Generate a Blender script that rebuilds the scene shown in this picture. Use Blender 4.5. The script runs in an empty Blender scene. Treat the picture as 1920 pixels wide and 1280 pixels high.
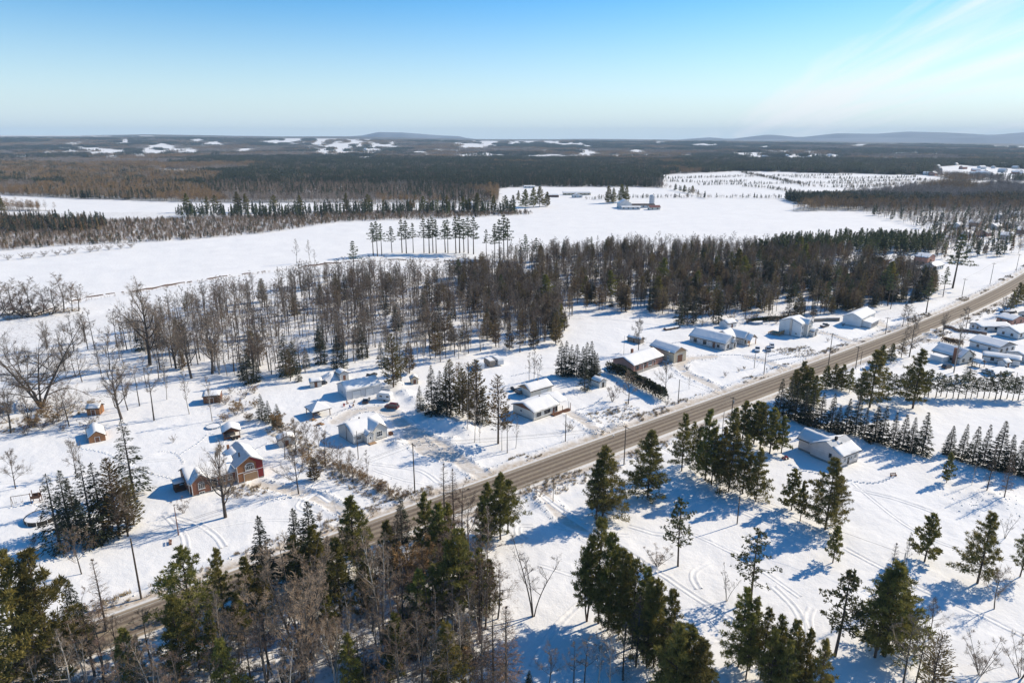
import bpy, bmesh, math, random
import numpy as np
from mathutils import Vector, Matrix
rad = math.radians

# ------------------------------------------------------------------ camera, sky, sun, exposure
SC = bpy.context.scene
COL = SC.collection
CAM_H, FPX, HORIZON = 85.0, 1280.0, 262.0        # drone height (m), focal length and horizon row of the 1920 px wide photograph
PITCH = math.atan((640 - HORIZON) / FPX); SP, CP = math.sin(PITCH), math.cos(PITCH)
cam = bpy.data.cameras.new('camera'); cam_o = bpy.data.objects.new('camera', cam); COL.objects.link(cam_o)
cam.sensor_width = 36.0; cam.lens = 36.0 * FPX / 1920.0; cam.clip_start = 1.0; cam.clip_end = 120000.0
cam_o.location = (0, 0, CAM_H); cam_o.rotation_euler = (math.pi / 2 - PITCH, 0, 0)
SC.camera = cam_o

SUN_EL = 35.0
SUN_DIR = Vector((0.885, 0.465, 0)).normalized()          # horizontal direction towards the sun
sun = bpy.data.lights.new('sun', 'SUN'); sun_o = bpy.data.objects.new('sun', sun); COL.objects.link(sun_o)
sun.energy = 5.0; sun.angle = rad(0.53); sun.color = (1.0, 0.88, 0.69)
to_sun = Vector((SUN_DIR.x * math.cos(rad(SUN_EL)), SUN_DIR.y * math.cos(rad(SUN_EL)), math.sin(rad(SUN_EL))))
sun_o.rotation_euler = to_sun.to_track_quat('Z', 'Y').to_euler(); sun_o.location = (200, 100, 200)

W = bpy.data.worlds.new('World'); SC.world = W; W.use_nodes = True
nt = W.node_tree; N = nt.nodes; LK = nt.links; N.clear()
def wn(t, **k):
    n = N.new(t)
    for a, b in k.items(): setattr(n, a, b)
    return n
out = wn('ShaderNodeOutputWorld'); bg = wn('ShaderNodeBackground'); bg.inputs['Strength'].default_value = 0.14
sky = wn('ShaderNodeTexSky', sky_type='NISHITA'); sky.sun_disc = False
sky.sun_elevation = rad(SUN_EL); sky.sun_rotation = math.atan2(SUN_DIR.x, SUN_DIR.y)
sky.altitude = 300; sky.air_density = 1.0; sky.dust_density = 0.3; sky.ozone_density = 3.0
hs = wn('ShaderNodeHueSaturation'); hs.inputs['Saturation'].default_value = 1.5; hs.inputs['Value'].default_value = 0.98
LK.new(sky.outputs[0], hs.inputs['Color'])
tc = wn('ShaderNodeTexCoord'); sep = wn('ShaderNodeSeparateXYZ'); LK.new(tc.outputs['Generated'], sep.inputs[0])
def wm(op, a, b=None, clamp=False):
    n = wn('ShaderNodeMath', operation=op); n.use_clamp = clamp
    for i, v in enumerate((a, b)):
        if v is None: continue
        if isinstance(v, (int, float)): n.inputs[i].default_value = v
        else: LK.new(v, n.inputs[i])
    return n.outputs[0]
zc = wm('ADD', wm('MAXIMUM', sep.outputs[2], 0.0), 0.06)                       # high cirrus on a flat layer
cx = wm('DIVIDE', sep.outputs[0], zc); cy = wm('DIVIDE', sep.outputs[1], zc)
# streaks run along one wind direction (about 11 degrees right of the view)
sa, ca = math.sin(rad(11.4)), math.cos(rad(11.4))
along = wm('ADD', wm('MULTIPLY', cx, sa), wm('MULTIPLY', cy, ca))
across = wm('SUBTRACT', wm('MULTIPLY', cx, ca), wm('MULTIPLY', cy, sa))
cmb = wn('ShaderNodeCombineXYZ'); LK.new(wm('MULTIPLY', along, 0.13), cmb.inputs[0]); LK.new(wm('MULTIPLY', across, 1.5), cmb.inputs[1])
cn = wn('ShaderNodeTexNoise'); cn.inputs['Scale'].default_value = 1.1; cn.inputs['Detail'].default_value = 9; cn.inputs['Roughness'].default_value = 0.56; cn.inputs['Distortion'].default_value = 0.35
LK.new(cmb.outputs[0], cn.inputs['Vector'])
sheet = wm('MULTIPLY', wm('SUBTRACT', across, 1.20), 1.2)                     # the veil lies on the sun side of a line
sheet = wm('MINIMUM', wm('MAXIMUM', sheet, -2.0), 0.6)
sheet = wm('SUBTRACT', sheet, wm('MULTIPLY', wm('SUBTRACT', across, 2.5, True), 0.5))
dens = wm('ADD', wm('MULTIPLY', wm('SUBTRACT', cn.outputs[0], 0.49), 4.2), sheet)
veil = wm('MULTIPLY', wm('MULTIPLY', dens, 0.95, True), 0.8, True)
low = wn('ShaderNodeMix', data_type='RGBA')                                    # pale winter haze low in the sky, all round
LK.new(wm('POWER', wm('SUBTRACT', 1.0, wm('MULTIPLY', wm('MAXIMUM', sep.outputs[2], 0.0), 4.4), True), 2.0), low.inputs[0]); LK.new(hs.outputs[0], low.inputs[6]); low.inputs[7].default_value = (4.6, 5.5, 6.1, 1)
cl = wn('ShaderNodeMix', data_type='RGBA'); LK.new(veil, cl.inputs[0]); LK.new(low.outputs[2], cl.inputs[6])
cl.inputs[7].default_value = (6.3, 6.5, 6.6, 1)
LK.new(cl.outputs[2], bg.inputs['Color']); LK.new(bg.outputs[0], out.inputs['Surface'])

SC.view_settings.view_transform = 'Standard'; SC.view_settings.look = 'None'
SC.view_settings.exposure = 0.2; SC.view_settings.gamma = 1.0; SC.view_settings.use_curve_mapping = False
SC.cycles.use_denoising = True
SC.cycles.max_bounces = 4; SC.cycles.diffuse_bounces = 2; SC.cycles.transparent_max_bounces = 6; SC.cycles.volume_bounces = 0

# ------------------------------------------------------------------ mapping, noise, terrain
def g(px, py, z=0.0):
    """ground point that the photograph shows at pixel (px, py)"""
    u = (px - 960) / FPX; v = (640 - py) / FPX
    t = (z - CAM_H) / (-SP + v * CP)
    return u * t, (CP + v * SP) * t
def proj(x, y, z=0.0):
    d = y * CP - (z - CAM_H) * SP
    return 960 + FPX * x / d, 640 - FPX * (y * SP + (z - CAM_H) * CP) / d
def height_to(x, y, py):
    """height of a thing standing at (x, y) whose top shows at row py"""
    k = (640 - py) / FPX
    return CAM_H + y * (k * CP - SP) / (CP + k * SP)
def _h(ix, iy):
    n = (ix.astype(np.int64) * 374761393 + iy.astype(np.int64) * 668265263) & 0x7fffffff
    n = ((n ^ (n >> 13)) * 1274126177) & 0x7fffffff
    return ((n ^ (n >> 16)) & 0xffff) / 65535.0
def vn(x, y):
    x = np.asarray(x, float); y = np.asarray(y, float)
    ix = np.floor(x); iy = np.floor(y); fx = x - ix; fy = y - iy
    fx = fx * fx * (3 - 2 * fx); fy = fy * fy * (3 - 2 * fy)
    a = _h(ix, iy); b = _h(ix + 1, iy); c = _h(ix, iy + 1); d = _h(ix + 1, iy + 1)
    return (a * (1 - fx) + b * fx) * (1 - fy) + (c * (1 - fx) + d * fx) * fy
def fbm(x, y, o=4):
    s = 0; a = 0.5
    for _ in range(o):
        s = s + a * vn(x, y); x = x * 2.03 + 17.3; y = y * 2.03 + 9.1; a *= 0.5
    return s
def sst(e0, e1, v):
    t = np.clip((v - e0) / (e1 - e0), 0, 1); return t * t * (3 - 2 * t)
def inpoly(px, py, poly):
    r = np.zeros(np.shape(px), bool); j = len(poly) - 1
    for i in range(len(poly)):
        xi, yi = poly[i]; xj, yj = poly[j]
        c = ((yi > py) != (yj > py)) & (px < (xj - xi) * (py - yi) / ((yj - yi) if yj != yi else 1e-9) + xi)
        r ^= c; j = i
    return r
def dist_line(x, y, pts):
    d = np.full(np.shape(x), 1e9)
    for (ax, ay), (bx, by) in zip(pts[:-1], pts[1:]):
        ex, ey = bx - ax, by - ay; L2 = ex * ex + ey * ey + 1e-9
        t = np.clip(((x - ax) * ex + (y - ay) * ey) / L2, 0, 1)
        d = np.minimum(d, np.hypot(x - ax - t * ex, y - ay - t * ey))
    return d

# the road's centre line: a long, barely bent straight
def smooth_line(pts, n=12):
    o = []
    P = [Vector((p[0], p[1], 0)) for p in pts]; P = [P[0] * 2 - P[1]] + P + [P[-1] * 2 - P[-2]]
    for i in range(1, len(P) - 2):
        for k in range(n):
            t = k / n; a, b, c, d = P[i - 1:i + 3]
            q = 0.5 * ((2 * b) + (c - a) * t + (2 * a - 5 * b + 4 * c - d) * t * t + (3 * b - a - 3 * c + d) * t ** 3)
            o.append((q.x, q.y))
    o.append((P[-2].x, P[-2].y)); return o
_c = np.array([8.0e-7, -1.0176e-4, .77002, 159.577])             # y over x, in metres
ROAD = [(x, float(np.polyval(_c, x))) for x in np.linspace(-190, 470, 60)]
ROAD_ANG = math.atan2(np.polyval(_c, 60) - np.polyval(_c, 0), 60)
RX = np.array(ROAD)
def road_d(x, y):
    """signed distance to the road's centre line, positive on the side of the woods"""
    yy = np.polyval(_c, x); sl = np.polyval(np.polyder(_c), x)
    return (y - yy) / np.sqrt(1 + sl * sl)

# driveways and ploughed yards (metres), snow heaps, crest of the far hills
PX = lambda *pts: [g(*p) for p in pts]
DRIVES = [(PX((925, 905), (905, 890), (868, 868), (838, 842), (800, 822), (762, 800), (735, 775), (705, 765), (665, 770), (630, 790)), 4.2),
          (PX((770, 815), (800, 845), (850, 860)), 5.0),
          (PX((1140, 825), (1120, 806), (1095, 790), (1070, 775)), 3.0), (PX((1365, 740), (1335, 722), (1290, 703), (1272, 685), (1290, 672), (1340, 668)), 3.4),
          (PX((1490, 698), (1470, 690), (1440, 678), (1400, 668)), 3.0), (PX((1600, 640), (1560, 628), (1535, 622)), 3.0), (PX((1690, 622), (1655, 610), (1640, 598)), 3.4),
          (PX((1010, 905), (1030, 940), (1060, 975), (1110, 1005)), 2.6), (PX((690, 985), (600, 935), (520, 915), (480, 908)), 3.0),
          (PX((1730, 640), (1790, 635), (1850, 640)), 3.2)]
HEAPS = [(838, 800, 2.6, 3.2), (870, 806, 2.3, 3.0), (812, 793, 1.6, 3.0), (800, 765, 1.4, 2.6), (776, 750, 1.5, 2.6), (757, 738, 1.6, 2.4), (745, 722, 1.6, 2.6), (742, 834, 1.5, 1.8), (752, 832, 1.0, 1.5),
         (848, 825, 1.0, 1.5), (615, 713, 2.2, 3.0), (628, 711, 1.8, 2.6), (1120, 812, 1.1, 2.0), (1163, 796, 0.9, 2.0), (1150, 800, 0.8, 1.8), (1000, 930, 0.9, 1.5), (1008, 942, 0.9, 1.4), (1460, 690, 0.6, 2.0),
         (1740, 628, 1.2, 2.0), (1755, 620, 1.2, 2.0), (1895, 940, 0.8, 5), (1850, 935, 0.9, 4), (1815, 950, 0.7, 4), (700, 905, .5, 3)]
CREST = np.array([(-900, 254), (-300, 256), (0, 256), (150, 256), (270, 254), (380, 255), (520, 257), (640, 257), (760, 259), (900, 261), (1100, 261), (1300, 262), (1500, 264), (1650, 266), (1920, 268), (2300, 264), (2900, 258)], float)
HEAP_XY = [(g(a, b), h, s) for a, b, h, s in HEAPS]
BANK = PX((-60, 605), (60, 590), (160, 560), (260, 545), (360, 528), (470, 513), (560, 502), (650, 492), (760, 487), (880, 492), (1000, 500))   # the brook below the field
def ground_z(x, y):
    x = np.asarray(x, float); y = np.asarray(y, float); r = np.hypot(x, y)
    z = (fbm(x / 38, y / 38, 3) - 0.44) * 1.1 * sst(40, 120, r) + (fbm(x / 6, y / 6, 3) - 0.44) * 0.42
    z = z + (fbm(x / 1.7, y / 1.7, 2) - 0.37) * 0.17 * (r < 420)
    d = road_d(x, y); a = np.abs(d); near = (r < 900)
    flat = 1 - sst(5.8, 16, a)
    z = z * (1 - flat * near)
    bank = np.exp(-((a - 9.3) / 0.9) ** 2) * (0.25 + 0.75 * fbm(x / 3.1, y / 3.1, 3)) * 0.75
    ditch = -0.55 * np.exp(-((a - 12.5) / 2.2) ** 2)
    for pts, w in DRIVES:
        dd = dist_line(x, y, pts); m = 1 - sst(w * 0.5, w * 0.5 + 0.8, dd)
        bank = bank * (1 - m); ditch = ditch * (1 - m); z = z * (1 - 0.85 * m)
        z = z + 0.42 * np.exp(-((dd - w * 0.5 - 1.0) / 0.55) ** 2) * (a > 8) * (0.3 + fbm(x / 2.3, y / 2.3, 3)) - 0.10 * m
    z = z + (bank + ditch) * near
    for (hx, hy), h, s in HEAP_XY:
        q = np.exp(-((x - hx) ** 2 + (y - hy) ** 2) / (s * s))
        z = z + h * q * (0.72 + 0.6 * fbm(x / 1.9, y / 1.9, 3))
    db = dist_line(x, y, BANK)
    z = z - 1.6 * np.exp(-(db / 3.2) ** 2) * (r < 900)
    th = x / np.maximum(y, 1) / CP * FPX + 960                               # column of the picture, for the far hills' crest line
    cr = np.interp(th, CREST[:, 0], CREST[:, 1])
    zc_ = CAM_H + (HORIZON - cr) / FPX * 11500 + (fbm(x / 1500, y / 1500, 3) - 0.45) * 26
    z = z + np.where(y > 500, zc_ * sst(3600, 11500, r) * (1 - sst(11800, 15500, r)), 0)
    z = z + (fbm(x / 900, y / 900, 3) - 0.44) * 16 * sst(1500, 4000, r) * (1 - sst(9000, 12000, r))
    return z
# ------------------------------------------------------------------ materials
MATS = {}
def material(name):
    m = bpy.data.materials.new(name); m.use_nodes = True; MATS[name] = m
    b = m.node_tree.nodes['Principled BSDF']; b.inputs['Specular IOR Level'].default_value = 0.25
    return m, m.node_tree.nodes, m.node_tree.links, b
def mix(N, L, fac, a, b):
    n = N.new('ShaderNodeMix'); n.data_type = 'RGBA'
    for s, v in ((0, fac), (6, a), (7, b)):
        if isinstance(v, bpy.types.NodeSocket): L.new(v, n.inputs[s])
        elif isinstance(v, (int, float)): n.inputs[s].default_value = v
        else: n.inputs[s].default_value = (*v[:3], 1)
    return n.outputs[2]
def noise(N, L, scale, detail=4, rough=0.55, vec=None, obj=True):
    t = N.new('ShaderNodeTexNoise'); t.inputs['Scale'].default_value = scale; t.inputs['Detail'].default_value = detail; t.inputs['Roughness'].default_value = rough
    if vec is None:
        c = N.new('ShaderNodeTexCoord'); vec = c.outputs['Object'] if obj else c.outputs['Generated']
    L.new(vec, t.inputs['Vector']); return t.outputs[0]
def ramp(N, L, v, a, b):
    n = N.new('ShaderNodeMapRange'); L.new(v, n.inputs[0]); n.inputs[1].default_value = a; n.inputs[2].default_value = b; return n.outputs[0]
def math_n(N, L, op, a, b=0.0):
    n = N.new('ShaderNodeMath'); n.operation = op
    for i, v in enumerate((a, b)):
        if isinstance(v, (int, float)): n.inputs[i].default_value = v
        else: L.new(v, n.inputs[i])
    return n.outputs[0]
def bump(N, L, b, h, strength, dist):
    n = N.new('ShaderNodeBump'); n.inputs['Strength'].default_value = strength; n.inputs['Distance'].default_value = dist
    L.new(h, n.inputs['Height']); L.new(n.outputs[0], b.inputs['Normal'])
def plain(name, c, c2=None, scale=1.5, rough=0.75, metal=0.0, bmp=0.0, spread=(0.35, 0.65), spec=0.25, rnd=0.0):
    m, N, L, b = material(name)
    c2 = c2 or tuple(v * 0.8 for v in c)
    v = ramp(N, L, noise(N, L, scale, 5), *spread)
    col = mix(N, L, v, c, c2)
    if rnd:
        oi = N.new('ShaderNodeObjectInfo'); h = N.new('ShaderNodeHueSaturation'); L.new(col, h.inputs['Color'])
        L.new(math_n(N, L, 'ADD', math_n(N, L, 'MULTIPLY', oi.outputs['Random'], 2 * rnd), 1 - rnd), h.inputs['Value']); col = h.outputs[0]
    L.new(col, b.inputs['Base Color']); b.inputs['Roughness'].default_value = rough; b.inputs['Metallic'].default_value = metal
    b.inputs['Specular IOR Level'].default_value = spec
    if bmp: bump(N, L, b, noise(N, L, scale * 6, 3), 0.6, bmp)
    return m
def siding(name, c, c2, pitch=0.2, axis=2, depth=0.02, line=0.75, blotch=0.0, blot_c=(.3, .3, .3)):
    """boards or sheets: shallow joints every `pitch` metres along an axis, slight tone change from board to board"""
    m, N, L, b = material(name)
    tc = N.new('ShaderNodeTexCoord'); s = N.new('ShaderNodeSeparateXYZ'); L.new(tc.outputs['Object'], s.inputs[0])
    if axis == 'xy': a = math_n(N, L, 'ADD', s.outputs[0], s.outputs[1])
    else: a = s.outputs[axis]
    q = math_n(N, L, 'DIVIDE', a, pitch); f = math_n(N, L, 'FRACT', q)
    joint = ramp(N, L, f, 0.12, 0.0)
    cell = N.new('ShaderNodeTexWhiteNoise'); cell.noise_dimensions = '1D'; L.new(math_n(N, L, 'FLOOR', q), cell.inputs['W'])
    col = mix(N, L, math_n(N, L, 'MULTIPLY', cell.outputs[0], 0.6), c, c2)
    col = mix(N, L, ramp(N, L, noise(N, L, 0.6, 5), 0.5, 0.75), col, tuple(v * 0.82 for v in c))
    if blotch: col = mix(N, L, ramp(N, L, noise(N, L, blotch, 2), 0.56, 0.6), col, blot_c)
    col = mix(N, L, joint, col, tuple(v * line for v in c))
    L.new(col, b.inputs['Base Color']); b.inputs['Roughness'].default_value = 0.7
    bump(N, L, b, f, 0.5, depth); return m
plain('bark', (.105, .085, .07), (.06, .05, .042), 3, .9, bmp=.03, rnd=.3)
plain('bark_pine', (.12, .085, .065), (.065, .05, .042), 3, .9, bmp=.03, rnd=.2)
plain('bark_pale', (.42, .38, .33), (.26, .23, .2), 3, .85, rnd=.15)
plain('twig_grey', (.24, .19, .145), (.145, .115, .09), .35, .9, rnd=.3)
plain('twig_brown', (.28, .205, .14), (.17, .125, .088), .35, .9, rnd=.3)
plain('twig_gold', (.36, .23, .10), (.24, .15, .07), .35, .9, rnd=.2)
plain('straw', (.42, .32, .17), (.30, .22, .12), .5, .9, rnd=.25)
plain('twig_far', (.30, .22, .16), (.20, .15, .11), .35, .9, rnd=.3)
plain('twig_pale', (.36, .31, .27), (.25, .215, .19), .35, .9, rnd=.3)
plain('twig_rust', (.19, .125, .092), (.12, .082, .062), .35, .9, rnd=.25)
def leaf(name, c, c2, rnd=.25, tr=.38):
    m, N, L, b = material(name)
    v = ramp(N, L, noise(N, L, .9, 3), .36, .64); col = mix(N, L, v, c, c2)
    oi = N.new('ShaderNodeObjectInfo'); h = N.new('ShaderNodeHueSaturation'); L.new(col, h.inputs['Color'])
    L.new(math_n(N, L, 'ADD', math_n(N, L, 'MULTIPLY', oi.outputs['Random'], 2 * rnd), 1 - rnd), h.inputs['Value'])
    w = N.new('ShaderNodeTexWhiteNoise'); w.noise_dimensions = '1D'; L.new(oi.outputs['Random'], w.inputs['W'])
    L.new(math_n(N, L, 'ADD', math_n(N, L, 'MULTIPLY', w.outputs[0], .04), .48), h.inputs['Hue'])
    L.new(h.outputs[0], b.inputs['Base Color']); b.inputs['Roughness'].default_value = .62; b.inputs['Specular IOR Level'].default_value = .2
    t = N.new('ShaderNodeBsdfTranslucent'); L.new(h.outputs[0], t.inputs[0])
    mx = N.new('ShaderNodeMixShader'); mx.inputs[0].default_value = tr; L.new(b.outputs[0], mx.inputs[1]); L.new(t.outputs[0], mx.inputs[2])
    L.new(mx.outputs[0], N['Material Output'].inputs['Surface']); return m
leaf('needle_pine', (.25, .22, .055), (.10, .10, .028))
leaf('needle_red', (.12, .115, .042), (.06, .07, .026))
leaf('needle_spruce', (.055, .064, .030), (.032, .040, .022))
leaf('needle_dark', (.095, .11, .07), (.06, .075, .05))
leaf('needle_cedar', (.20, .145, .05), (.11, .085, .033))
leaf('needle_rust', (.26, .18, .09), (.15, .108, .06))
leaf('needle_green', (.115, .135, .055), (.065, .085, .036))

def snow_mat(name, col=(.83, .815, .79), bs=.5):
    m, N, L, b = material(name)
    v = noise(N, L, .25, 6); L.new(mix(N, L, ramp(N, L, v, .35, .7), col, tuple(c * .95 for c in col)), b.inputs['Base Color'])
    b.inputs['Roughness'].default_value = .75; b.inputs['Specular IOR Level'].default_value = .15
    h = math_n(N, L, 'ADD', noise(N, L, .9, 5), math_n(N, L, 'MULTIPLY', noise(N, L, 5, 3), .25))
    bump(N, L, b, h, bs, .25); return m
snow_mat('snow')
snow_mat('roof_snow', bs=.25)
# the ground: snow, packed and sanded drives, brown canopy tone of far woods with the shade between trees painted in (the last two from vertex attributes)
m, N, L, b = material('ground')
at = N.new('ShaderNodeAttribute'); at.attribute_name = 'cover'; sx = N.new('ShaderNodeSeparateColor'); L.new(at.outputs['Color'], sx.inputs[0])
n1 = noise(N, L, .06, 6); n2 = noise(N, L, .7, 5); n3 = noise(N, L, .0035, 8, .62); n4 = noise(N, L, 2.2, 4)
snow_c = mix(N, L, ramp(N, L, n1, .35, .7), (.83, .815, .79), (.78, .765, .745))
litter = ramp(N, L, math_n(N, L, 'ADD', math_n(N, L, 'MULTIPLY', n4, .6), math_n(N, L, 'MULTIPLY', n2, .5)), .56, .70)
c1 = mix(N, L, math_n(N, L, 'MULTIPLY', ramp(N, L, n2, .12, .58), sx.outputs[0]), snow_c, (.46, .37, .27))        # sanded, driven snow
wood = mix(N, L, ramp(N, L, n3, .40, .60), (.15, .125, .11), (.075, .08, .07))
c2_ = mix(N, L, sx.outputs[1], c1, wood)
c3 = mix(N, L, math_n(N, L, 'MULTIPLY', litter, sx.outputs[2]), c2_, (.15, .105, .07))                                 # weeds and litter sticking out
L.new(c3, b.inputs['Base Color']); b.inputs['Roughness'].default_value = .8; b.inputs['Specular IOR Level'].default_value = .12
hh = math_n(N, L, 'ADD', noise(N, L, .5, 6), math_n(N, L, 'MULTIPLY', noise(N, L, 3.5, 4), .28)); bump(N, L, b, hh, .55, .35)
# the road: salted asphalt, wheel paths dark, crown and edges whitened; u runs across, v along (metres)
m, N, L, b = material('asphalt')
uv = N.new('ShaderNodeUVMap'); s = N.new('ShaderNodeSeparateXYZ'); L.new(uv.outputs[0], s.inputs[0])
cv = N.new('ShaderNodeCombineXYZ'); L.new(s.outputs[0], cv.inputs[0]); L.new(math_n(N, L, 'MULTIPLY', s.outputs[1], .018), cv.inputs[1])
st = N.new('ShaderNodeTexNoise'); st.inputs['Scale'].default_value = .9; st.inputs['Detail'].default_value = 7; st.inputs['Roughness'].default_value = .65; L.new(cv.outputs[0], st.inputs['Vector'])
au = math_n(N, L, 'ABSOLUTE', s.outputs[0]); wp = math_n(N, L, 'ABSOLUTE', math_n(N, L, 'SUBTRACT', au, 1.85))
wheel = math_n(N, L, 'ABSOLUTE', math_n(N, L, 'SUBTRACT', wp, .85))                       # two wheel paths in each lane
fw = ramp(N, L, math_n(N, L, 'ADD', wheel, math_n(N, L, 'MULTIPLY', math_n(N, L, 'SUBTRACT', st.outputs[0], .5), 1.2)), .1, .75)
c = mix(N, L, fw, (.145, .110, .080), (.265, .21, .15))
c = mix(N, L, ramp(N, L, math_n(N, L, 'ADD', au, math_n(N, L, 'MULTIPLY', st.outputs[0], 1.0)), 4.6, 5.2), c, (.38, .30, .205))
c = mix(N, L, ramp(N, L, math_n(N, L, 'ADD', au, math_n(N, L, 'MULTIPLY', st.outputs[0], .9)), 5.0, 5.4), c, (.72, .69, .64))
c = mix(N, L, ramp(N, L, noise(N, L, 1.6, 5), .56, .8), c, (.33, .28, .22))
L.new(c, b.inputs['Base Color']); b.inputs['Roughness'].default_value = .85
plain('line_paint', (.36, .30, .19), (.24, .21, .17), .8, .8); plain('edge_paint', (.55, .54, .5), (.32, .3, .27), .8, .8)
plain('verge', (.46, .36, .23), (.74, .70, .64), .9, .95, bmp=.05)
plain('earth', (.15, .085, .055), (.08, .055, .04), 1.2, .95, bmp=.1)
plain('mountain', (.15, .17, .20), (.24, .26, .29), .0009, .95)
siding('grey_siding', (.58, .56, .52), (.52, .50, .46), .22); siding('white_siding', (.72, .72, .71), (.66, .66, .66), .25); siding('ivory_siding', (.70, .67, .60), (.63, .60, .54), .22)
siding('white_sheet', (.68, .68, .68), (.58, .59, .60), .45, 'xy', .04, .7); siding('beige_sheet', (.62, .52, .37), (.57, .47, .33), .35, 'xy', .03, .75)
siding('brick_red', (.25, .11, .065), (.20, .085, .052), .16, 2, .01, .8); siding('brick_pink', (.46, .25, .19), (.40, .21, .155), .16, 2, .01, .85)
siding('brick_tan', (.34, .155, .07), (.26, .115, .055), .16, 2, .01, .85); siding('red_board', (.24, .032, .03), (.20, .026, .026), .25, 2)
siding('house_wrap', (.66, .61, .57), (.60, .55, .52), .62, 2, .02, .6); siding('stone_white', (.66, .64, .61), (.52, .5, .47), .32, 2, .04, .7, 1.6, (.34, .33, .33))
siding('wood_brown', (.20, .095, .055), (.15, .07, .042), .2, 'xy'); siding('wood_tan', (.42, .27, .155), (.34, .22, .13), .18, 'xy'); siding('wood_orange', (.38, .18, .08), (.30, .14, .065), .2, 2); siding('wood_grey', (.28, .24, .2), (.22, .19, .16), .2, 'xy')
siding('shingle_grey', (.30, .30, .31), (.25, .25, .26), .3, 2); siding('metal_roof', (.48, .49, .50), (.44, .45, .46), .4, 'xy', .03, .8); siding('shingle_dark', (.07, .055, .05), (.05, .045, .042), .3, 2)
plain('white_paint', (.78, .78, .76), (.70, .70, .68), 2, .5); plain('dark_trim', (.055, .045, .04), (.04, .035, .03), 2, .6); plain('concrete', (.34, .33, .31), (.26, .25, .24), 1.5, .9)
plain('glass', (.035, .045, .055), (.02, .025, .03), .6, .08, spec=.8); plain('pole_wood', (.13, .10, .08), (.08, .065, .055), 2, .9); plain('wire', (.05, .05, .05), None, 2, .6); plain('steel', (.40, .41, .42), (.34, .35, .36), 2, .4, .8)
plain('paint_black', (.02, .02, .024), (.014, .014, .016), 1, .3, spec=.6); plain('paint_maroon', (.10, .012, .016), (.07, .01, .012), 1, .3, spec=.6); plain('paint_white', (.72, .73, .74), (.64, .65, .66), 1, .35, spec=.5); plain('paint_silver', (.35, .36, .38), (.28, .29, .3), 1, .35, .4, spec=.5); plain('rubber', (.02, .02, .02), None, 2, .9); plain('lamp_red', (.4, .02, .02), None, 2, .3); plain('lamp_clear', (.7, .7, .68), None, 2, .2)
plain('pool_blue', (.22, .30, .40), (.16, .22, .3), 1, .6); plain('plastic_red', (.45, .05, .05), None, 2, .5); plain('plastic_blue', (.06, .12, .35), None, 2, .5); plain('log_end', (.46, .28, .14), (.36, .2, .1), 4, .9); plain('tarp', (.05, .055, .06), (.09, .09, .1), 1, .7); plain('silo', (.52, .53, .55), (.44, .45, .47), 1, .6); plain('roof_red', (.20, .085, .075), (.17, .07, .065), 1, .7)

# ------------------------------------------------------------------ meshes, objects, tags
class MB:
    def __init__(s): s.v = []; s.f = []; s.m = []
    def add(s, vs, fs, mi=0):
        o = len(s.v); s.v += [tuple(p) for p in vs]; s.f += [tuple(i + o for i in f) for f in fs]; s.m += [mi] * len(fs); return s
    def box(s, x0, y0, z0, x1, y1, z1, mi=0):
        return s.add([(x0, y0, z0), (x1, y0, z0), (x1, y1, z0), (x0, y1, z0), (x0, y0, z1), (x1, y0, z1), (x1, y1, z1), (x0, y1, z1)],
                     [(3, 2, 1, 0), (4, 5, 6, 7), (0, 1, 5, 4), (1, 2, 6, 5), (2, 3, 7, 6), (3, 0, 4, 7)], mi)
    def prism(s, poly, axis, a, b, mi=0):
        """polygon in the plane across `axis`, extruded from a to b; poly is (u, v): axis x -> (y, z), axis y -> (x, z), axis z -> (x, y)"""
        n = len(poly)
        P = {'x': lambda u, v, w: (w, u, v), 'y': lambda u, v, w: (u, w, v), 'z': lambda u, v, w: (u, v, w)}[axis]
        vs = [P(u, v, a) for u, v in poly] + [P(u, v, b) for u, v in poly]
        return s.add(vs, [tuple(range(n))[::-1], tuple(range(n, 2 * n))] + [(i, (i + 1) % n, n + (i + 1) % n, n + i) for i in range(n)], mi)
    def tube(s, pts, rs, n=5, cap=True, mi=0):
        pts = [Vector(p) for p in pts]; o = len(s.v); k = len(pts)
        for i, p in enumerate(pts):
            d = (pts[min(i + 1, k - 1)] - pts[max(i - 1, 0)]); d = d.normalized() if d.length > 1e-9 else Vector((0, 0, 1))
            a = d.cross(Vector((.31, .95, .03)) if abs(d.z) > .8 else Vector((0, 0, 1))).normalized(); b_ = d.cross(a)
            for j in range(n):
                t = 2 * math.pi * j / n; s.v.append(tuple(p + (a * math.cos(t) + b_ * math.sin(t)) * rs[i]))
        for i in range(k - 1):
            for j in range(n):
                s.f.append((o + i * n + j, o + i * n + (j + 1) % n, o + (i + 1) * n + (j + 1) % n, o + (i + 1) * n + j)); s.m.append(mi)
        if cap:
            s.f.append(tuple(o + j for j in range(n))[::-1]); s.m.append(mi); s.f.append(tuple(o + (k - 1) * n + j for j in range(n))); s.m.append(mi)
        return s
    def mesh(s, name, mats):
        me = bpy.data.meshes.new(name); me.from_pydata(s.v, [], s.f)
        for q in ([mats] if isinstance(mats, str) else mats): me.materials.append(MATS[q])
        if len(me.materials) > 1: me.polygons.foreach_set('material_index', np.array(s.m, np.int32))
        me.update(); return me
    def build(s, name, mats, parent=None, smooth=False):
        me = s.mesh(name, mats)
        if smooth: me.polygons.foreach_set('use_smooth', [True] * len(me.polygons))
        return link(name, me, parent)
def link(name, me, parent=None):
    o = bpy.data.objects.new(name, me); COL.objects.link(o)
    if parent is not None: o.parent = parent
    return o
def tag(o, label=None, cat=None, group=None, kind=None):
    if label: o['label'] = label
    if cat: o['category'] = cat
    if group: o['group'] = group
    if kind: o['kind'] = kind
    return o
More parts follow.
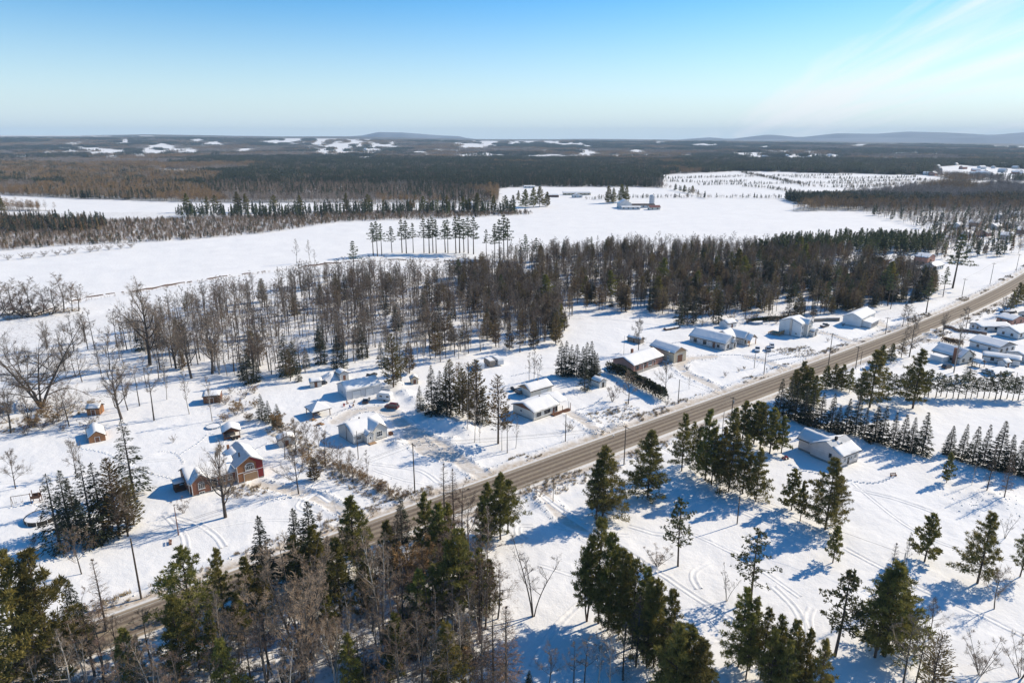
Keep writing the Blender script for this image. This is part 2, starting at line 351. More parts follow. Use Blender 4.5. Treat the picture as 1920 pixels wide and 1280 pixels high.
def thing(name, label, cat, loc, rz=0.0, group=None):
    o = bpy.data.objects.new(name, None); COL.objects.link(o); o.empty_display_size = .5
    o.location = loc; o.rotation_euler = (0, 0, rz); return tag(o, label, cat, group)
def np_mesh(name, V, F, mats, smooth=False):
    """V (n,3) floats, F (k,3 or 4) ints"""
    me = bpy.data.meshes.new(name); V = np.asarray(V, np.float32); F = np.asarray(F, np.int32); k = F.shape[1]
    me.vertices.add(len(V)); me.vertices.foreach_set('co', V.ravel())
    me.loops.add(F.size); me.loops.foreach_set('vertex_index', F.ravel())
    me.polygons.add(len(F)); me.polygons.foreach_set('loop_start', np.arange(0, F.size, k, dtype=np.int32)); me.polygons.foreach_set('loop_total', np.full(len(F), k, np.int32))
    if smooth: me.polygons.foreach_set('use_smooth', np.ones(len(F), bool))
    for q in ([mats] if isinstance(mats, str) else mats): me.materials.append(MATS[q])
    me.update(calc_edges=True); return me

# ------------------------------------------------------------------ tree models (each a trunk mesh and a crown mesh)
R = np.random.default_rng(7); random.seed(7)
def unit(v): return v / np.maximum(np.linalg.norm(v, axis=-1, keepdims=True), 1e-9)
def kites(p, d, l, w, droop=0.0, roll=None):
    """needle sprays and twigs: one kite each from p along d"""
    n = len(p); d = unit(d); up = np.tile([0, 0, 1.0], (n, 1)) + R.normal(0, .35 if roll is None else roll, (n, 3))
    s = unit(np.cross(d, up)); l = np.broadcast_to(l, (n,))[:, None]; w = np.broadcast_to(w, (n,))[:, None]
    mid = p + d * l * .5; tip = p + d * l; tip[:, 2] -= droop * l[:, 0]
    V = np.stack([p, mid + s * w * .5, tip, mid - s * w * .5], 1).reshape(-1, 3)
    return V, np.arange(n * 4).reshape(n, 4)
def join(parts):
    Vs, Fs, o = [], [], 0
    for v, f in parts: Vs.append(v); Fs.append(f + o); o += len(v)
    return np.concatenate(Vs), np.concatenate(Fs)
def segs(P0, P1, r0, r1):
    """three-sided tapered rods, one for each row"""
    n = len(P0); d = unit(P1 - P0); a = unit(np.cross(d, np.array([.31, .2, .93]))); b_ = np.cross(d, a); V = []
    for P, r in ((P0, r0), (P1, r1)):
        for t in (0, 2.094, 4.189): V.append(P + (a * math.cos(t) + b_ * math.sin(t)) * np.asarray(r)[:, None])
    V = np.stack(V, 1).reshape(-1, 3); i = np.arange(n)[:, None] * 6
    return V, np.concatenate([i + np.array([[0, 1, 4, 3]]), i + np.array([[1, 2, 5, 4]]), i + np.array([[2, 0, 3, 5]])])
def trunk_rods(pts, rs): # a stem of five-sided rings as quads
    m = MB().tube(pts, rs, 6, cap=False); return np.array(m.v), np.array(m.f)
KIND = {}
def finish(key, h, trunk, crown, mt, mc):
    KIND[key] = dict(h=h, trunk=np_mesh('trunk', *trunk, mt), crown=np_mesh('crown', *crown, mc), raw=(trunk, crown, mt, mc))
def conifer(key, h=14.0, base=.10, spread=.20, whorl=.42, per=7, up=-.10, sprays=9, sl=.62, sw=.26, mat='needle_spruce', mt='bark', shape=.85, ragged=.25, droop=.25, gaps=0.0):
    """spruce and cedar: whorls of drooping branches down a straight stem"""
    wob = R.normal(0, .05, 2); ts = np.linspace(0, 1, 7)
    tr = trunk_rods([(wob[0] * math.sin(3 * t) * 2, wob[1] * math.sin(2 * t) * 2, h * t) for t in ts], [h * .0125 * (1 - t) ** .8 + .02 for t in ts])
    P0, P1, r0, r1, K = [], [], [], [], []
    z = h * base
    while z < h * .985:
        t = (z - h * base) / (h * (1 - base)); L = h * spread * ((1 - t) ** shape) * (1 if t > .08 else .75) + .12
        for k in range(per):
            if R.random() < gaps: continue
            a = R.uniform(0, 6.283); l = L * R.uniform(1 - ragged, 1.08); zz = z + R.uniform(-.5, .5) * whorl
            dr = np.array([math.cos(a), math.sin(a), up + .35 * t + R.normal(0, .05)]); p = np.array([0, 0, zz]); e = p + dr * l
            P0.append(p); P1.append(e); r0.append(.02 + .012 * l); r1.append(.008)
            n = max(3, int(sprays * (.35 + l / (h * spread)))); s = R.uniform(.22, 1, n) ** .8
            side = np.array([-dr[1], dr[0], 0]); off = R.uniform(-1, 1, n) * (1.1 - s) * .42 * l
            q = p + dr * (s * l)[:, None] + side * off[:, None]; q[:, 2] -= droop * .35 * s * s * l
            d = dr * .9 + side * (np.sign(off) * R.uniform(.2, .9, n))[:, None] + np.array([0, 0, -1]) * (droop * R.uniform(.2, 1.2, n))[:, None]
            kz = .4 + .6 * (1 - t); K.append((q, d, sl * kz * R.uniform(.6, 1.25, n), sw * kz * R.uniform(.6, 1.3, n)))
        z += whorl * R.uniform(.8, 1.2) * (1 - .35 * t)
    top = np.tile([0, 0, h * .97], (6, 1)); K.append((top, R.normal(0, .35, (6, 3)) + [0, 0, 1], np.full(6, h * .04), np.full(6, .2)))
    q, d, l, w = (np.concatenate([k[i] for k in K]) for i in range(4))
    c1 = kites(q, d, l, w, .1, .5); sg = segs(np.array(P0), np.array(P1), np.array(r0), np.array(r1))
    finish(key, h, join([tr, sg]), c1, mt, mat)
def pine(key, h=16.0, base=.22, spread=.26, nb=70, tuft=15, kl=.5, kw=.15, mat='needle_pine', mt='bark_pine', up=.25, round_=.5, holes=.12, lean=0.0, twin=False):
    """white and red pines: open tiers of branches carrying tufts, uneven outline"""
    parts_t, P0, P1, r0, r1, K = [], [], [], [], [], []
    for st in range(2 if twin else 1):
        ox = (0, 0) if not twin else ((-.9, .1), (.9, -.1))[st]; hh = h * (1 if st == 0 else .9)
        ts = np.linspace(0, 1, 8); bx = R.normal(0, .22, 2)
        C = lambda t: np.array([ox[0] * min(1, t * 4) + bx[0] * math.sin(2.4 * t) + lean * t, ox[1] * min(1, t * 4) + bx[1] * math.sin(2 * t), hh * t])
        parts_t.append(trunk_rods([C(t) for t in ts], [hh * .0135 * (1 - t) ** .75 + .02 for t in ts]))
        skew = R.uniform(0, 6.28)
        for i in range(nb):
            t = base + (1 - base) * ((i // 5 + .32 * R.uniform(0, 1) + .3) / (nb / 5)); t = min(t, .985); tt = (t - base) / (1 - base)
            prof = (1 - tt) ** .75 * (min(1, .45 + tt * 2.2) if round_ > .3 else 1)
            a = i * 2.399 + R.normal(0, .5); l = hh * spread * prof * R.uniform(.55, 1.15) * (1 + .2 * math.cos(a - skew)) + .25
            if R.random() < holes: l *= .4
            dr = np.array([math.cos(a), math.sin(a), up * (.4 + 1.2 * tt) + R.normal(0, .1)]); p = C(t); e = p + dr * l
            P0.append(p); P1.append(e); r0.append(.025 + .014 * l); r1.append(.01)
            n = max(4, int(tuft * (.3 + l / (hh * spread)))); s = R.uniform(.16 if l > 1.5 else .05, 1.0, n) ** .75
            side = np.array([-dr[1], dr[0], 0]); off = R.uniform(-1, 1, n) * (1.15 - s) * .50 * l
            q = p + dr * (s * l)[:, None] + side * off[:, None]; q[:, 2] += R.normal(0, .10, n) + .12 * s * l * .5
            for _ in range(6):
                d = dr * .55 + R.normal(0, .62, (n, 3)) + np.array([0, 0, .45])
                K.append((q, d, kl * R.uniform(.6, 1.2, n), np.full(n, kw)))
        top = np.tile(C(.985), (14, 1)); K.append((top, R.normal(0, .5, (14, 3)) + [0, 0, 1], np.full(14, .7), np.full(14, .16)))
    q, d, l, w = (np.concatenate([k[i] for k in K]) for i in range(4))
    sg = segs(np.array(P0), np.array(P1), np.array(r0), np.array(r1))
    finish(key, h, join(parts_t + [sg]), kites(q, d, l, w, .05, .8), mt, mat)
def bare(key, h=15.0, fork=.35, spread=.45, n1=11, n2=6, n3=6, n4=5, mt='bark', mc='twig_grey', stems=1, splay=.1, r=.013, tw=.026, up=.5, crook=.16):
    """leafless broadleaf tree: stem, limbs, branches, shoots and fine twigs"""
    tr, A, TW = [], [[], [], [], []], []
    def grow(p, d, l, r0, lev, k=3):
        pts = [np.array(p)]; d = unit(np.array(d, float))
        for i in range(k):
            d = unit(d + R.normal(0, crook, 3) + np.array([0, 0, up * .22 * (1 if lev else .3)])); pts.append(pts[-1] + d * l / k)
        rr = [r0 * (1 - .72 * i / k) for i in range(k + 1)]
        for i in range(k):
            A[0].append(pts[i]); A[1].append(pts[i + 1]); A[2].append(rr[i]); A[3].append(rr[i + 1])
        return pts, d
    def along(pts, t): i = min(int(t * (len(pts) - 1)), len(pts) - 2); f = t * (len(pts) - 1) - i; return pts[i] * (1 - f) + pts[i + 1] * f
    lim = []
    for s in range(stems):
        a = 6.283 * s / stems + R.uniform(-.4, .4); sp = splay * R.uniform(.6, 1.3) if stems > 1 else splay * .3
        hh = h * (1 if s == 0 else R.uniform(.72, .98)); ts = np.linspace(0, 1, 8); bx = R.normal(0, h * .012, 2)
        C = lambda t, sp=sp, a=a, hh=hh, bx=bx: np.array([math.cos(a) * (.12 * (stems > 1) + sp * hh * t ** 1.2) + bx[0] * math.sin(4 * t), math.sin(a) * (.12 * (stems > 1) + sp * hh * t ** 1.2) + bx[1] * math.sin(3 * t), hh * t])
        tr.append(trunk_rods([C(t) for t in ts], [hh * r * (1 - t) ** .85 + .012 for t in ts]))
        for i in range(n1):
            t = fork + (.97 - fork) * (i + R.random()) / n1; tt = (t - fork) / (1 - fork); az = i * 2.4 + R.normal(0, .5)
            l = h * spread * (1 - .72 * tt) * R.uniform(.6, 1.1); e = up + .35 * tt
            lim.append((C(t), (math.cos(az), math.sin(az), e + R.normal(0, .15)), l, h * r * .52 * (1 - .6 * tt)))
    A[:] = [[], [], [], []]; L1 = [(grow(p, d, l, r0, 1, 4), l, r0) for p, d, l, r0 in lim]
    trunk = join(tr + [segs(*(np.array(q) for q in A))]); A[:] = [[], [], [], []]; L3 = []
    for (pts, d), l, r0 in L1:
        for i in range(n2):
            t = R.uniform(.25, 1); dd = unit(d + R.normal(0, .55, 3)); l2 = l * .45 * R.uniform(.6, 1.1)
            p2, d2 = grow(along(pts, t), dd, l2, r0 * .4, 2, 2)
            for j in range(n3):
                p3, d3 = grow(along(p2, R.uniform(.2, 1)), unit(d2 + R.normal(0, .6, 3)), l2 * .55 * R.uniform(.5, 1.1), max(.011, r0 * .16), 3, 1); L3.append((p3, d3, l2 * .5))
    for p3, d3, l in L3:
        s = R.uniform(0, 1, n4)[:, None]; TW.append((p3[0] * (1 - s) + p3[-1] * s, d3 + R.normal(0, .55, (n4, 3)) + [0, 0, .12], np.full(n4, max(.35, l * .8)) * R.uniform(.5, 1.2, n4)))
    q, d, l = (np.concatenate([k[i] for k in TW]) for i in range(3))
    finish(key, h, trunk, join([segs(*(np.array(a_) for a_ in A)), kites(q, d, l, tw, 0, .9)]), mt, mc)
for i in range(3):
    pine('white_pine_%d' % i, 16 + i, .08 + .05 * i, (.30, .27, .38)[i], 75, 27, .7, .125, holes=.08 + .06 * i, round_=(0, 0, .5)[i])
pine('white_pine_3', 15, .05, .33, 85, 28, .7, .125, holes=.06, round_=0); pine('white_pine_4', 17, .25, .33, 60, 24, .7, .13, holes=.2, twin=True)
pine('young_pine_0', 8, .10, .30, 50, 15, .46, .16, up=.35, round_=0, mat='needle_pine'); pine('young_pine_1', 8, .2, .27, 44, 13, .46, .16, up=.35, round_=0, holes=.2)
pine('red_pine_0', 15, .32, .32, 46, 16, .45, .18, 'needle_red', up=.30, holes=.22); pine('red_pine_1', 16, .26, .36, 46, 15, .45, .18, 'needle_red', up=.2, holes=.3)
pine('tall_pine_0', 17, .42, .20, 44, 11, .5, .18, 'needle_green', up=.12, round_=0, holes=.2); pine('tall_pine_1', 18, .5, .17, 36, 11, .5, .18, 'needle_green', up=.1, round_=0, holes=.3)
for i in range(3): conifer('spruce_%d' % i, 14, .05 + .02 * i, .25 - .02 * i, .44, 8, -.12, 11, .7, .3, gaps=.06 + .05 * i)
conifer('spruce_3', 14, .05, .25, .55, 7, -.16, 12, .75, .24, gaps=.12, ragged=.4); conifer('row_spruce_0', 11, .04, .20, .34, 8, .0, 10, .6, .28, shape=1.0, gaps=.06); conifer('row_spruce_1', 11, .07, .18, .36, 7, .0, 10, .6, .28, shape=1.0, gaps=.12)
conifer('cedar_0', 12, .06, .22, .40, 8, .3, 10, .7, .30, 'needle_cedar', 'bark_pine', .6, .3, -.2); conifer('cedar_1', 12, .16, .23, .42, 7, .35, 9, .7, .28, 'needle_rust', 'bark_pine', .42, .45, -.3, gaps=.12)
conifer('cedar_2', 13, .22, .18, .40, 6, .3, 9, .65, .28, 'needle_cedar', 'bark_pine', .45, .45, -.2, gaps=.18)
conifer('larch_0', 15, .12, .16, .50, 5, .1, 7, .75, .07, 'twig_brown', 'bark', .7, .35, .1, gaps=.1); conifer('larch_1', 13, .15, .15, .45, 6, .1, 8, .7, .08, 'twig_rust', 'bark', .7, .35, .1, gaps=.1)
for i, (c_, f, s) in enumerate((('twig_grey', .42, .30), ('twig_brown', .36, .34), ('twig_grey', .5, .28), ('twig_rust', .4, .30))):
    bare('wood_bare_%d' % i, 15 + i, f, s, 9, 5, 5, 6, mc=c_, r=.012, tw=.036)
bare('round_bare_0', 8, .2, .5, 13, 7, 6, 6, mc='twig_grey', up=.75, tw=.022); bare('round_bare_1', 9, .24, .5, 12, 7, 6, 5, mc='twig_brown', up=.6, tw=.026)
bare('maple_bare', 14, .2, .56, 15, 7, 7, 6, r=.025, up=.75, crook=.2); bare('willow_bare', 24, .12, .55, 12, 8, 7, 6, mc='twig_grey', stems=4, splay=.55, r=.017, up=.35, crook=.26, tw=.035)
bare('clump_bare', 15, .2, .30, 7, 5, 6, 6, mc='twig_brown', stems=11, splay=.33, r=.009, up=.8, tw=.036); bare('three_bare', 13, .3, .28, 7, 4, 4, 4, stems=3, splay=.3, r=.009, up=.6, mc='twig_grey')
bare('poplar_bare', 16, .3, .20, 14, 5, 5, 6, 'bark_pale', 'twig_grey', r=.009, up=.9, tw=.032); bare('birch_bare', 15, .4, .22, 10, 5, 6, 5, 'bark_pale', 'twig_brown', stems=2, splay=.12, r=.009, up=.7)
bare('bush_0', 4, .08, .4, 5, 4, 4, 4, mc='twig_brown', stems=7, splay=.6, r=.008, up=.7, tw=.02); bare('bush_1', 3, .08, .45, 5, 4, 4, 5, mc='twig_gold', stems=7, splay=.5, r=.008, up=.8, tw=.022); bare('bush_2', 4, .08, .4, 5, 4, 4, 4, mc='twig_rust', stems=6, splay=.6, r=.008, up=.6, tw=.022)
bare('bush_gold', 7, .06, .36, 7, 6, 6, 6, mc='twig_gold', stems=8, splay=.35, r=.007, up=1.0, tw=.035)
# light models for woods seen from afar
def lo_conifer(key, h, spread, n, mat, w=1.0):
    t = R.uniform(.12, 1, n) ** .8; a = R.uniform(0, 6.28, n); l = h * spread * (1.02 - t) ** .8 + .3
    p = np.stack([0 * t, 0 * t, h * t], 1); d = np.stack([np.cos(a), np.sin(a), -.25 + 0 * t], 1)
    finish(key, h, segs(np.array([[0, 0, 0.]]), np.array([[0, 0, h * .98]]), [h * .012], [.03]), kites(p, d, l, w, .1, .5), 'bark', mat)
def lo_bare(key, h, n, mc, w=.12, mt='bark'):
    t = R.uniform(.25, .85, n); a = R.uniform(0, 6.28, n); p = np.stack([np.cos(a) * h * .03, np.sin(a) * h * .03, h * t], 1); d = np.stack([np.cos(a) * .85, np.sin(a) * .85, .55 + 0 * t], 1) + R.normal(0, .2, (n, 3))
    k1 = kites(p, d, h * R.uniform(.15, .36, n) * (1.25 - t), w, 0, .9)
    finish(key, h, segs(np.array([[0, 0, 0.]]), np.array([[0, 0, h * .9]]), [h * .010], [.03]), k1, mt, mc)
lo_conifer('lo_spruce', 12, .18, 90, 'needle_dark'); lo_conifer('lo_green', 14, .20, 90, 'needle_green'); lo_conifer('lo_cedar', 11, .17, 90, 'needle_rust')
lo_bare('lo_grey', 13, 120, 'twig_pale'); lo_bare('lo_brown', 12, 120, 'twig_far'); lo_bare('lo_tan', 13, 120, 'twig_gold'); lo_bare('lo_rust', 8, 90, 'twig_far')
# ------------------------------------------------------------------ the ground: one sheet out to the horizon
# open fields among the far woods (pixels of the photograph, read at ground level)
FIELDS = [[(-400, 352), (0, 366), (130, 372), (300, 378), (420, 381), (620, 380), (790, 380), (965, 384), (965, 396), (780, 394), (560, 396), (330, 402), (180, 402), (60, 392), (0, 390), (-400, 380)],
          [(78, 286), (130, 281), (200, 286), (262, 288), (290, 281), (376, 286), (372, 291), (200, 293), (90, 292)], [(284, 325), (306, 317), (395, 319), (386, 325), (320, 326)],
          [(572, 283), (600, 275), (660, 276), (740, 281), (728, 292), (640, 291), (634, 297), (612, 296)], [(945, 276), (1020, 273), (1052, 275), (1046, 280), (1010, 277), (950, 279)],
          [(848, 291), (905, 288), (950, 292), (1070, 290), (1215, 290), (1215, 294), (1010, 299), (900, 297)], [(440, 269), (520, 268), (515, 271), (450, 272)],
          [(936, 353), (1000, 350), (1200, 351), (1242, 353), (1236, 328), (1390, 321), (1560, 325), (1750, 329), (1800, 345), (1700, 356), (1590, 368), (1480, 396), (930, 398)],
          [(1430, 293), (1560, 290), (1600, 294), (1605, 299), (1500, 299)], [(1610, 300), (1700, 297), (1700, 304), (1640, 303)], [(1748, 314), (1800, 310), (1920, 318), (2100, 322), (2100, 338), (1860, 336), (1760, 330)],
          [(1790, 343), (1850, 338), (2100, 344), (2100, 352), (1820, 350)], [(1720, 275), (1770, 272), (1772, 276), (1735, 277)], [(1855, 279), (1990, 276), (1990, 281), (1860, 282)], [(1880, 270), (1960, 267), (1960, 272), (1880, 273)],
          [(1430, 285), (1540, 287), (1540, 290), (1440, 288)], [(1200, 318), (1235, 324), (1215, 329), (1190, 322)], [(1075, 319), (1110, 316), (1112, 321), (1080, 323)], [(1660, 288), (1760, 289), (1750, 292), (1665, 291)]]
def woods(px, py):
    m = py < 396; k = np.clip((396 - py) / 60, .25, 1)                 # ragged edges
    px, py = px + (fbm(px / 7, py / 1.6, 3) - .45) * 16 * k, py + (fbm(px / 9 + 40, py / 2, 3) - .45) * 3.0 * k
    m = m & ~((fbm(px / 46 + 3, py / 3.1 + 8, 3) > .565 + .05 * (px < 500)) & (py < 302) & (py > 264))   # many small clearings near the skyline
    brk = (py > 303) | (fbm(px / 13 + 7, py / 1.3, 3) > .37)
    for f in FIELDS: m &= ~(inpoly(px, py, f) & brk)
    return m
rr_ = [28.0]
while rr_[-1] < 430: rr_.append(rr_[-1] + 0.75 + rr_[-1] * .0012)
while rr_[-1] < 8000: rr_.append(rr_[-1] * 1.011)
while rr_[-1] < 14800: rr_.append(rr_[-1] * 1.03)
rr_ = np.array(rr_); aa = np.linspace(rad(-60), rad(60), 540)
GR, GA = np.meshgrid(rr_, aa, indexing='ij'); GX, GY = GR * np.sin(GA), GR * np.cos(GA); GZ = ground_z(GX, GY)
nr, na = GX.shape; V = np.stack([GX, GY, GZ], -1).reshape(-1, 3)
ii = (np.arange(nr - 1)[:, None] * na + np.arange(na - 1)[None, :]).reshape(-1)
Fq = np.stack([ii, ii + 1, ii + na + 1, ii + na], 1)[:, ::-1]
gm = np_mesh('ground', V, Fq, 'ground', True)
def gz(x, y):
    """height of the ground sheet itself at one point"""
    r = min(max(math.hypot(x, y), 29), 14500); a = math.atan2(x, y); i = int(np.searchsorted(rr_, r)) - 1; fa = (a - aa[0]) / (aa[1] - aa[0]); j = int(min(max(fa, 0), na - 2)); fi = (r - rr_[i]) / (rr_[i + 1] - rr_[i]); fj = min(max(fa - j, 0), 1)
    return float((GZ[i, j] * (1 - fj) + GZ[i, j + 1] * fj) * (1 - fi) + (GZ[i + 1, j] * (1 - fj) + GZ[i + 1, j + 1] * fj) * fi)
gpx, gpy = proj(GX, GY, 0 * GX)
cov = np.zeros((nr, na, 4), np.float32); cov[..., 3] = 1
for pts, w in DRIVES: cov[..., 0] = np.maximum(cov[..., 0], (1 - sst(w * .35, w * .75, dist_line(GX, GY, pts))) * .62)
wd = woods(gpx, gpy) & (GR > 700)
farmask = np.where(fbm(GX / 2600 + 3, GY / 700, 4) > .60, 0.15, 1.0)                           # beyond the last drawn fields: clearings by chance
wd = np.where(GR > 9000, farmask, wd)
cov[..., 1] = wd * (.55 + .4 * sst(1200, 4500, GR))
a_ = np.abs(road_d(GX, GY))
cov[..., 0] = np.maximum(cov[..., 0], .95 * sst(5.0, 6.0, a_) * (1 - sst(6.6, 9.6, a_ + 3.0 * (fbm(GX / 3, GY / 3, 3) - .45))) * (GR < 900))
BRUSH = [[(-40, 600), (120, 575), (150, 590), (100, 640), (-40, 650)], [(500, 790), (545, 800), (760, 930), (700, 945), (560, 850)], [(-40, 800), (160, 740), (200, 770), (100, 810), (-40, 830)], [(-30, 470), (330, 450), (640, 415), (960, 400), (640, 395), (0, 400)],
         [(-40, 1300), (250, 1160), (620, 1040), (800, 960), (980, 1020), (960, 1300)], [(1240, 455), (1780, 470), (1700, 590), (1050, 600), (860, 640), (560, 640), (640, 520), (880, 500)], [(150, 600), (420, 530), (640, 520), (600, 690), (300, 700)]]
br = np.zeros_like(GX)
for k, p in enumerate(BRUSH): br = np.maximum(br, inpoly(gpx, gpy, p) * (.9, .8, .6, .9, .7, .55, .35)[k])
cov[..., 2] = br * (.5 + .8 * fbm(GX / 9, GY / 9, 3))
ca_ = gm.color_attributes.new('cover', 'FLOAT_COLOR', 'POINT'); ca_.data.foreach_set('color', cov.reshape(-1))
tag(link('ground', gm), kind='structure')

# ------------------------------------------------------------------ the road with its paint and sandy verges
def ribbon(name, pts, offs, zs, mat, kind='structure', parent=None, jitter=0.0):
    P = np.array(pts); d = np.gradient(P, axis=0); d /= np.linalg.norm(d, axis=1)[:, None]; nrm = np.stack([-d[:, 1], d[:, 0]], 1)
    k = len(offs); s = np.concatenate([[0], np.cumsum(np.linalg.norm(np.diff(P, axis=0), axis=1))]); V = np.zeros((len(P), k, 3)); 
    for j, (o, z) in enumerate(zip(offs, zs)):
        oo = o + (jitter * (fbm(P[:, 0] / 3 + j * 7, P[:, 1] / 3, 3) - .45) if jitter else 0)
        V[:, j, 0] = P[:, 0] + nrm[:, 0] * oo; V[:, j, 1] = P[:, 1] + nrm[:, 1] * oo; V[:, j, 2] = z
    i = (np.arange(len(P) - 1)[:, None] * k + np.arange(k - 1)[None]).reshape(-1); F = np.stack([i, i + k, i + k + 1, i + 1], 1)[:, ::-1]
    me = np_mesh(name, V.reshape(-1, 3), F, mat, True); uvl = me.uv_layers.new(name='UVMap')
    U = np.stack([np.broadcast_to(np.array(offs), (len(P), k)), np.broadcast_to(s[:, None], (len(P), k))], -1).reshape(-1, 2)
    uvl.data.foreach_set('uv', U[F.reshape(-1)].astype(np.float32).reshape(-1))
    o = link(name, me, parent); 
    if kind and parent is None: tag(o, kind=kind)
    return o
RS = [(x, float(np.polyval(_c, x))) for x in np.linspace(-190, 470, 500)]
road = ribbon('road', RS, [-5.7, -4.8, -2.0, 0, 2.0, 4.8, 5.7], [.04, .22, .29, .33, .29, .22, .04], 'asphalt')
ribbon('centre_line', RS, [-.14, .14], [.336, .336], 'line_paint', None, road)
for s in (-1, 1): ribbon('edge_line', RS, [s * 3.75 - .07, s * 3.75 + .07], [.257, .257] if True else 0, 'edge_paint', None, road)
# brown cut edge of the brook
mb = MB(); P = np.array(smooth_line(BANK, 24)); 
for i in range(len(P) - 1):
    a, b_ = P[i], P[i + 1]; w = 1.1 * float(fbm(np.array([a[0] / 9]), np.array([a[1] / 9]), 3)[0]) - .44
    if w <= 0.02: continue
    n = np.array([-(b_ - a)[1], (b_ - a)[0]]); n /= np.linalg.norm(n); z = gz(*(a + n * 2.6)) 
    mb.add([(a[0] + n[0] * 2.2, a[1] + n[1] * 2.2, z - .5), (b_[0] + n[0] * 2.2, b_[1] + n[1] * 2.2, z - .5), (b_[0] + n[0] * 3.6, b_[1] + n[1] * 3.6, z + .5 + w), (a[0] + n[0] * 3.6, a[1] + n[1] * 3.6, z + .5 + w),
            (b_[0] + n[0] * 4.4, b_[1] + n[1] * 4.4, z - .2), (a[0] + n[0] * 4.4, a[1] + n[1] * 4.4, z - .2)], [(0, 1, 2, 3), (3, 2, 4, 5)])
tag(mb.build('brook_bank', 'earth'), kind='structure')
# tracks pressed into the snow by sledges and wheels: two low berms with a groove between
def track(pts, w=.6, h=.22):
    P = smooth_line([g(*p) for p in pts], 40); Pa = np.array(P); z = ground_z(Pa[:, 0], Pa[:, 1])
    o = ribbon('snow_track', P, [-w * 1.7, -w, -w * .55, w * .55, w, w * 1.7], [0] * 6, 'snow')
    co = np.zeros(len(o.data.vertices) * 3, np.float32); o.data.vertices.foreach_get('co', co); co = co.reshape(-1, 6, 3)
    co[..., 2] = ground_z(co[..., 0], co[..., 1]) + np.array([-.06, h, .03, .03, h, -.06]) * (.7 + .6 * fbm(co[..., 0] / 1.5, co[..., 1] / 1.5, 2)); o.data.vertices.foreach_set('co', co.reshape(-1)); o.data.update()
for t in ([(1000, 915), (1060, 960), (1170, 1030), (1290, 1110), (1380, 1170)], [(1585, 1028), (1640, 1058), (1720, 1100), (1800, 1135), (1925, 1195)], [(1370, 950), (1440, 980), (1500, 1005), (1560, 1020)], [(1400, 935), (1480, 968), (1560, 1010)],
          [(1180, 985), (1230, 1000), (1290, 1003)], [(1310, 1105), (1300, 1085), (1305, 1070), (1330, 1055)], [(1520, 1190), (1515, 1160), (1522, 1140)], [(985, 1010), (972, 1000), (975, 985), (1000, 985)], [(310, 965), (330, 985), (345, 1005), (350, 1030)],
          [(325, 968), (375, 985), (405, 1005), (420, 1025)], [(620, 940), (590, 925), (560, 950), (600, 965)], [(1290, 1265), (1340, 1200), (1420, 1250)], [(1600, 915), (1680, 935), (1750, 958)], [(1450, 1100), (1490, 1140), (1510, 1180)],
          [(0, 905), (120, 895), (230, 870), (330, 860)], [(830, 905), (780, 880), (700, 870)], [(1040, 985), (1100, 1000), (1180, 1003)], [(1000, 1250), (1040, 1180), (1100, 1120)]): track(t)

# ------------------------------------------------------------------ blue mountains on the skyline
def mountain(x0, x1, D, prof, label_seed):
    n = 70; xs = np.linspace(x0, x1, n); crest = np.interp(xs, [p[0] for p in prof], [p[1] for p in prof])
    V = []
    for i, px in enumerate(xs):
        k = (px - 960) / FPX * CP; z = CAM_H + (HORIZON - crest[i] - .5 * (fbm(np.array([px / 14.]), np.array([label_seed]), 3)[0] - .4)) / FPX * D
        for q, f in ((-.16, -.05), (-.1, .35), (-.05, .75), (0, 1), (.06, .6), (.16, -.05)):
            y = D * (1 + q * .5); V.append((k * y, y, max(-60, z * f * (1 + .08 * math.sin(i * .7 + q * 20)) if f != 1 else z)))
    k = 6; ii = (np.arange(n - 1)[:, None] * k + np.arange(k - 1)[None]).reshape(-1)
    tag(link('mountain', np_mesh('mountain', V, np.stack([ii, ii + k, ii + k + 1, ii + 1], 1), 'mountain', True)), kind='structure')
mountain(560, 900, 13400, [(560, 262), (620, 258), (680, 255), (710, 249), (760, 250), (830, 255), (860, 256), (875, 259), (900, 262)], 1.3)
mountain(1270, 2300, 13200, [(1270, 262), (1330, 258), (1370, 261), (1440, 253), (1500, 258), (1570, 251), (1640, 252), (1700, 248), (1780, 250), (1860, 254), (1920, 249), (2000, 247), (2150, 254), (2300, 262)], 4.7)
mountain(1380, 2200, 12300, [(1380, 262), (1480, 261), (1600, 259), (1750, 258), (1850, 255), (1920, 254), (2050, 252), (2200, 258)], 9.2)

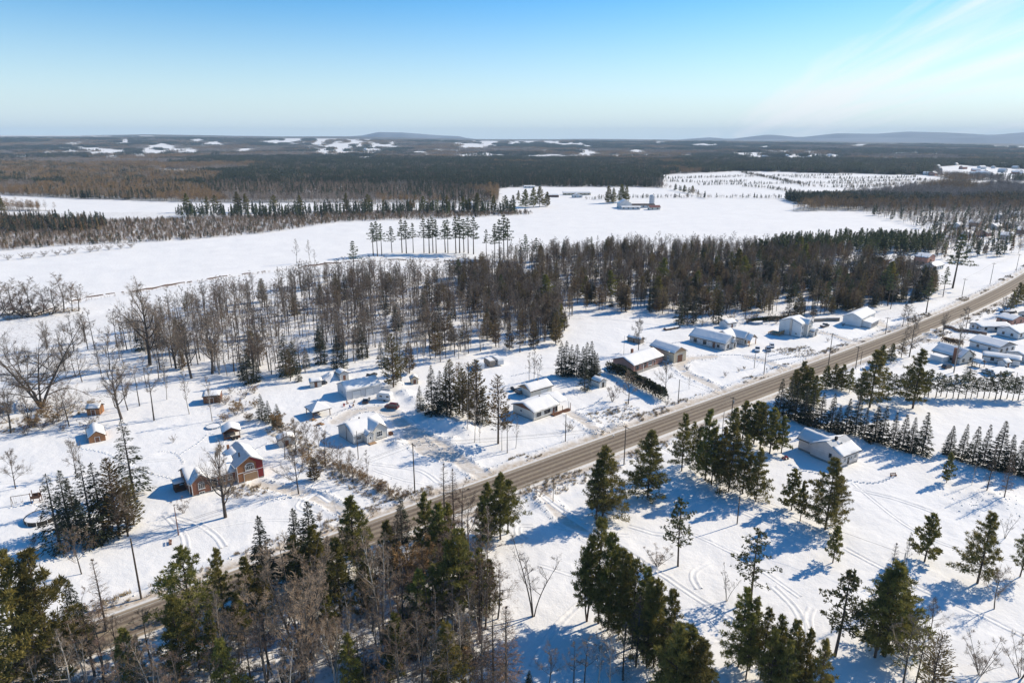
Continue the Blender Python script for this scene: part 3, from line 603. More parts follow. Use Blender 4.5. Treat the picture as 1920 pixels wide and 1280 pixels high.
# ------------------------------------------------------------------ woods: copies on points (only for what reads as one mass)
PROTO = bpy.data.collections.new('tree_models')
def scatter(name, label, cat, xyz, idx, scl, rot, keys, zs=None):
    col = bpy.data.collections.new(name + '_models')
    for i, k in enumerate(keys):
        (tv, tf), (cv, cf), mt, mc = KIND[k]['raw']; V = np.concatenate([tv, cv]); F = np.concatenate([tf, cf + len(tv)])
        if k not in JOINED:
            me = np_mesh(k, V, F, [mt, mc]); me.polygons.foreach_set('material_index', np.r_[np.zeros(len(tf), np.int32), np.ones(len(cf), np.int32)]); JOINED[k] = me
        o = bpy.data.objects.new('%02d_%s' % (i, name), JOINED[k]); col.objects.link(o)
    me = bpy.data.meshes.new(name); me.vertices.add(len(xyz)); me.vertices.foreach_set('co', np.asarray(xyz, np.float32).reshape(-1))
    for nm, ty, dat, fld in (('idx', 'INT', np.asarray(idx, np.int32), 'value'), ('scl', 'FLOAT_VECTOR', np.asarray(scl, np.float32).reshape(-1), 'vector'), ('rot', 'FLOAT_VECTOR', np.asarray(rot, np.float32).reshape(-1), 'vector')):
        me.attributes.new(nm, ty, 'POINT').data.foreach_set(fld, dat)
    o = link(name, me); tag(o, label, cat, kind='stuff')
    ng = bpy.data.node_groups.new(name, 'GeometryNodeTree'); ng.interface.new_socket('Geometry', in_out='INPUT', socket_type='NodeSocketGeometry'); ng.interface.new_socket('Geometry', in_out='OUTPUT', socket_type='NodeSocketGeometry')
    n = ng.nodes; a = n.new('NodeGroupInput'); b_ = n.new('NodeGroupOutput'); ip = n.new('GeometryNodeInstanceOnPoints'); ci = n.new('GeometryNodeCollectionInfo')
    ci.inputs['Collection'].default_value = col; ci.inputs['Separate Children'].default_value = True; ci.inputs['Reset Children'].default_value = True
    ip.inputs['Pick Instance'].default_value = True
    def na_(nm, ty):
        q = n.new('GeometryNodeInputNamedAttribute'); q.data_type = ty; q.inputs['Name'].default_value = nm; return q.outputs['Attribute']
    l = ng.links; l.new(a.outputs[0], ip.inputs['Points']); l.new(ci.outputs[0], ip.inputs['Instance']); l.new(na_('idx', 'INT'), ip.inputs['Instance Index'])
    l.new(na_('scl', 'FLOAT_VECTOR'), ip.inputs['Scale']); e = n.new('FunctionNodeEulerToRotation'); l.new(na_('rot', 'FLOAT_VECTOR'), e.inputs[0]); l.new(e.outputs[0], ip.inputs['Rotation']); l.new(ip.outputs[0], b_.inputs[0])
    md = o.modifiers.new('copies', 'NODES'); md.node_group = ng; return o
JOINED = {}
def cluster(key, keys, size, n):
    tv, tf, cv, cf = [], [], [], []; ot = oc = 0; mts = []
    # one cluster holds one foliage tone so that it keeps two materials
    for _ in range(n):
        k = keys[R.integers(len(keys))]; (a, af), (c, cf_), mt, mc = KIND[k]['raw']; s = R.uniform(.75, 1.2); t = R.uniform(0, 6.28); o = np.array([*R.uniform(-size / 2, size / 2, 2), 0])
        M = np.array([[math.cos(t), math.sin(t), 0], [-math.sin(t), math.cos(t), 0], [0, 0, 1]]) * s
        sub = R.permutation(len(cf_))[:34]; c4 = c.reshape(-1, 4, 3)[sub].reshape(-1, 3)
        c4 = c4.reshape(-1, 4, 3); mid = c4.mean(1, keepdims=True); c4 = ((c4 - mid) * 1.5 + mid).reshape(-1, 3)
        tv.append(a @ M + o); tf.append(af + ot); ot += len(a); cv.append(c4 @ M + o); cf.append(np.arange(len(c4)).reshape(-1, 4) + oc); oc += len(c4)
    KIND[key] = dict(h=12, raw=((np.concatenate(tv), np.concatenate(tf)), (np.concatenate(cv), np.concatenate(cf)), mt, mc))
for k in ('spruce', 'green', 'cedar', 'grey', 'brown', 'tan', 'rust'): cluster('cl_' + k, ['lo_' + k], 18, 11)
def ring(r0, r1, per, amax=42):
    n = int(rad(2 * amax) / 2 * (r1 * r1 - r0 * r0) / per); r = np.sqrt(R.uniform(r0 * r0, r1 * r1, n)); a = R.uniform(-rad(amax), rad(amax), n)
    x, y = r * np.sin(a), r * np.cos(a); px, py = proj(x, y, 0 * x); return x, y, px, py
# tone of the far woods: dark evergreen stands, grey hardwood, tan poplar and rust brush
DARK = [[(1270, 292), (1400, 286), (1755, 312), (1755, 330), (1400, 326), (1290, 322)], [(-50, 335), (120, 340), (360, 338), (520, 345), (700, 352), (820, 350), (960, 338), (960, 352), (820, 366), (640, 364), (400, 352), (0, 352)], [(960, 310), (1240, 306), (1240, 352), (960, 352)],
        [(560, 296), (900, 300), (1010, 330), (960, 345), (700, 350), (500, 340), (450, 320)], [(980, 295), (1150, 300), (1150, 312), (1000, 308)], [(120, 262), (420, 274), (560, 270), (560, 282), (380, 280), (100, 276)]]
TAN = [[(0, 305), (330, 322), (420, 332), (400, 345), (180, 352), (0, 342)], [(60, 352), (330, 350), (420, 362), (200, 374), (40, 366)]]
RUST = [[(380, 346), (620, 346), (760, 352), (900, 362), (930, 384), (760, 378), (560, 376), (400, 372)]]
def tones(x, y, px, py):
    n = len(x); dn = fbm(x / 420 + 9, y / 520, 4); d2 = fbm(x / 300 + 60, y / 380, 3); u = R.uniform(0, 1, n); k = np.where(d2 > .47, np.where(u < .75, 3, 4), np.where(u < .6, 5, 4))
    k = np.where((dn > .48) & (u < .85), np.where(u < .84, 0, 1), k)
    m = np.zeros(n, bool)
    for p in DARK: m |= inpoly(px, py, p)
    k = np.where(m & (u < .55), np.where(u < .56, 0, 1), k); m[:] = False
    for p in TAN: m |= inpoly(px, py, p)
    k = np.where(m, np.where(u < .62, 5, np.where(u < .85, 3, 0)), k); m[:] = False
    for p in RUST: m |= inpoly(px, py, p)
    return np.where(m, np.where(u < .7, 6, np.where(u < .85, 4, 0)), k)
SETS = ['spruce', 'green', 'cedar', 'grey', 'brown', 'tan', 'rust']
def far_wood(name, label, r0, r1, per, s0, s1, hs, pre):
    x, y, px, py = ring(r0, r1, per); m = woods(px, py); x, y, px, py = x[m], y[m], px[m], py[m]; n = len(x)
    z = ground_z(x, y) - .3; s = R.uniform(s0, s1, n); k = tones(x, y, px, py); sc = np.stack([s, s, s * hs * R.uniform(.85, 1.2, n)], 1)
    scatter(name, label, 'woods', np.stack([x, y, z], 1), k, sc, np.stack([0 * x, 0 * x, R.uniform(0, 6.28, n)], 1), [pre + q for q in SETS])
far_wood('distant_woods', 'mixed bare and evergreen woods beyond the snowy fields', 800, 1500, 26, .75, 1.25, 1.0, 'lo_')
far_wood('remote_woods', 'unbroken brown and dark green forest on the plain', 1500, 3300, 240, .9, 1.25, 1.0, 'cl_')
far_wood('skyline_woods', 'hazy blue grey forest reaching to the skyline', 3300, 8500, 1500, 2.2, 3.0, .42, 'cl_')
# ------------------------------------------------------------------ single trees, each a thing with trunk and crown
def plant_at(key, x, y, h, name, label, group=None, wide=1.0, cat='tree'):
    k = KIND[key]; s = h / k['h']; o = thing(name, label, cat, (x, y, gz(x, y) - .12), R.uniform(0, 6.28), group); o.scale = (s * wide, s * wide, s)
    for q in ('trunk', 'crown'):
        c = bpy.data.objects.new(q, k[q]); COL.objects.link(c); c.parent = o
    return o
def plant(key, px, py, top, name, label, group=None, wide=1.0, cat='tree'):
    x, y = g(px, py); return plant_at(key, x, y, max(1.2, height_to(x, y, top)), name, label, group, wide, cat)
NARROW = {'pines of the wedge shaped stand': .72, 'pines of the square stand': .7, 'grove between the road and the pale sided house': .78, 'white pines in the roadside thicket': .82}
def row(label, group, name, items, cat='tree'):
    for it in items: plant(it[0], it[1], it[2], it[3], name, label, group, (it[4] if len(it) > 4 else 1.0) * NARROW.get(group, 1) * R.uniform(.9, 1.1), cat)

# --- below the road, left to right
plant('white_pine_3', 55, 1300, 1040, 'white_pine', 'huge broad white pine with two crowded tops at the thicket end', None, .95)
plant('white_pine_0', 108, 1285, 1036, 'white_pine', 'sunlit white pine crowding the huge broad pine', None, .85)
plant('larch_0', 200, 1185, 1046, 'larch', 'rusty tipped bare larch beside the verge near the huge pine')
plant('spruce_1', 150, 1205, 1085, 'spruce', 'thin dark spruce standing behind bare stems near the huge pine')
plant('white_pine_2', 366, 1215, 1024, 'white_pine', 'dark topped white pine beside the verge above grey saplings')
plant('young_pine_0', 405, 1262, 1150, 'young_pine', 'yellow green young pine in the shade of the thicket', None, .7)
row('white pine in the dense roadside thicket', 'white pines in the roadside thicket', 'white_pine',
    [('white_pine_1', 422, 1165, 1030), ('white_pine_0', 470, 1160, 1040), ('white_pine_3', 596, 1120, 985), ('white_pine_1', 640, 1165, 1010), ('white_pine_2', 560, 1120, 1000), ('white_pine_0', 800, 1060, 925), ('white_pine_3', 826, 1072, 945), ('white_pine_1', 842, 1045, 945), ('white_pine_4', 855, 1185, 995), ('white_pine_3', 790, 1215, 1070),
     ('white_pine_2', 815, 1200, 1065), ('white_pine_0', 900, 1160, 1030), ('white_pine_1', 918, 1150, 1050), ('white_pine_0', 905, 1025, 930), ('white_pine_3', 345, 1265, 1120), ('white_pine_0', 660, 1300, 1190, 1.2), ('spruce_3', 540, 1320, 1215), ('white_pine_1', 455, 1210, 1110), ('white_pine_3', 690, 1150, 1050), ('white_pine_0', 620, 1215, 1110), ('white_pine_3', 250, 1290, 1180), ('white_pine_0', 870, 1110, 1000), ('white_pine_3', 730, 1090, 980), ('white_pine_1', 500, 1170, 1060), ('white_pine_3', 430, 1330, 1200), ('white_pine_3', 840, 1300, 1170), ('white_pine_0', 745, 1270, 1150)])
row('olive green pine of the clump where the thicket meets the road', 'pines where the thicket meets the road', 'white_pine', [('white_pine_1', 938, 1012, 888), ('white_pine_2', 952, 1000, 900), ('white_pine_0', 915, 1000, 905)])
plant('white_pine_3', 665, 1062, 936, 'white_pine', 'pointed white pine with tiered boughs at the edge of the thicket')
plant('spruce_0', 754, 1015, 930, 'spruce', 'almost black spruce at the thicket edge by the road')
plant('spruce_2', 500, 1110, 966, 'spruce', 'slim open spruce rising over the thicket toward the red house')
plant('spruce_1', 590, 1100, 938, 'spruce', 'tall thin spruce with broken tip standing over olive pines')
plant('spruce_2', 562, 1090, 952, 'spruce', 'ragged spruce beside the tall thin one over the thicket')
row('bare rusty larch rising beside the road over the thicket', 'larches beside the road', 'larch', [('larch_0', 836, 1000, 868), ('larch_1', 852, 1000, 875)])
plant('birch_bare', 716, 1205, 985, 'birch', 'white stemmed birch standing in the thicket')
plant('clump_bare', 572, 1272, 1030, 'multi_stemmed_tree', 'big bare clump of many splaying stems rising from one foot', None, 1.1)
plant('bush_gold', 770, 1120, 1012, 'willow_bush', 'orange twigged willow glowing in the middle of the thicket')
row('bare larch at the lower corner of the thicket', 'larches in the lower thicket', 'larch', [('larch_1', 950, 1310, 1135), ('larch_0', 925, 1300, 1140), ('larch_1', 905, 1320, 1175)])
plant('spruce_0', 872, 1230, 1160, 'spruce', 'small black spruce among grey brush in the lower thicket')
THICKET = [(-20, 1345), (160, 1268), (330, 1212), (480, 1150), (640, 1085), (770, 1030), (880, 1005), (945, 1050), (930, 1130), (960, 1340)]
n = 0
while n < 170:
    px, py = R.uniform(-20, 970), R.uniform(1000, 1345)
    if not inpoly(np.array(px), np.array(py), THICKET): continue
    n += 1; k = R.choice(['wood_bare_1', 'wood_bare_3', 'poplar_bare', 'wood_bare_0', 'birch_bare', 'bush_2', 'round_bare_1', 'bush_0']); x, y = g(px, py)
    plant_at(k, x, y, KIND[k]['h'] * R.uniform(.6, .9), 'bare_sapling', {'wood_bare_1': 'brown twigged young tree in the roadside thicket', 'wood_bare_3': 'rusty twigged young tree in the roadside thicket', 'poplar_bare': 'narrow pale stemmed sapling in the roadside thicket', 'wood_bare_0': 'grey twigged young tree in the roadside thicket', 'birch_bare': 'forked whitish birch sapling in the roadside thicket', 'bush_2': 'many stemmed reddish bush in the roadside thicket', 'round_bare_1': 'low round headed brown tree in the roadside thicket', 'bush_0': 'many stemmed brown bush in the roadside thicket'}[str(k)], 'thicket growth ' + str(k).replace('_', ' ').rstrip('0123 '), 1.25)
n = 0
while n < 70:                                                      # low brush along the thicket's floor
    px, py = R.uniform(-20, 970), R.uniform(1000, 1345)
    if not inpoly(np.array(px), np.array(py), THICKET): continue
    n += 1; k = R.choice(['bush_0', 'bush_2', 'bush_1']); x, y = g(px, py); plant_at(k, x, y, R.uniform(1.8, 3.6), 'thicket_shrub', 'low bare shrub on the floor of the roadside thicket', 'shrubs on the thicket floor', 1.3, 'shrub')

# --- the open snow below the road, right half
plant('three_bare', 1000, 1156, 1010, 'bare_tree', 'slender bare tree with three stems on open snow')
row('tall white pine in the dark wedge shaped stand on the slope', 'pines of the wedge shaped stand', 'white_pine',
    [('white_pine_2', 1122, 1168, 972), ('white_pine_4', 1100, 1165, 1010), ('white_pine_1', 1140, 1180, 1000), ('white_pine_0', 1160, 1190, 1030), ('white_pine_2', 1185, 1215, 1050), ('white_pine_1', 1205, 1225, 1065), ('white_pine_0', 1172, 1200, 1040), ('white_pine_3', 1225, 1250, 1090), ('white_pine_1', 1250, 1275, 1105), ('white_pine_0', 1212, 1250, 1085)])
row('sunlit yellow green pine at the low tip of the wedge shaped stand', 'pines at the tip of the wedge shaped stand', 'white_pine', [('white_pine_3', 1285, 1330, 1175), ('white_pine_0', 1262, 1340, 1170), ('white_pine_1', 1305, 1350, 1200)])
row('pinkish brown larch in front of the wedge shaped stand', 'larches before the wedge shaped stand', 'larch', [('larch_1', 1192, 1250, 1118, 1.15), ('larch_1', 1250, 1275, 1148, 1.15), ('larch_0', 1168, 1275, 1165)])
row('thin bare tree below the larches on shaded snow', 'thin bare trees below the larches', 'bare_tree', [('poplar_bare', 1120, 1290, 1170), ('wood_bare_2', 1095, 1310, 1195), ('poplar_bare', 1145, 1310, 1180), ('wood_bare_0', 1075, 1300, 1200), ('round_bare_1', 1030, 1285, 1215)])
plant('spruce_0', 992, 1300, 1255, 'spruce', 'little spruce tip at the foot of the larch thicket')
plant('red_pine_0', 1271, 1062, 937, 'red_pine', 'lone red pine with bare foot on open snow above the wedge stand')
plant('red_pine_1', 1407, 1130, 993, 'red_pine', 'red pine standing behind the dense square stand of pines')
plant('bush_0', 1232, 1062, 1030, 'shrub', 'pale bare shrub beside the lone red pine', None, 1.4, 'shrub')
plant('three_bare', 1362, 1128, 1065, 'bare_tree', 'small crooked bare tree beside the square stand of pines')
row('young pine in the dense square stand at the bottom', 'pines of the square stand', 'white_pine',
    [('white_pine_0', 1384, 1250, 1102), ('white_pine_1', 1405, 1255, 1120), ('white_pine_2', 1425, 1275, 1140), ('white_pine_0', 1450, 1290, 1155), ('white_pine_3', 1475, 1310, 1165), ('white_pine_1', 1500, 1325, 1180), ('white_pine_0', 1528, 1345, 1200), ('white_pine_2', 1440, 1320, 1180), ('white_pine_1', 1465, 1340, 1200), ('white_pine_2', 1398, 1275, 1150)])
plant('red_pine_0', 1565, 1230, 1070, 'red_pine', 'see through red pine with one side stem beside the square stand', None, 1.1)
row('white pine of the triple group around the short grey pole', 'pines around the short grey pole', 'white_pine', [('white_pine_2', 1640, 1232, 1070), ('white_pine_3', 1658, 1230, 1058), ('white_pine_1', 1682, 1215, 1110)])
plant('larch_1', 1660, 1140, 1018, 'larch', 'orange tipped larch rising behind the triple pine group', None, .8)
plant('poplar_bare', 1697, 1075, 1000, 'bare_tree', 'slim bare tree above the short grey pole', None, .7)
row('dark stemmed bare tree at the foot of the triple pine group', 'bare trees by the triple pine group', 'bare_tree', [('wood_bare_0', 1690, 1300, 1155), ('wood_bare_2', 1715, 1290, 1175), ('round_bare_1', 1740, 1200, 1130)])
plant('cedar_1', 1742, 1310, 1190, 'cedar', 'rusty cedar at the bottom edge beside dark bare trees')
plant('bush_0', 1837, 1266, 1205, 'shrub', 'vase shaped bare shrub alone on bright snow', None, .9, 'shrub')
plant('bush_0', 1913, 1272, 1200, 'shrub', 'leaning bare shrub on the shaded corner of the slope', None, .8, 'shrub')
plant('young_pine_0', 1733, 1054, 968, 'young_pine', 'small symmetrical pine alone on the open snow')
plant('young_pine_1', 1561, 1056, 990, 'young_pine', 'small pine beside the straight sledge track')
plant('white_pine_1', 1832, 1094, 962, 'white_pine', 'wide white pine with bare sturdy foot over a shadow')
plant('round_bare_1', 1864, 1142, 1070, 'bare_tree', 'small bare tree next to the wide white pine')
plant('white_pine_2', 1912, 1082, 985, 'white_pine', 'dark pine beyond the wide white pine', None, .8)
plant('three_bare', 1884, 1008, 960, 'bare_tree', 'thin forked bare tree on the snowy mound')
row('pine of the pair on the lawn below the pale sided house', 'pair of pines below the pale sided house', 'white_pine', [('white_pine_0', 1547, 993, 860), ('white_pine_2', 1565, 986, 892, .8)])
plant('young_pine_0', 1484, 956, 882, 'young_pine', 'narrow young pine left of the pair below the pale sided house')
plant('young_pine_1', 1500, 978, 905, 'young_pine', 'sparse pine sapling touching the narrow young pine', None, .7)
# --- between the road and the pale sided house
plant('white_pine_3', 1130, 966, 838, 'white_pine', 'broad olive white pine beside the road on shaded snow')
plant('white_pine_2', 1118, 972, 862, 'white_pine', 'thinner pine overlapping the broad olive one by the road')
plant('white_pine_3', 1214, 932, 808, 'white_pine', 'perfectly tiered white pine standing alone beside the road')
row('dark white pine in the grove between road and pale sided house', 'grove between the road and the pale sided house', 'white_pine',
    [('white_pine_1', 1278, 882, 775), ('white_pine_2', 1296, 868, 790), ('white_pine_0', 1322, 900, 768), ('white_pine_2', 1334, 908, 800), ('white_pine_3', 1366, 920, 793), ('white_pine_0', 1352, 905, 800), ('white_pine_1', 1392, 925, 815), ('white_pine_3', 1417, 940, 840), ('white_pine_0', 1308, 885, 800), ('white_pine_2', 1402, 930, 850)])
row('slim young pine with bare stem behind the dark grove', 'slim pines behind the grove', 'young_pine', [('young_pine_1', 1391, 826, 754), ('young_pine_0', 1413, 832, 756), ('young_pine_1', 1425, 842, 758), ('young_pine_0', 1443, 850, 768), ('young_pine_1', 1465, 848, 782), ('young_pine_1', 1402, 835, 790), ('young_pine_0', 1375, 815, 765)])
T = [(1463, 779, 708), (1478, 783, 702), (1491, 787, 716), (1505, 790, 724), (1509, 795, 730), (1524, 798, 734), (1537, 800, 732), (1554, 805, 738), (1571, 810, 752), (1587, 815, 748), (1604, 818, 738), (1620, 824, 758), (1636, 829, 762), (1655, 834, 766), (1671, 838, 774), (1690, 842, 774), (1708, 847, 778), (1728, 853, 776)]
row('dark pointed spruce in the straight row behind the pale sided house', 'spruce row behind the pale sided house', 'spruce', [('row_spruce_%d' % R.integers(2), a + R.uniform(-3, 3), b + R.uniform(-2, 2), c + R.uniform(-5, 9), R.uniform(.9, 1.2)) for i, (a, b, c) in enumerate(T)])
T = [(1777, 853, 794), (1800, 861, 791), (1821, 868, 792), (1843, 873, 795), (1866, 878, 790), (1888, 882, 806), (1908, 886, 812), (1925, 892, 815)]
row('dark pointed spruce in the second row across the white lawn', 'spruce row across the white lawn', 'spruce', [('row_spruce_%d' % R.integers(2), a + R.uniform(-3, 3), b + R.uniform(-2, 2), c + R.uniform(-4, 9), R.uniform(.9, 1.2)) for i, (a, b, c) in enumerate(T)])
row('thin tree on a bare pole stem in front of the second spruce row', 'thin trees before the second spruce row', 'bare_tree', [('poplar_bare', 1822, 907, 850, .7), ('larch_0', 1850, 920, 838, .8), ('larch_1', 1882, 936, 845, .8)])
plant('young_pine_0', 1775, 903, 848, 'young_pine', 'yellowish sapling pine at the end of the second spruce row', None, .7)
plant('white_pine_1', 1711, 766, 656, 'white_pine', 'massive white pine alone between lawn and the tall pine hedge', None, 1.1)
row('bushy pine of the clump at the roadside end of the spruce row', 'pine clump at the roadside end of the spruce row', 'white_pine', [('white_pine_3', 1500, 752, 678, 1.0), ('white_pine_0', 1513, 756, 690), ('white_pine_1', 1488, 748, 690), ('white_pine_0', 1525, 762, 705)])
plant('white_pine_1', 1630, 765, 658, 'white_pine', 'brown flecked pine with ragged head by the pine hedge', None, 1.2)
plant('white_pine_2', 1612, 760, 700, 'white_pine', 'low olive pine leaning on the ragged headed pine')
row('clipped dark pine in the short block by the road', 'clipped pines by the road', 'white_pine', [('white_pine_3', 1548, 728, 684, .9), ('white_pine_0', 1562, 731, 682, .9), ('white_pine_3', 1577, 733, 684, .9), ('white_pine_1', 1592, 736, 690, .9), ('white_pine_0', 1570, 728, 690, .9)])
row('small dark topped pine on a thin stem in the pine hedge', 'pine hedge between lawn and street', 'hedge_pine', [('red_pine_%d' % (i % 2), 1652 + i * 11.2 + R.uniform(-2, 2), 742 + i * .28 + R.uniform(-2, 3), 696 + i * .25 + R.uniform(-6, 7), 1.3) for i in range(25)])
plant('spruce_3', 1816, 712, 658, 'spruce', 'open tiered spruce on the back lawn behind the pine hedge')
plant('poplar_bare', 1788, 699, 575, 'bare_tree', 'tall thin bare tree on the back lawn beside the brown chimney house')
plant('round_bare_0', 1705, 668, 595, 'bare_tree', 'wide grey bare tree beside the road near the street entrance')
row('short pine by the road near the wide grey bare tree', 'short roadside pines', 'white_pine', [('white_pine_3', 1652, 684, 644), ('white_pine_0', 1670, 678, 642)])
plant('cedar_1', 1690, 668, 632, 'cedar', 'round reddish cedar at the foot of the wide grey bare tree', None, 1.5)
row('dark pine beside the road where it leaves the street', 'pines where the road leaves the street', 'white_pine', [('white_pine_0', 1905, 575, 530), ('white_pine_3', 1920, 570, 525), ('white_pine_1', 1895, 583, 548)])
plant('maple_bare', 1768, 628, 590, 'bare_tree', 'stumpy pruned bare tree at the street corner', None, .9)
row('bare tree in front of the long white hall', 'bare trees before the long white hall', 'bare_tree', [('round_bare_0', 1692, 612, 572), ('round_bare_1', 1702, 608, 575)])
row('grey bare street tree by the dark trailer', 'bare street trees by the dark trailer', 'bare_tree', [('maple_bare', 1880, 592, 560), ('round_bare_0', 1892, 588, 555)])

# --- gardens on the far side of the road
row('dark spruce on a bare foot in the garden left of the red house', 'spruces left of the red house', 'spruce', [('spruce_3', 114, 1030, 888), ('spruce_2', 133, 994, 880), ('spruce_3', 177, 1016, 862), ('spruce_1', 198, 1012, 866), ('spruce_2', 146, 1000, 895)])
plant('cedar_0', 225, 1004, 858, 'cedar', 'golden brown cedar with dense crown beside the dark spruces', None, .95)
plant('cedar_0', 252, 985, 895, 'cedar', 'second golden brown cedar behind the leaning bare tree', None, .95)
plant('spruce_3', 252, 932, 786, 'spruce', 'tall broad spruce with tiered boughs behind the golden cedars', None, 1.05)
plant('maple_bare', 240, 1005, 930, 'bare_tree', 'leaning bare tree growing out under the golden cedar', None, .9)
plant('maple_bare', 423, 971, 852, 'bare_tree', 'big open bare maple in front of the red house', None, 1.0)
plant('round_bare_0', 29, 915, 848, 'bare_tree', 'neat round bare tree alone on the white meadow')
plant('round_bare_0', 143, 890, 828, 'bare_tree', 'airy bare tree behind the dark spruces')
plant('round_bare_1', 153, 1076, 995, 'bare_tree', 'tan twigged small tree beside the verge below the spruces')
plant('bush_2', 62, 1020, 1000, 'shrub', 'twiggy bush in the shade of the garden spruces', None, 1.2, 'shrub')
row('dark evergreen beside the golden willow bush', 'evergreens beside the golden willow', 'spruce', [('spruce_0', 492, 788, 738), ('spruce_1', 505, 793, 750), ('spruce_0', 522, 800, 756)])
plant('bush_gold', 520, 806, 770, 'willow_bush', 'golden twigged willow bush by the dark evergreens', None, 1.3, 'shrub')
row('bare tree in the hedgerow beside the white sided house', 'trees of the hedgerow by the white sided house', 'bare_tree', [('round_bare_1', 534, 861, 800), ('round_bare_0', 555, 852, 790), ('round_bare_1', 580, 858, 795), ('round_bare_0', 610, 874, 815), ('round_bare_1', 642, 896, 840), ('round_bare_1', 662, 905, 850), ('poplar_bare', 690, 905, 845), ('round_bare_0', 560, 925, 845), ('round_bare_1', 598, 838, 800), ('round_bare_1', 625, 870, 838)])
plant('cedar_0', 590, 900, 858, 'cedar', 'small round bronze cedar on the lawn by the hedgerow', None, 1.4)
for i in range(26):
    t = i / 25; px, py = 545 + 205 * t + R.uniform(-10, 10), 845 + 92 * t + R.uniform(-8, 8); x, y = g(px, py)
    plant_at(R.choice(['bush_0', 'bush_2', 'bush_1']), x, y, R.uniform(1.6, 3.4), 'hedgerow_shrub', 'brown leafless shrub in the hedgerow by the white sided house', 'shrubs of the hedgerow', 1.2, 'shrub')
row('slim bare tree on the snow bank beside the sanded drive', 'slim trees beside the sanded drive', 'bare_tree', [('poplar_bare', 890, 829, 735, .8), ('poplar_bare', 900, 832, 790, .6), ('wood_bare_2', 941, 845, 780, .7), ('wood_bare_0', 951, 848, 765, .8), ('poplar_bare', 967, 840, 775, .8), ('poplar_bare', 876, 812, 740, .8)])
plant('cedar_2', 934, 832, 704, 'larch', 'bronze conifer with bare foot standing before the porch bungalow', None, 1.1)
row('black green spruce in the clump beside the snow heaps', 'spruce clump beside the snow heaps', 'spruce', [('spruce_0', 788, 770, 724), ('spruce_0', 811, 776, 684), ('spruce_3', 838, 779, 690), ('spruce_1', 826, 772, 694)])
row('bronze topped cedar in the clump beside the snow heaps', 'cedars beside the snow heaps', 'cedar', [('cedar_0', 845, 776, 674), ('cedar_0', 868, 783, 690), ('cedar_1', 880, 786, 682), ('cedar_0', 894, 792, 674), ('cedar_2', 862, 775, 680), ('spruce_1', 905, 795, 730)])
row('tall garden spruce in the group behind the porch bungalow', 'spruces behind the porch bungalow', 'spruce', [('spruce_2', 1052, 705, 640), ('spruce_1', 1061, 704, 638), ('spruce_2', 1071, 702, 645), ('spruce_1', 1081, 704, 644), ('spruce_2', 1092, 703, 648), ('spruce_1', 1099, 706, 640), ('spruce_2', 1108, 708, 638), ('spruce_2', 1118, 715, 660), ('spruce_1', 1113, 712, 655)])
plant('spruce_3', 1096, 731, 676, 'spruce', 'wide tiered spruce standing in front of the garden spruce group', None, 1.1)
row('bare garden tree behind the porch bungalow', 'bare trees behind the porch bungalow', 'bare_tree', [('poplar_bare', 1001, 722, 652), ('poplar_bare', 992, 715, 660), ('birch_bare', 1009, 718, 665)])
plant('round_bare_1', 1178, 757, 700, 'apple_tree', 'low spreading grey apple tree before the black hedge', None, 1.25)
plant('bush_2', 1148, 752, 722, 'shrub', 'rusty bush between the small shed and the apple tree', None, 1.0, 'shrub')
plant('round_bare_0', 1197, 659, 602, 'bare_tree', 'bare tree on the field behind the brick bungalow')
plant('round_bare_0', 1248, 735, 682, 'bare_tree', 'fan shaped bare tree on the lawn of the brick bungalow')
plant('poplar_bare', 1292, 730, 705, 'bare_tree', 'tiny bare sapling by the road below the brick bungalow')
row('little snow bound shrub on the front lawns', 'little shrubs on the front lawns', 'shrub', [('bush_0', 1288, 694, 684), ('bush_2', 1360, 706, 696), ('bush_0', 1385, 696, 688), ('bush_1', 1395, 692, 686), ('bush_0', 1066, 808, 790), ('bush_2', 1072, 806, 796), ('bush_0', 1552, 640, 632), ('bush_2', 1580, 612, 604), ('bush_0', 325, 828, 815), ('bush_2', 345, 962, 935), ('bush_0', 440, 935, 915), ('bush_1', 415, 845, 832), ('bush_0', 1250, 758, 745)], 'shrub')
# --- wood edge behind the gardens
row('dark spruce at the edge of the wood behind the gardens', 'dark spruces along the wood edge', 'spruce',
    [('spruce_0', 466, 720, 655), ('spruce_1', 456, 712, 662), ('spruce_0', 482, 716, 670), ('spruce_1', 538, 706, 625), ('spruce_0', 552, 700, 640), ('spruce_1', 575, 690, 650), ('spruce_0', 602, 682, 615), ('spruce_0', 632, 690, 630), ('spruce_1', 645, 690, 640), ('spruce_0', 680, 672, 610), ('spruce_1', 560, 716, 680), ('spruce_2', 715, 690, 640)])
row('bronze cedar at the edge of the wood behind the gardens', 'bronze cedars along the wood edge', 'cedar', [('cedar_0', 738, 728, 628), ('cedar_2', 752, 715, 635), ('cedar_0', 768, 700, 640), ('cedar_2', 545, 715, 655), ('cedar_0', 955, 655, 605), ('cedar_2', 975, 660, 600), ('cedar_0', 1000, 652, 600), ('cedar_0', 1042, 645, 585), ('cedar_1', 930, 650, 600)])
plant('willow_bare', 78, 764, 606, 'willow_tree', 'enormous old bare willow with splayed limbs on the meadow edge', None, .95)
plant('maple_bare', 281, 684, 545, 'bare_tree', 'tall bare maple standing free before the wood')
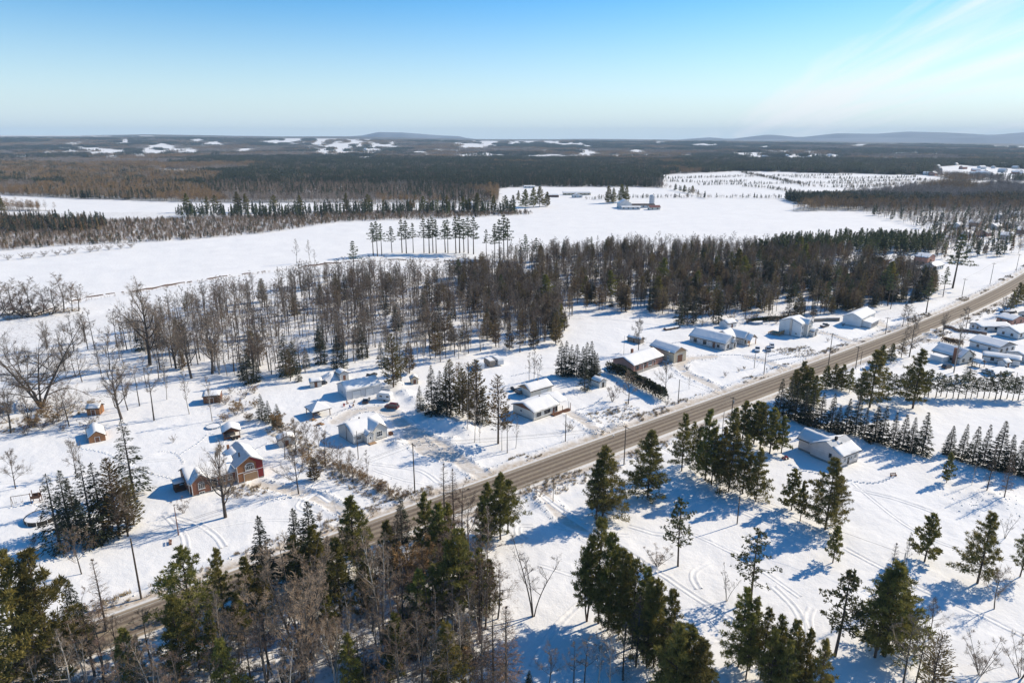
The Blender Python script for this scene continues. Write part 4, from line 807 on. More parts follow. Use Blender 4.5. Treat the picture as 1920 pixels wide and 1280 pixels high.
row('bare tree on the snowy meadow left of the wood', 'bare trees on the left meadow', 'bare_tree',
    [('wood_bare_0', 139, 659, 588), ('wood_bare_2', 165, 656, 585), ('wood_bare_0', 178, 655, 580), ('wood_bare_2', 220, 652, 578), ('wood_bare_0', 238, 656, 575), ('wood_bare_1', 190, 698, 640), ('round_bare_1', 205, 690, 625), ('maple_bare', 228, 786, 690), ('round_bare_1', 240, 770, 690), ('wood_bare_1', 262, 762, 690), ('wood_bare_0', 289, 788, 686), ('poplar_bare', 313, 750, 682), ('poplar_bare', 355, 776, 690), ('poplar_bare', 398, 789, 705), ('round_bare_1', 130, 800, 725), ('round_bare_1', 110, 790, 735), ('maple_bare', 20, 810, 740), ('maple_bare', 55, 800, 745), ('maple_bare', 359, 709, 610), ('maple_bare', 398, 700, 605), ('maple_bare', 330, 690, 610), ('wood_bare_3', 300, 692, 600)])
for _ in range(34):
    px, py = R.uniform(-15, 330), R.uniform(640, 760)
    if py > 700 + px * .12 or abs(px - 78) < 34 and py > 735: continue
    x, y = g(px, py); k = ['wood_bare_0', 'wood_bare_1', 'round_bare_1', 'maple_bare', 'poplar_bare'][R.integers(5)]
    plant_at(k, x, y, KIND[k]['h'] * R.uniform(.55, .95), 'bare_tree', 'bare tree scattered among shadows between willow and wood', 'bare trees between willow and wood')
plant('cedar_0', 338, 660, 595, 'cedar', 'bronze cedar alone among bare trees at the meadow edge')
row('willow scrub on the field edge beyond the meadow', 'willow scrub on the field edge', 'willow_bush', [('round_bare_1', x_, 588 - abs(x_ - 60) * .05, 525 + R.uniform(-5, 18), 1.4) for x_ in (-10, 10, 28, 45, 62, 82, 105, 120, 135, 148)] + [('bush_2', x_, 590, 560, 2) for x_ in (0, 20, 40, 55, 75, 95)], 'shrub')
row('rusty brush by the old willow', 'rusty brush by the old willow', 'shrub', [('bush_2', R.uniform(-10, 170), R.uniform(770, 815), 0, 1.5) for _ in range(0)], 'shrub')
n = 0
for _ in range(24):
    x, y = g(R.uniform(-20, 190), R.uniform(755, 815)); plant_at(R.choice(['bush_0', 'bush_2', 'bush_1']), x, y, R.uniform(2, 4), 'meadow_shrub', 'tangled bare shrub around the old willow', 'tangled shrubs around the old willow', 1.4, 'shrub')
for _ in range(16):
    x, y = g(R.uniform(400, 480), R.uniform(735, 790)); plant_at(R.choice(['bush_0', 'bush_1', 'bush_0']), x, y, R.uniform(2, 4), 'garden_shrub', 'tan leafless shrub between brown shed and evergreens', 'shrubs by the brown shed', 1.2, 'shrub')
for i in range(20):
    t = R.random(); x, y = g(1265 + 260 * t, 606 + R.uniform(-6, 6) - 6 * t); plant_at(R.choice(['bush_0', 'bush_2', 'round_bare_1']), x, y, R.uniform(3, 6), 'field_shrub', 'bare scrub along the fence line behind the stone house', 'scrub behind the stone house', 1.0, 'shrub')
row('conifer in the loose line behind the stone house', 'loose conifer line behind the stone house', 'spruce', [('spruce_2', 1272, 608, 548), ('spruce_1', 1283, 605, 560), ('spruce_2', 1300, 608, 562), ('cedar_2', 1337, 605, 540), ('spruce_2', 1347, 606, 545), ('cedar_2', 1397, 598, 545), ('cedar_2', 1441, 592, 545), ('spruce_1', 1478, 592, 555), ('spruce_1', 1490, 590, 560), ('spruce_2', 1525, 590, 555), ('cedar_2', 1545, 588, 540)])
row('wide old pine at the far end of the roadside wood', 'wide pines at the end of the roadside wood', 'white_pine', [('tall_pine_0', 1786, 540, 440, 1.4), ('tall_pine_1', 1736, 588, 520, 1.2), ('tall_pine_0', 1768, 556, 500)])
# --- the line of tall pines by the brook
T = [(664, 508, 452), (700, 476, 418), (708, 477, 416), (716, 475, 420), (735, 470, 425), (754, 470, 412), (762, 471, 414), (775, 470, 418), (795, 470, 410), (805, 471, 411), (812, 470, 408), (818, 471, 412), (835, 470, 414), (840, 471, 412), (855, 472, 408), (862, 471, 407), (870, 470, 412), (878, 472, 408), (888, 473, 408), (912, 478, 430), (928, 480, 420), (936, 481, 412), (945, 482, 404), (952, 480, 410), (985, 490, 440), (1005, 492, 446)]
row('tall pine with a long bare stem in the line by the brook', 'tall pines in the line by the brook', 'tall_pine', [('tall_pine_%d' % (i % 2), a, b + 4, c, 1.15) for i, (a, b, c) in enumerate(T)])
row('lone bare tree on the brook bank', 'lone bare trees on the brook bank', 'bare_tree', [('poplar_bare', 556, 495, 448), ('poplar_bare', 582, 493, 450), ('poplar_bare', 590, 495, 468)])

# --- the wood between gardens and field: the nearest trees one by one, the rest as one mass
A_ = [(215, 655), (300, 600), (420, 560), (560, 535), (700, 520), (860, 520), (1000, 540), (1052, 585), (1052, 640), (930, 655), (820, 682), (720, 690), (640, 690), (540, 705), (430, 705), (330, 690)]
B_ = [(850, 520), (960, 486), (1080, 472), (1250, 470), (1420, 470), (1560, 476), (1680, 500), (1755, 530), (1748, 560), (1690, 578), (1600, 586), (1540, 592), (1420, 590), (1330, 592), (1200, 588), (1080, 582), (1060, 620), (960, 640), (880, 600)]
def mid_points(poly, per):
    xy = np.array([g(*p) for p in poly]); x0, y0 = xy.min(0); x1, y1 = xy.max(0); n = int((x1 - x0) * (y1 - y0) / per); x = R.uniform(x0, x1, n); y = R.uniform(y0, y1, n)
    m = inpoly(x, y, [tuple(p) for p in xy]); return x[m], y[m]
xa, ya = mid_points(A_, 18); xb, yb = mid_points(B_, 17.0)
kp = fbm(xb / 13 + 4, yb / 13, 2) > .27; xb, yb = xb[kp], yb[kp]; kp = fbm(xa / 16, ya / 16, 2) > .25; xa, ya = xa[kp], ya[kp]
pool = {'bare': [], 'cedar': [], 'spruce': [], 'pine': []}
for x, y in zip(xa, ya):
    u = R.random(); px, py = proj(x, y); cl_ = fbm(np.array([x / 40]), np.array([y / 40]), 2)[0] > .5
    pool['spruce' if (u < .025 + .05 * cl_ * (px > 600)) else 'cedar' if u < (.06 + .10 * (px > 800)) else 'bare'].append((x, y))
for x, y in zip(xb, yb):
    u = R.random(); c = fbm(np.array([x / 34 + 5]), np.array([y / 34]), 2)[0]; px, py = proj(x, y); w = .54 if c > .38 else .78
    w -= .30 * sst(1000, 1400, px) * sst(495, 540, py)
    pool['bare' if u < w else 'cedar' if u < w + .33 else 'spruce' if u < .95 else 'pine'].append((x, y))
DESC = {'wood_bare_0': 'grey twigged ', 'wood_bare_1': 'brown twigged ', 'wood_bare_2': 'tall trunked grey ', 'wood_bare_3': 'rusty twigged ', 'poplar_bare': 'narrow pale barked ', 'birch_bare': 'forked whitish ', 'cedar_0': 'dense golden ', 'cedar_1': 'round rusty ', 'cedar_2': 'long stemmed golden ', 'spruce_0': 'full skirted dark ', 'spruce_1': 'loose dark ', 'spruce_2': 'slim open dark ', 'tall_pine_0': 'long stemmed green ', 'white_pine_1': 'broad olive ', 'tall_pine_1': 'high crowned green '}
VAR = {'bare': (['wood_bare_0', 'wood_bare_1', 'wood_bare_2', 'wood_bare_3', 'poplar_bare', 'birch_bare'], 'bare_tree', 'leafless tree inside the wood between gardens and field', 'leafless trees of the wood', 230),
       'cedar': (['cedar_0', 'cedar_1', 'cedar_2', 'cedar_1'], 'cedar', 'cedar inside the wood between gardens and field', 'cedars of the wood', 270),
       'spruce': (['spruce_0', 'spruce_1', 'spruce_2'], 'spruce', 'spruce inside the wood between gardens and field', 'spruces of the wood', 220), 'pine': (['tall_pine_0', 'white_pine_1', 'tall_pine_1'], 'white_pine', 'pine inside the wood between gardens and field', 'pines of the wood', 120)}
keys = sorted({k for v in VAR.values() for k in v[0]}); rest = []
for kd, pts in pool.items():
    ks, nm, lb, gp, lim = VAR[kd]; pts.sort(key=lambda p: p[1] * p[1] + p[0] * p[0])
    for i, (x, y) in enumerate(pts):
        k = ks[R.integers(len(ks))]; h = {'bare': 13.5, 'cedar': 12, 'spruce': 12, 'pine': 16}[kd] * R.uniform(.55, 1.18)
        if i < lim: plant_at(k, x, y, h, nm, DESC[k] + lb, DESC[k] + gp, 1.2)
        else: rest.append((x, y, keys.index(k), h / KIND[k]['h']))
rest = np.array(rest); sc = rest[:, 3:4] * np.array([[1.1, 1.1, 1]])
scatter('woodland', 'dense mixed wood of bare trees and brown cedars before the field', 'woods', np.stack([rest[:, 0], rest[:, 1], ground_z(rest[:, 0], rest[:, 1]) - .1], 1), rest[:, 2].astype(int), sc, np.stack([0 * rest[:, 0], 0 * rest[:, 0], R.uniform(0, 6.28, len(rest))], 1), keys)
# --- strips, plantations and hedges farther off
def stand(name, label, poly, per, mixk, h0, h1, wide=1.0):
    x, y = mid_points(poly, per); n = len(x); ks = sorted(set(mixk)); ch = [ks.index(mixk[i]) for i in R.integers(len(mixk), size=n)]
    s = np.array([R.uniform(h0, h1) / KIND[ks[c]]['h'] for c in ch]); scatter(name, label, 'woods', np.stack([x, y, ground_z(x, y) - .15], 1), ch, np.stack([s * wide, s * wide, s], 1), np.stack([0 * x, 0 * x, R.uniform(0, 6.28, n)], 1), ks)
stand('scrub_strip', 'brown scrub strip with scattered small firs between two white fields', [(-160, 412), (0, 408), (180, 416), (330, 412), (560, 402), (790, 398), (985, 398), (1000, 402), (850, 410), (640, 416), (490, 438), (330, 452), (150, 460), (0, 470), (-160, 480)], 8, ['lo_brown', 'lo_rust', 'lo_rust', 'lo_grey', 'lo_brown', 'lo_cedar', 'lo_brown', 'lo_tan', 'lo_spruce'], 2.5, 6, 1.5)
stand('fir_belt', 'belt of dark firs standing in the brown scrub strip', [(-160, 412), (20, 414), (190, 416), (205, 424), (180, 436), (60, 438), (-160, 438)], 22, ['lo_spruce', 'lo_spruce', 'lo_cedar', 'lo_brown'], 8, 14)
stand('strip_firs', 'pointed firs along the far edge of the brown scrub strip', [(330, 400), (560, 396), (800, 392), (965, 394), (965, 402), (700, 406), (450, 412), (330, 408)], 60, ['lo_spruce', 'lo_green', 'lo_spruce'], 9, 15)
stand('pine_plantation', 'dense green pine plantation at the right of the long wood', [(1390, 482), (1470, 462), (1600, 455), (1700, 456), (1770, 462), (1740, 478), (1600, 474), (1480, 485)], 18, ['lo_green', 'lo_green', 'needle'] if False else ['tall_pine_0', 'lo_green', 'lo_green'], 10, 14, 1.2)
stand('spruce_plantation', 'straight edged dark spruce plantation on the far field', [(1465, 372), (1600, 372), (1780, 376), (1790, 384), (1680, 388), (1490, 382)], 16, ['lo_spruce'], 11, 14, 1.1)
stand('far_plantation', 'second dark plantation beyond the spruce plantation', [(1790, 376), (1890, 374), (2050, 376), (2050, 386), (1900, 388), (1800, 384)], 18, ['lo_spruce', 'lo_spruce', 'lo_grey'], 11, 14, 1.1)
stand('village_trees', 'bare grey trees among the far village gardens', [(1600, 392), (1700, 386), (1960, 388), (2100, 395), (2100, 440), (1900, 440), (1790, 452), (1720, 428), (1640, 408)], 60, ['lo_grey', 'lo_grey', 'lo_brown', 'lo_spruce', 'lo_tan'], 9, 14)
stand('roadside_trees', 'mixed trees where road and wood meet the village', [(1700, 450), (1780, 440), (1900, 436), (2050, 440), (2050, 470), (1900, 478), (1830, 492), (1790, 500), (1740, 478)], 70, ['lo_grey', 'lo_spruce', 'lo_green', 'lo_brown', 'lo_cedar'], 8, 13)
stand('far_hedge_trees', 'grey hedgerow trees beside the far fields', [(1560, 350), (1700, 340), (1800, 350), (1800, 366), (1700, 372), (1600, 368)], 260, ['lo_grey', 'lo_tan', 'lo_grey'], 8, 12)
def hedge_line(name, label, pts, step, h0, h1, mixk, w=3):
    P = np.array(smooth_line([g(*p) for p in pts], 60)); s = np.r_[0, np.cumsum(np.linalg.norm(np.diff(P, axis=0), axis=1))]; t = np.arange(0, s[-1], step); x = np.interp(t, s, P[:, 0]) + R.normal(0, w / 2, len(t)); y = np.interp(t, s, P[:, 1]) + R.normal(0, w / 2, len(t))
    ks = sorted(set(mixk)); ch = [ks.index(mixk[i]) for i in R.integers(len(mixk), size=len(t))]; sc = np.array([R.uniform(h0, h1) / KIND[ks[c]]['h'] for c in ch])
    scatter(name, label, 'hedgerow', np.stack([x, y, ground_z(x, y) - .1], 1), ch, np.stack([sc * 1.6, sc * 1.6, sc], 1), np.stack([0 * x, 0 * x, R.uniform(0, 6.28, len(x))], 1), ks)
for i, (pts, lb) in enumerate([([(1240, 352), (1290, 362), (1330, 374)], 'tree lined lane running down to the far farm road'), ([(1100, 374), (1250, 371), (1470, 372)], 'dark fence line across the wide white field'), ([(1236, 336), (1400, 332), (1600, 329)], 'thin hedge between the upper far fields'),
        ([(1395, 350), (1440, 354), (1500, 362)], 'short dark hedge on the upper far field'), ([(1390, 324), (1430, 332), (1470, 340), (1510, 348)], 'slanting hedge dividing the upper far fields'), ([(1310, 348), (1500, 345), (1640, 345)], 'long low hedge below the dividing hedge'), ([(1480, 333), (1600, 336), (1720, 333)], 'hedge at the top of the far fields'), ([(1240, 341), (1330, 343), (1400, 341)], 'hedge between the lane and the slanting hedge'), ([(1500, 350), (1600, 352), (1700, 346), (1790, 348)], 'long hedge above the dark spruce plantation'), ([(1560, 340), (1640, 341), (1740, 338)], 'thin tree strip across the far right field')]):
    hedge_line('far_hedge', lb, pts, 2.4 if i else 10, 3.5 if i else 7, 8 if i else 12, ['lo_grey', 'lo_rust', 'lo_spruce', 'lo_spruce'], 4)
hedge_line('bank_brush', 'brown grass and brush along the brook bank below the field', [(-40, 606), (60, 592), (160, 563), (260, 548), (360, 531), (470, 516), (560, 505), (650, 495), (760, 490), (880, 494), (990, 500)], 1.1, .8, 2.2, ['lo_rust', 'lo_brown', 'lo_tan'], 5)
row('field edge shrub on the wide snowy field', 'shrubs along the far field edge', 'shrub', [('bush_0', 20 + i * 21 + R.uniform(-7, 7), 487 - i * 2.1, 476 - i * 2.1, 1.6) for i in range(12)], 'shrub')
row('tall dark pine standing by the far farms', 'tall pines by the far farms', 'white_pine', [('white_pine_3', 985, 388, 355), ('white_pine_0', 1000, 389, 352), ('white_pine_1', 1012, 388, 350, 1.2), ('white_pine_3', 1026, 387, 360), ('white_pine_0', 972, 377, 357), ('white_pine_3', 1140, 381, 349, 1.1), ('white_pine_0', 1150, 381, 352), ('white_pine_3', 1165, 379, 346), ('white_pine_1', 1174, 379, 348), ('white_pine_0', 1283, 361, 347, 1.3), ('white_pine_3', 1298, 362, 348, 1.3)])
row('pine of the row between the two left fields', 'pines between the two left fields', 'white_pine', [('white_pine_%d' % (i % 3), a, 398, b, 1.1) for i, (a, b) in enumerate([(352, 362), (390, 368), (404, 366), (447, 360), (462, 364), (516, 366), (563, 366), (650, 362), (690, 364), (794, 368), (838, 366), (870, 368), (895, 362), (926, 366), (948, 366), (962, 366), (880, 372), (820, 374), (3, 364), (-20, 360)])])

# --- dry weeds poking through the snow and clods thrown up by the plough
n = 26; a = R.uniform(0, 6.28, n); q = np.stack([np.cos(a) * R.uniform(0, .35, n), np.sin(a) * R.uniform(0, .35, n), 0 * a], 1); d = np.stack([np.cos(a) * .35, np.sin(a) * .35, 1 + 0 * a], 1)
finish('grass_tuft', .8, kites(q[:4], d[:4], .5, .05), kites(q, d, R.uniform(.4, .9, n), .06), 'twig_gold', 'straw')
finish('weed_tuft', .8, kites(q[:4], d[:4], .5, .05), kites(q, d + R.normal(0, .3, (n, 3)), R.uniform(.4, .9, n), .05), 'twig_brown', 'twig_brown')
def on_line(pts, w0, w1, step):
    P = np.array(smooth_line(pts, 30)); s = np.r_[0, np.cumsum(np.linalg.norm(np.diff(P, axis=0), axis=1))]; t = np.arange(0, s[-1], step); dd = np.gradient(P, axis=0); dd /= np.linalg.norm(dd, axis=1)[:, None]
    nx, ny = np.interp(t, s, -dd[:, 1]), np.interp(t, s, dd[:, 0]); o = R.uniform(w0, w1, len(t)) * np.where(R.random(len(t)) < .5, -1, 1); return np.interp(t, s, P[:, 0]) + nx * o, np.interp(t, s, P[:, 1]) + ny * o
gx, gy = on_line(ROAD, 6.4, 11.5, .07); keep = fbm(gx / 7, gy / 7, 3) > .52; gx, gy = gx[keep], gy[keep]
for pts, w in (([g(*p) for p in ((520, 800), (600, 865), (680, 910), (760, 935))], 4), ([g(*p) for p in ((0, 800), (80, 785), (160, 765), (190, 760))], 7), ([g(*p) for p in ((0, 590), (70, 588), (150, 580))], 6), ([g(*p) for p in ((430, 920), (470, 925), (500, 915))], 3), ([g(*p) for p in ((1120, 770), (1150, 780), (1200, 765))], 6), ([g(*p) for p in ((1460, 655), (1490, 662), (1530, 655))], 6), ([g(*p) for p in ((985, 930), (1040, 905), (1100, 890))], 3)):
    x_, y_ = on_line(pts, 0, w, .12); gx, gy = np.r_[gx, x_], np.r_[gy, y_]
n = len(gx); s_ = R.uniform(.5, 1.3, n)
scatter('dry_grass', 'dry tan grass and weeds sticking out of the verge snow', 'grass', np.stack([gx, gy, ground_z(gx, gy) - .05], 1), R.integers(0, 2, n), np.stack([s_, s_, s_], 1), np.stack([0 * gx, 0 * gx, R.uniform(0, 6.28, n)], 1), ['grass_tuft', 'weed_tuft'])
v = np.array([(1, 0, 0), (-1, 0, 0), (0, 1, 0), (0, -1, 0), (0, 0, 1), (0, 0, -1)], float) * np.array([1, .8, .6]); f = np.array([(0, 2, 4), (2, 1, 4), (1, 3, 4), (3, 0, 4), (2, 0, 5), (1, 2, 5), (3, 1, 5), (0, 3, 5)])
finish('snow_clod_a', 1, (v, f), (v * .7 + [.7, .3, -.1], f), 'snow', 'snow'); finish('snow_clod_b', 1, (v * [.8, 1.2, 1], f), (v * .5 + [-.6, .4, 0], f), 'snow', 'snow')
gx, gy = np.zeros(0), np.zeros(0)
for pts, w in DRIVES: x_, y_ = on_line(pts, w * .5 + .3, w * .5 + 1.8, .22); gx, gy = np.r_[gx, x_], np.r_[gy, y_]
x_, y_ = on_line(ROAD, 8.4, 10.6, .35); gx, gy = np.r_[gx, x_], np.r_[gy, y_]
for (hx, hy), h, s in HEAP_XY: x_, y_ = R.normal(hx, s * .6, 26), R.normal(hy, s * .6, 26); gx, gy = np.r_[gx, x_], np.r_[gy, y_]
keep = np.abs(road_d(gx, gy)) > 6.2; gx, gy = gx[keep], gy[keep]; n = len(gx); s_ = R.uniform(.08, .34, n)
scatter('snow_clods', 'loose clods of ploughed snow along drives and road', 'snow', np.stack([gx, gy, ground_z(gx, gy) + .02], 1), R.integers(0, 2, n), np.stack([s_, s_, s_], 1), R.uniform(0, 6.28, (n, 3)), ['snow_clod_a', 'snow_clod_b'])
# footprints: short dents in lines across the yards
def footprints(pts):
    P = smooth_line([g(*p) for p in pts], 30); Pa = np.array(P); s = np.r_[0, np.cumsum(np.linalg.norm(np.diff(Pa, axis=0), axis=1))]; mb = MB()
    for i, t in enumerate(np.arange(0, s[-1], .75)):
        x, y = np.interp(t, s, Pa[:, 0]) + R.normal(0, .08), np.interp(t, s, Pa[:, 1]) + (.2 if i % 2 else -.2); z = gz(x, y); a = R.uniform(0, 6.28)
        V = [(x + .42 * math.cos(a + k * 1.047), y + .36 * math.sin(a + k * 1.047), z - .05) for k in range(6)] + [(x + .28 * math.cos(a + k * 1.047), y + .24 * math.sin(a + k * 1.047), z + .14 + R.uniform(0, .08)) for k in range(6)] + [(x, y, z + .02)]
        mb.add(V, [(k, (k + 1) % 6, 6 + (k + 1) % 6, 6 + k) for k in range(6)] + [(6 + k, 6 + (k + 1) % 6, 12) for k in range(6)])
    tag(mb.build('footprints', 'snow'), kind='structure')
for p in ([(340, 850), (370, 830), (395, 812), (420, 830)], [(300, 845), (330, 850), (345, 870)], [(450, 900), (470, 850), (500, 830)], [(620, 815), (600, 795), (640, 770), (690, 765)], [(1080, 770), (1110, 760), (1130, 745)], [(1100, 790), (1140, 775), (1200, 762)], [(1130, 780), (1160, 765), (1190, 770), (1150, 785)], [(1330, 665), (1380, 665), (1420, 672)], [(1440, 668), (1480, 660), (1520, 650)], [(1430, 680), (1470, 672), (1530, 662)],
          [(1590, 900), (1640, 905), (1675, 893)], [(1480, 870), (1500, 880), (1540, 890)], [(150, 840), (200, 850), (260, 880), (330, 900)], [(500, 940), (560, 930), (600, 900)], [(1200, 640), (1240, 645), (1280, 640)], [(960, 705), (1000, 700), (1040, 720)], [(20, 950), (60, 945), (110, 950)], [(1740, 715), (1790, 705), (1850, 715)]): footprints(p)
for t in ([(345, 1000), (420, 985), (520, 975), (640, 985)], [(220, 880), (300, 850), (380, 840), (470, 880)], [(700, 880), (760, 900), (820, 905)], [(1380, 655), (1300, 690), (1250, 700)], [(1180, 640), (1150, 670), (1120, 700), (1080, 740)], [(1050, 690), (990, 690), (930, 700)], [(1600, 905), (1700, 985), (1800, 1030), (1900, 1050)], [(1750, 960), (1830, 930), (1920, 935)], [(1300, 1000), (1400, 1050), (1500, 1120)], [(1010, 1060), (1080, 1080), (1150, 1090)], [(1060, 590), (1150, 600), (1260, 612)]): track(t, .5, .16)
# ------------------------------------------------------------------ buildings
def frame_of(A, C, B=None):
    """near corner, far end of the front and far end of the side wall, as pixels -> origin, angle, length, depth"""
    a, c = g(*A), g(*C); an = math.atan2(c[1] - a[1], c[0] - a[0]); L = math.hypot(c[0] - a[0], c[1] - a[1]); Wd = 8.0
    if B: b_ = g(*B); Wd = abs(-(b_[0] - a[0]) * math.sin(an) + (b_[1] - a[1]) * math.cos(an))
    return a, an, L, Wd
def base_thing(name, label, cat, A, an, group=None, dz=0.0):
    return thing(name, label, cat, (A[0], A[1], gz(*A) - .05 + dz), an, group)
def snow_slab(prof, axis, a, b_, parent, th=.20, seed=0):
    """soft snow lying on a roof profile [(u, z) ...]: subdivided, rounded edges, uneven"""
    k = max(3, int(abs(b_ - a) / .8)); rng = np.random.default_rng(seed); U = []
    pr = [np.array(p, float) for p in prof]; pts = []
    for p, q in zip(pr[:-1], pr[1:]):
        n = max(2, int(np.linalg.norm(q - p) / .8)); pts += [p + (q - p) * i / n for i in range(n)]
    pts.append(pr[-1]); n = len(pts); mb = MB(); P = {'x': lambda u, w, z: (w, u, z), 'y': lambda u, w, z: (u, w, z)}[axis]; V = []
    for lay in (0, 1):
        for i in range(k + 1):
            w = a + (b_ - a) * i / k
            for j, p in enumerate(pts):
                e = min(1, .35 + .65 * (min(j, n - 1 - j) > 0)) * min(1, .4 + .6 * (min(i, k - i) > 0)); jit = rng.normal(0, .03) if lay else 0
                edge = (j in (0, n - 1)); uu = p[0] + (rng.normal(0, .05) if edge else 0)
                V.append(P(uu, w + (rng.normal(0, .04) if i in (0, k) else 0), p[1] + .012 + (th * e + jit if lay else 0)))
    nn = n; tot = (k + 1) * nn; F = []
    for i in range(k):
        for j in range(nn - 1):
            q = i * nn + j; F.append((tot + q, tot + q + nn, tot + q + nn + 1, tot + q + 1)); F.append((q, q + 1, q + nn + 1, q + nn))
    for i in range(k):
        for q in (i * nn, i * nn + nn - 1): F.append((q, q + nn, tot + q + nn, tot + q))
    for j in range(nn - 1):
        for q in (j, k * nn + j): F.append((q, q + 1, tot + q + 1, tot + q))
    mb.add(V, F); me = mb.mesh('snow_layer', 'roof_snow'); bm = bmesh.new(); bm.from_mesh(me); bmesh.ops.recalc_face_normals(bm, faces=bm.faces); bm.to_mesh(me); bm.free()
    me.polygons.foreach_set('use_smooth', [True] * len(me.polygons)); return link('snow_layer', me, parent)
def gable(T, x0, y0, L, Wd, hw, rise, ridge='x', oh=.45, wall='white_siding', roof='shingle_dark', snow=.2, z0=0.0, found=.35, trim='white_paint', patch=None, end_wall=None, skip_wall=False, gable_mat=None):
    """one block of a building: foundation, walls up to the gables, roof slab, snow on it, corner boards"""
    x1, y1 = x0 + L, y0 + Wd
    if not skip_wall:
        if found: MB().box(x0 + .04, y0 + .04, z0 - .6, x1 - .04, y1 - .04, z0 + found).build('foundation', 'concrete', T)
        zb = z0 + found
        if ridge == 'x': MB().prism([(y0, zb), (y1, zb), (y1, z0 + hw), ((y0 + y1) / 2, z0 + hw + rise), (y0, z0 + hw)], 'x', x0, x1).build('wall', wall, T)
        else: MB().prism([(x0, zb), (x1, zb), (x1, z0 + hw), ((x0 + x1) / 2, z0 + hw + rise), (x0, z0 + hw)], 'y', y0, y1).build('wall', wall, T)
        if gable_mat:
            if ridge == 'x':
                for xx in (x0 - .03, x1): MB().prism([(y0 + .02, z0 + hw), (y1 - .02, z0 + hw), ((y0 + y1) / 2, z0 + hw + rise - .02)], 'x', xx, xx + .03).build('gable_panel', gable_mat, T)
            else:
                for yy in (y0 - .03, y1): MB().prism([(x0 + .02, z0 + hw), (x1 - .02, z0 + hw), ((x0 + x1) / 2, z0 + hw + rise - .02)], 'y', yy, yy + .03).build('gable_panel', gable_mat, T)
        if trim:
            for cx_, cy_ in ((x0, y0), (x1, y0), (x0, y1), (x1, y1)): MB().box(cx_ - .07, cy_ - .07, zb + .003, cx_ + .07, cy_ + .07, z0 + hw - .03).build('corner_board', trim, T)
    u0, u1, w0, w1 = (y0, y1, x0, x1) if ridge == 'x' else (x0, x1, y0, y1)
    um = (u0 + u1) / 2; sl = rise / ((u1 - u0) / 2); t = .16; lift = .03; ez = z0 + hw - oh * sl + lift; rz = z0 + hw + rise + lift
    prof = [(u0 - oh, ez), (um, rz), (u1 + oh, ez), (u1 + oh, ez + t), (um, rz + t), (u0 - oh, ez + t)]
    ro = MB().prism(prof, ridge, w0 - oh, w1 + oh).build('roof', roof, T)
    MBf = MB(); 
    for e, d in ((u0 - oh, -1), (u1 + oh, 1)):
        a_, b2 = sorted((e, e + d * .09)); lo = (a_, w0 - oh, ez - .06, b2, w1 + oh, ez + t * .9)
        (MB().box(lo[1], lo[0], lo[2], lo[4], lo[3], lo[5]) if ridge == 'x' else MB().box(*lo)).build('gutter', trim or 'dark_trim', ro)
    if snow:
        q = .06; top = [(u0 - oh + q, ez + t + q * sl), (um, rz + t), (u1 + oh - q, ez + t + q * sl)]
        if patch: # snow has slid off part of one slope
            a, b_ = patch; top = [(u0 + (um - u0) * a, z0 + hw + lift + t + rise * a), (u0 + (um - u0) * b_, z0 + hw + lift + t + rise * b_)]
        snow_slab(top, ridge, w0 - oh + q, w1 + oh - q, ro, snow, int(abs(x0 * 31 + y0 * 7 + L * 100)))
    return dict(x0=x0, y0=y0, x1=x1, y1=y1, hw=hw, rise=rise, z0=z0, ridge=ridge)
def on_wall(b, side):
    """local frame of a wall: (origin, along, outward)"""
    return {'f': ((b['x0'], b['y0']), (1, 0), (0, -1)), 'l': ((b['x0'], b['y1']), (0, -1), (-1, 0)), 'r': ((b['x1'], b['y0']), (0, 1), (1, 0)), 'b': ((b['x1'], b['y1']), (-1, 0), (0, 1))}[side]
def wall_box(mb, fr, u0, u1, z0, z1, o0, o1):
    (ox, oy), (ax, ay), (nx, ny) = fr; P = []
    for z in (z0, z1):
        for u, o in ((u0, o0), (u1, o0), (u1, o1), (u0, o1)): P.append((ox + ax * u + nx * o, oy + ay * u + ny * o, z))
    mb.add(P, [(0, 1, 2, 3), (4, 7, 6, 5), (0, 4, 5, 1), (1, 5, 6, 2), (2, 6, 7, 3), (3, 7, 4, 0)])
def fix(o):
    bm = bmesh.new(); bm.from_mesh(o.data); bmesh.ops.recalc_face_normals(bm, faces=bm.faces); bm.to_mesh(o.data); bm.free(); return o
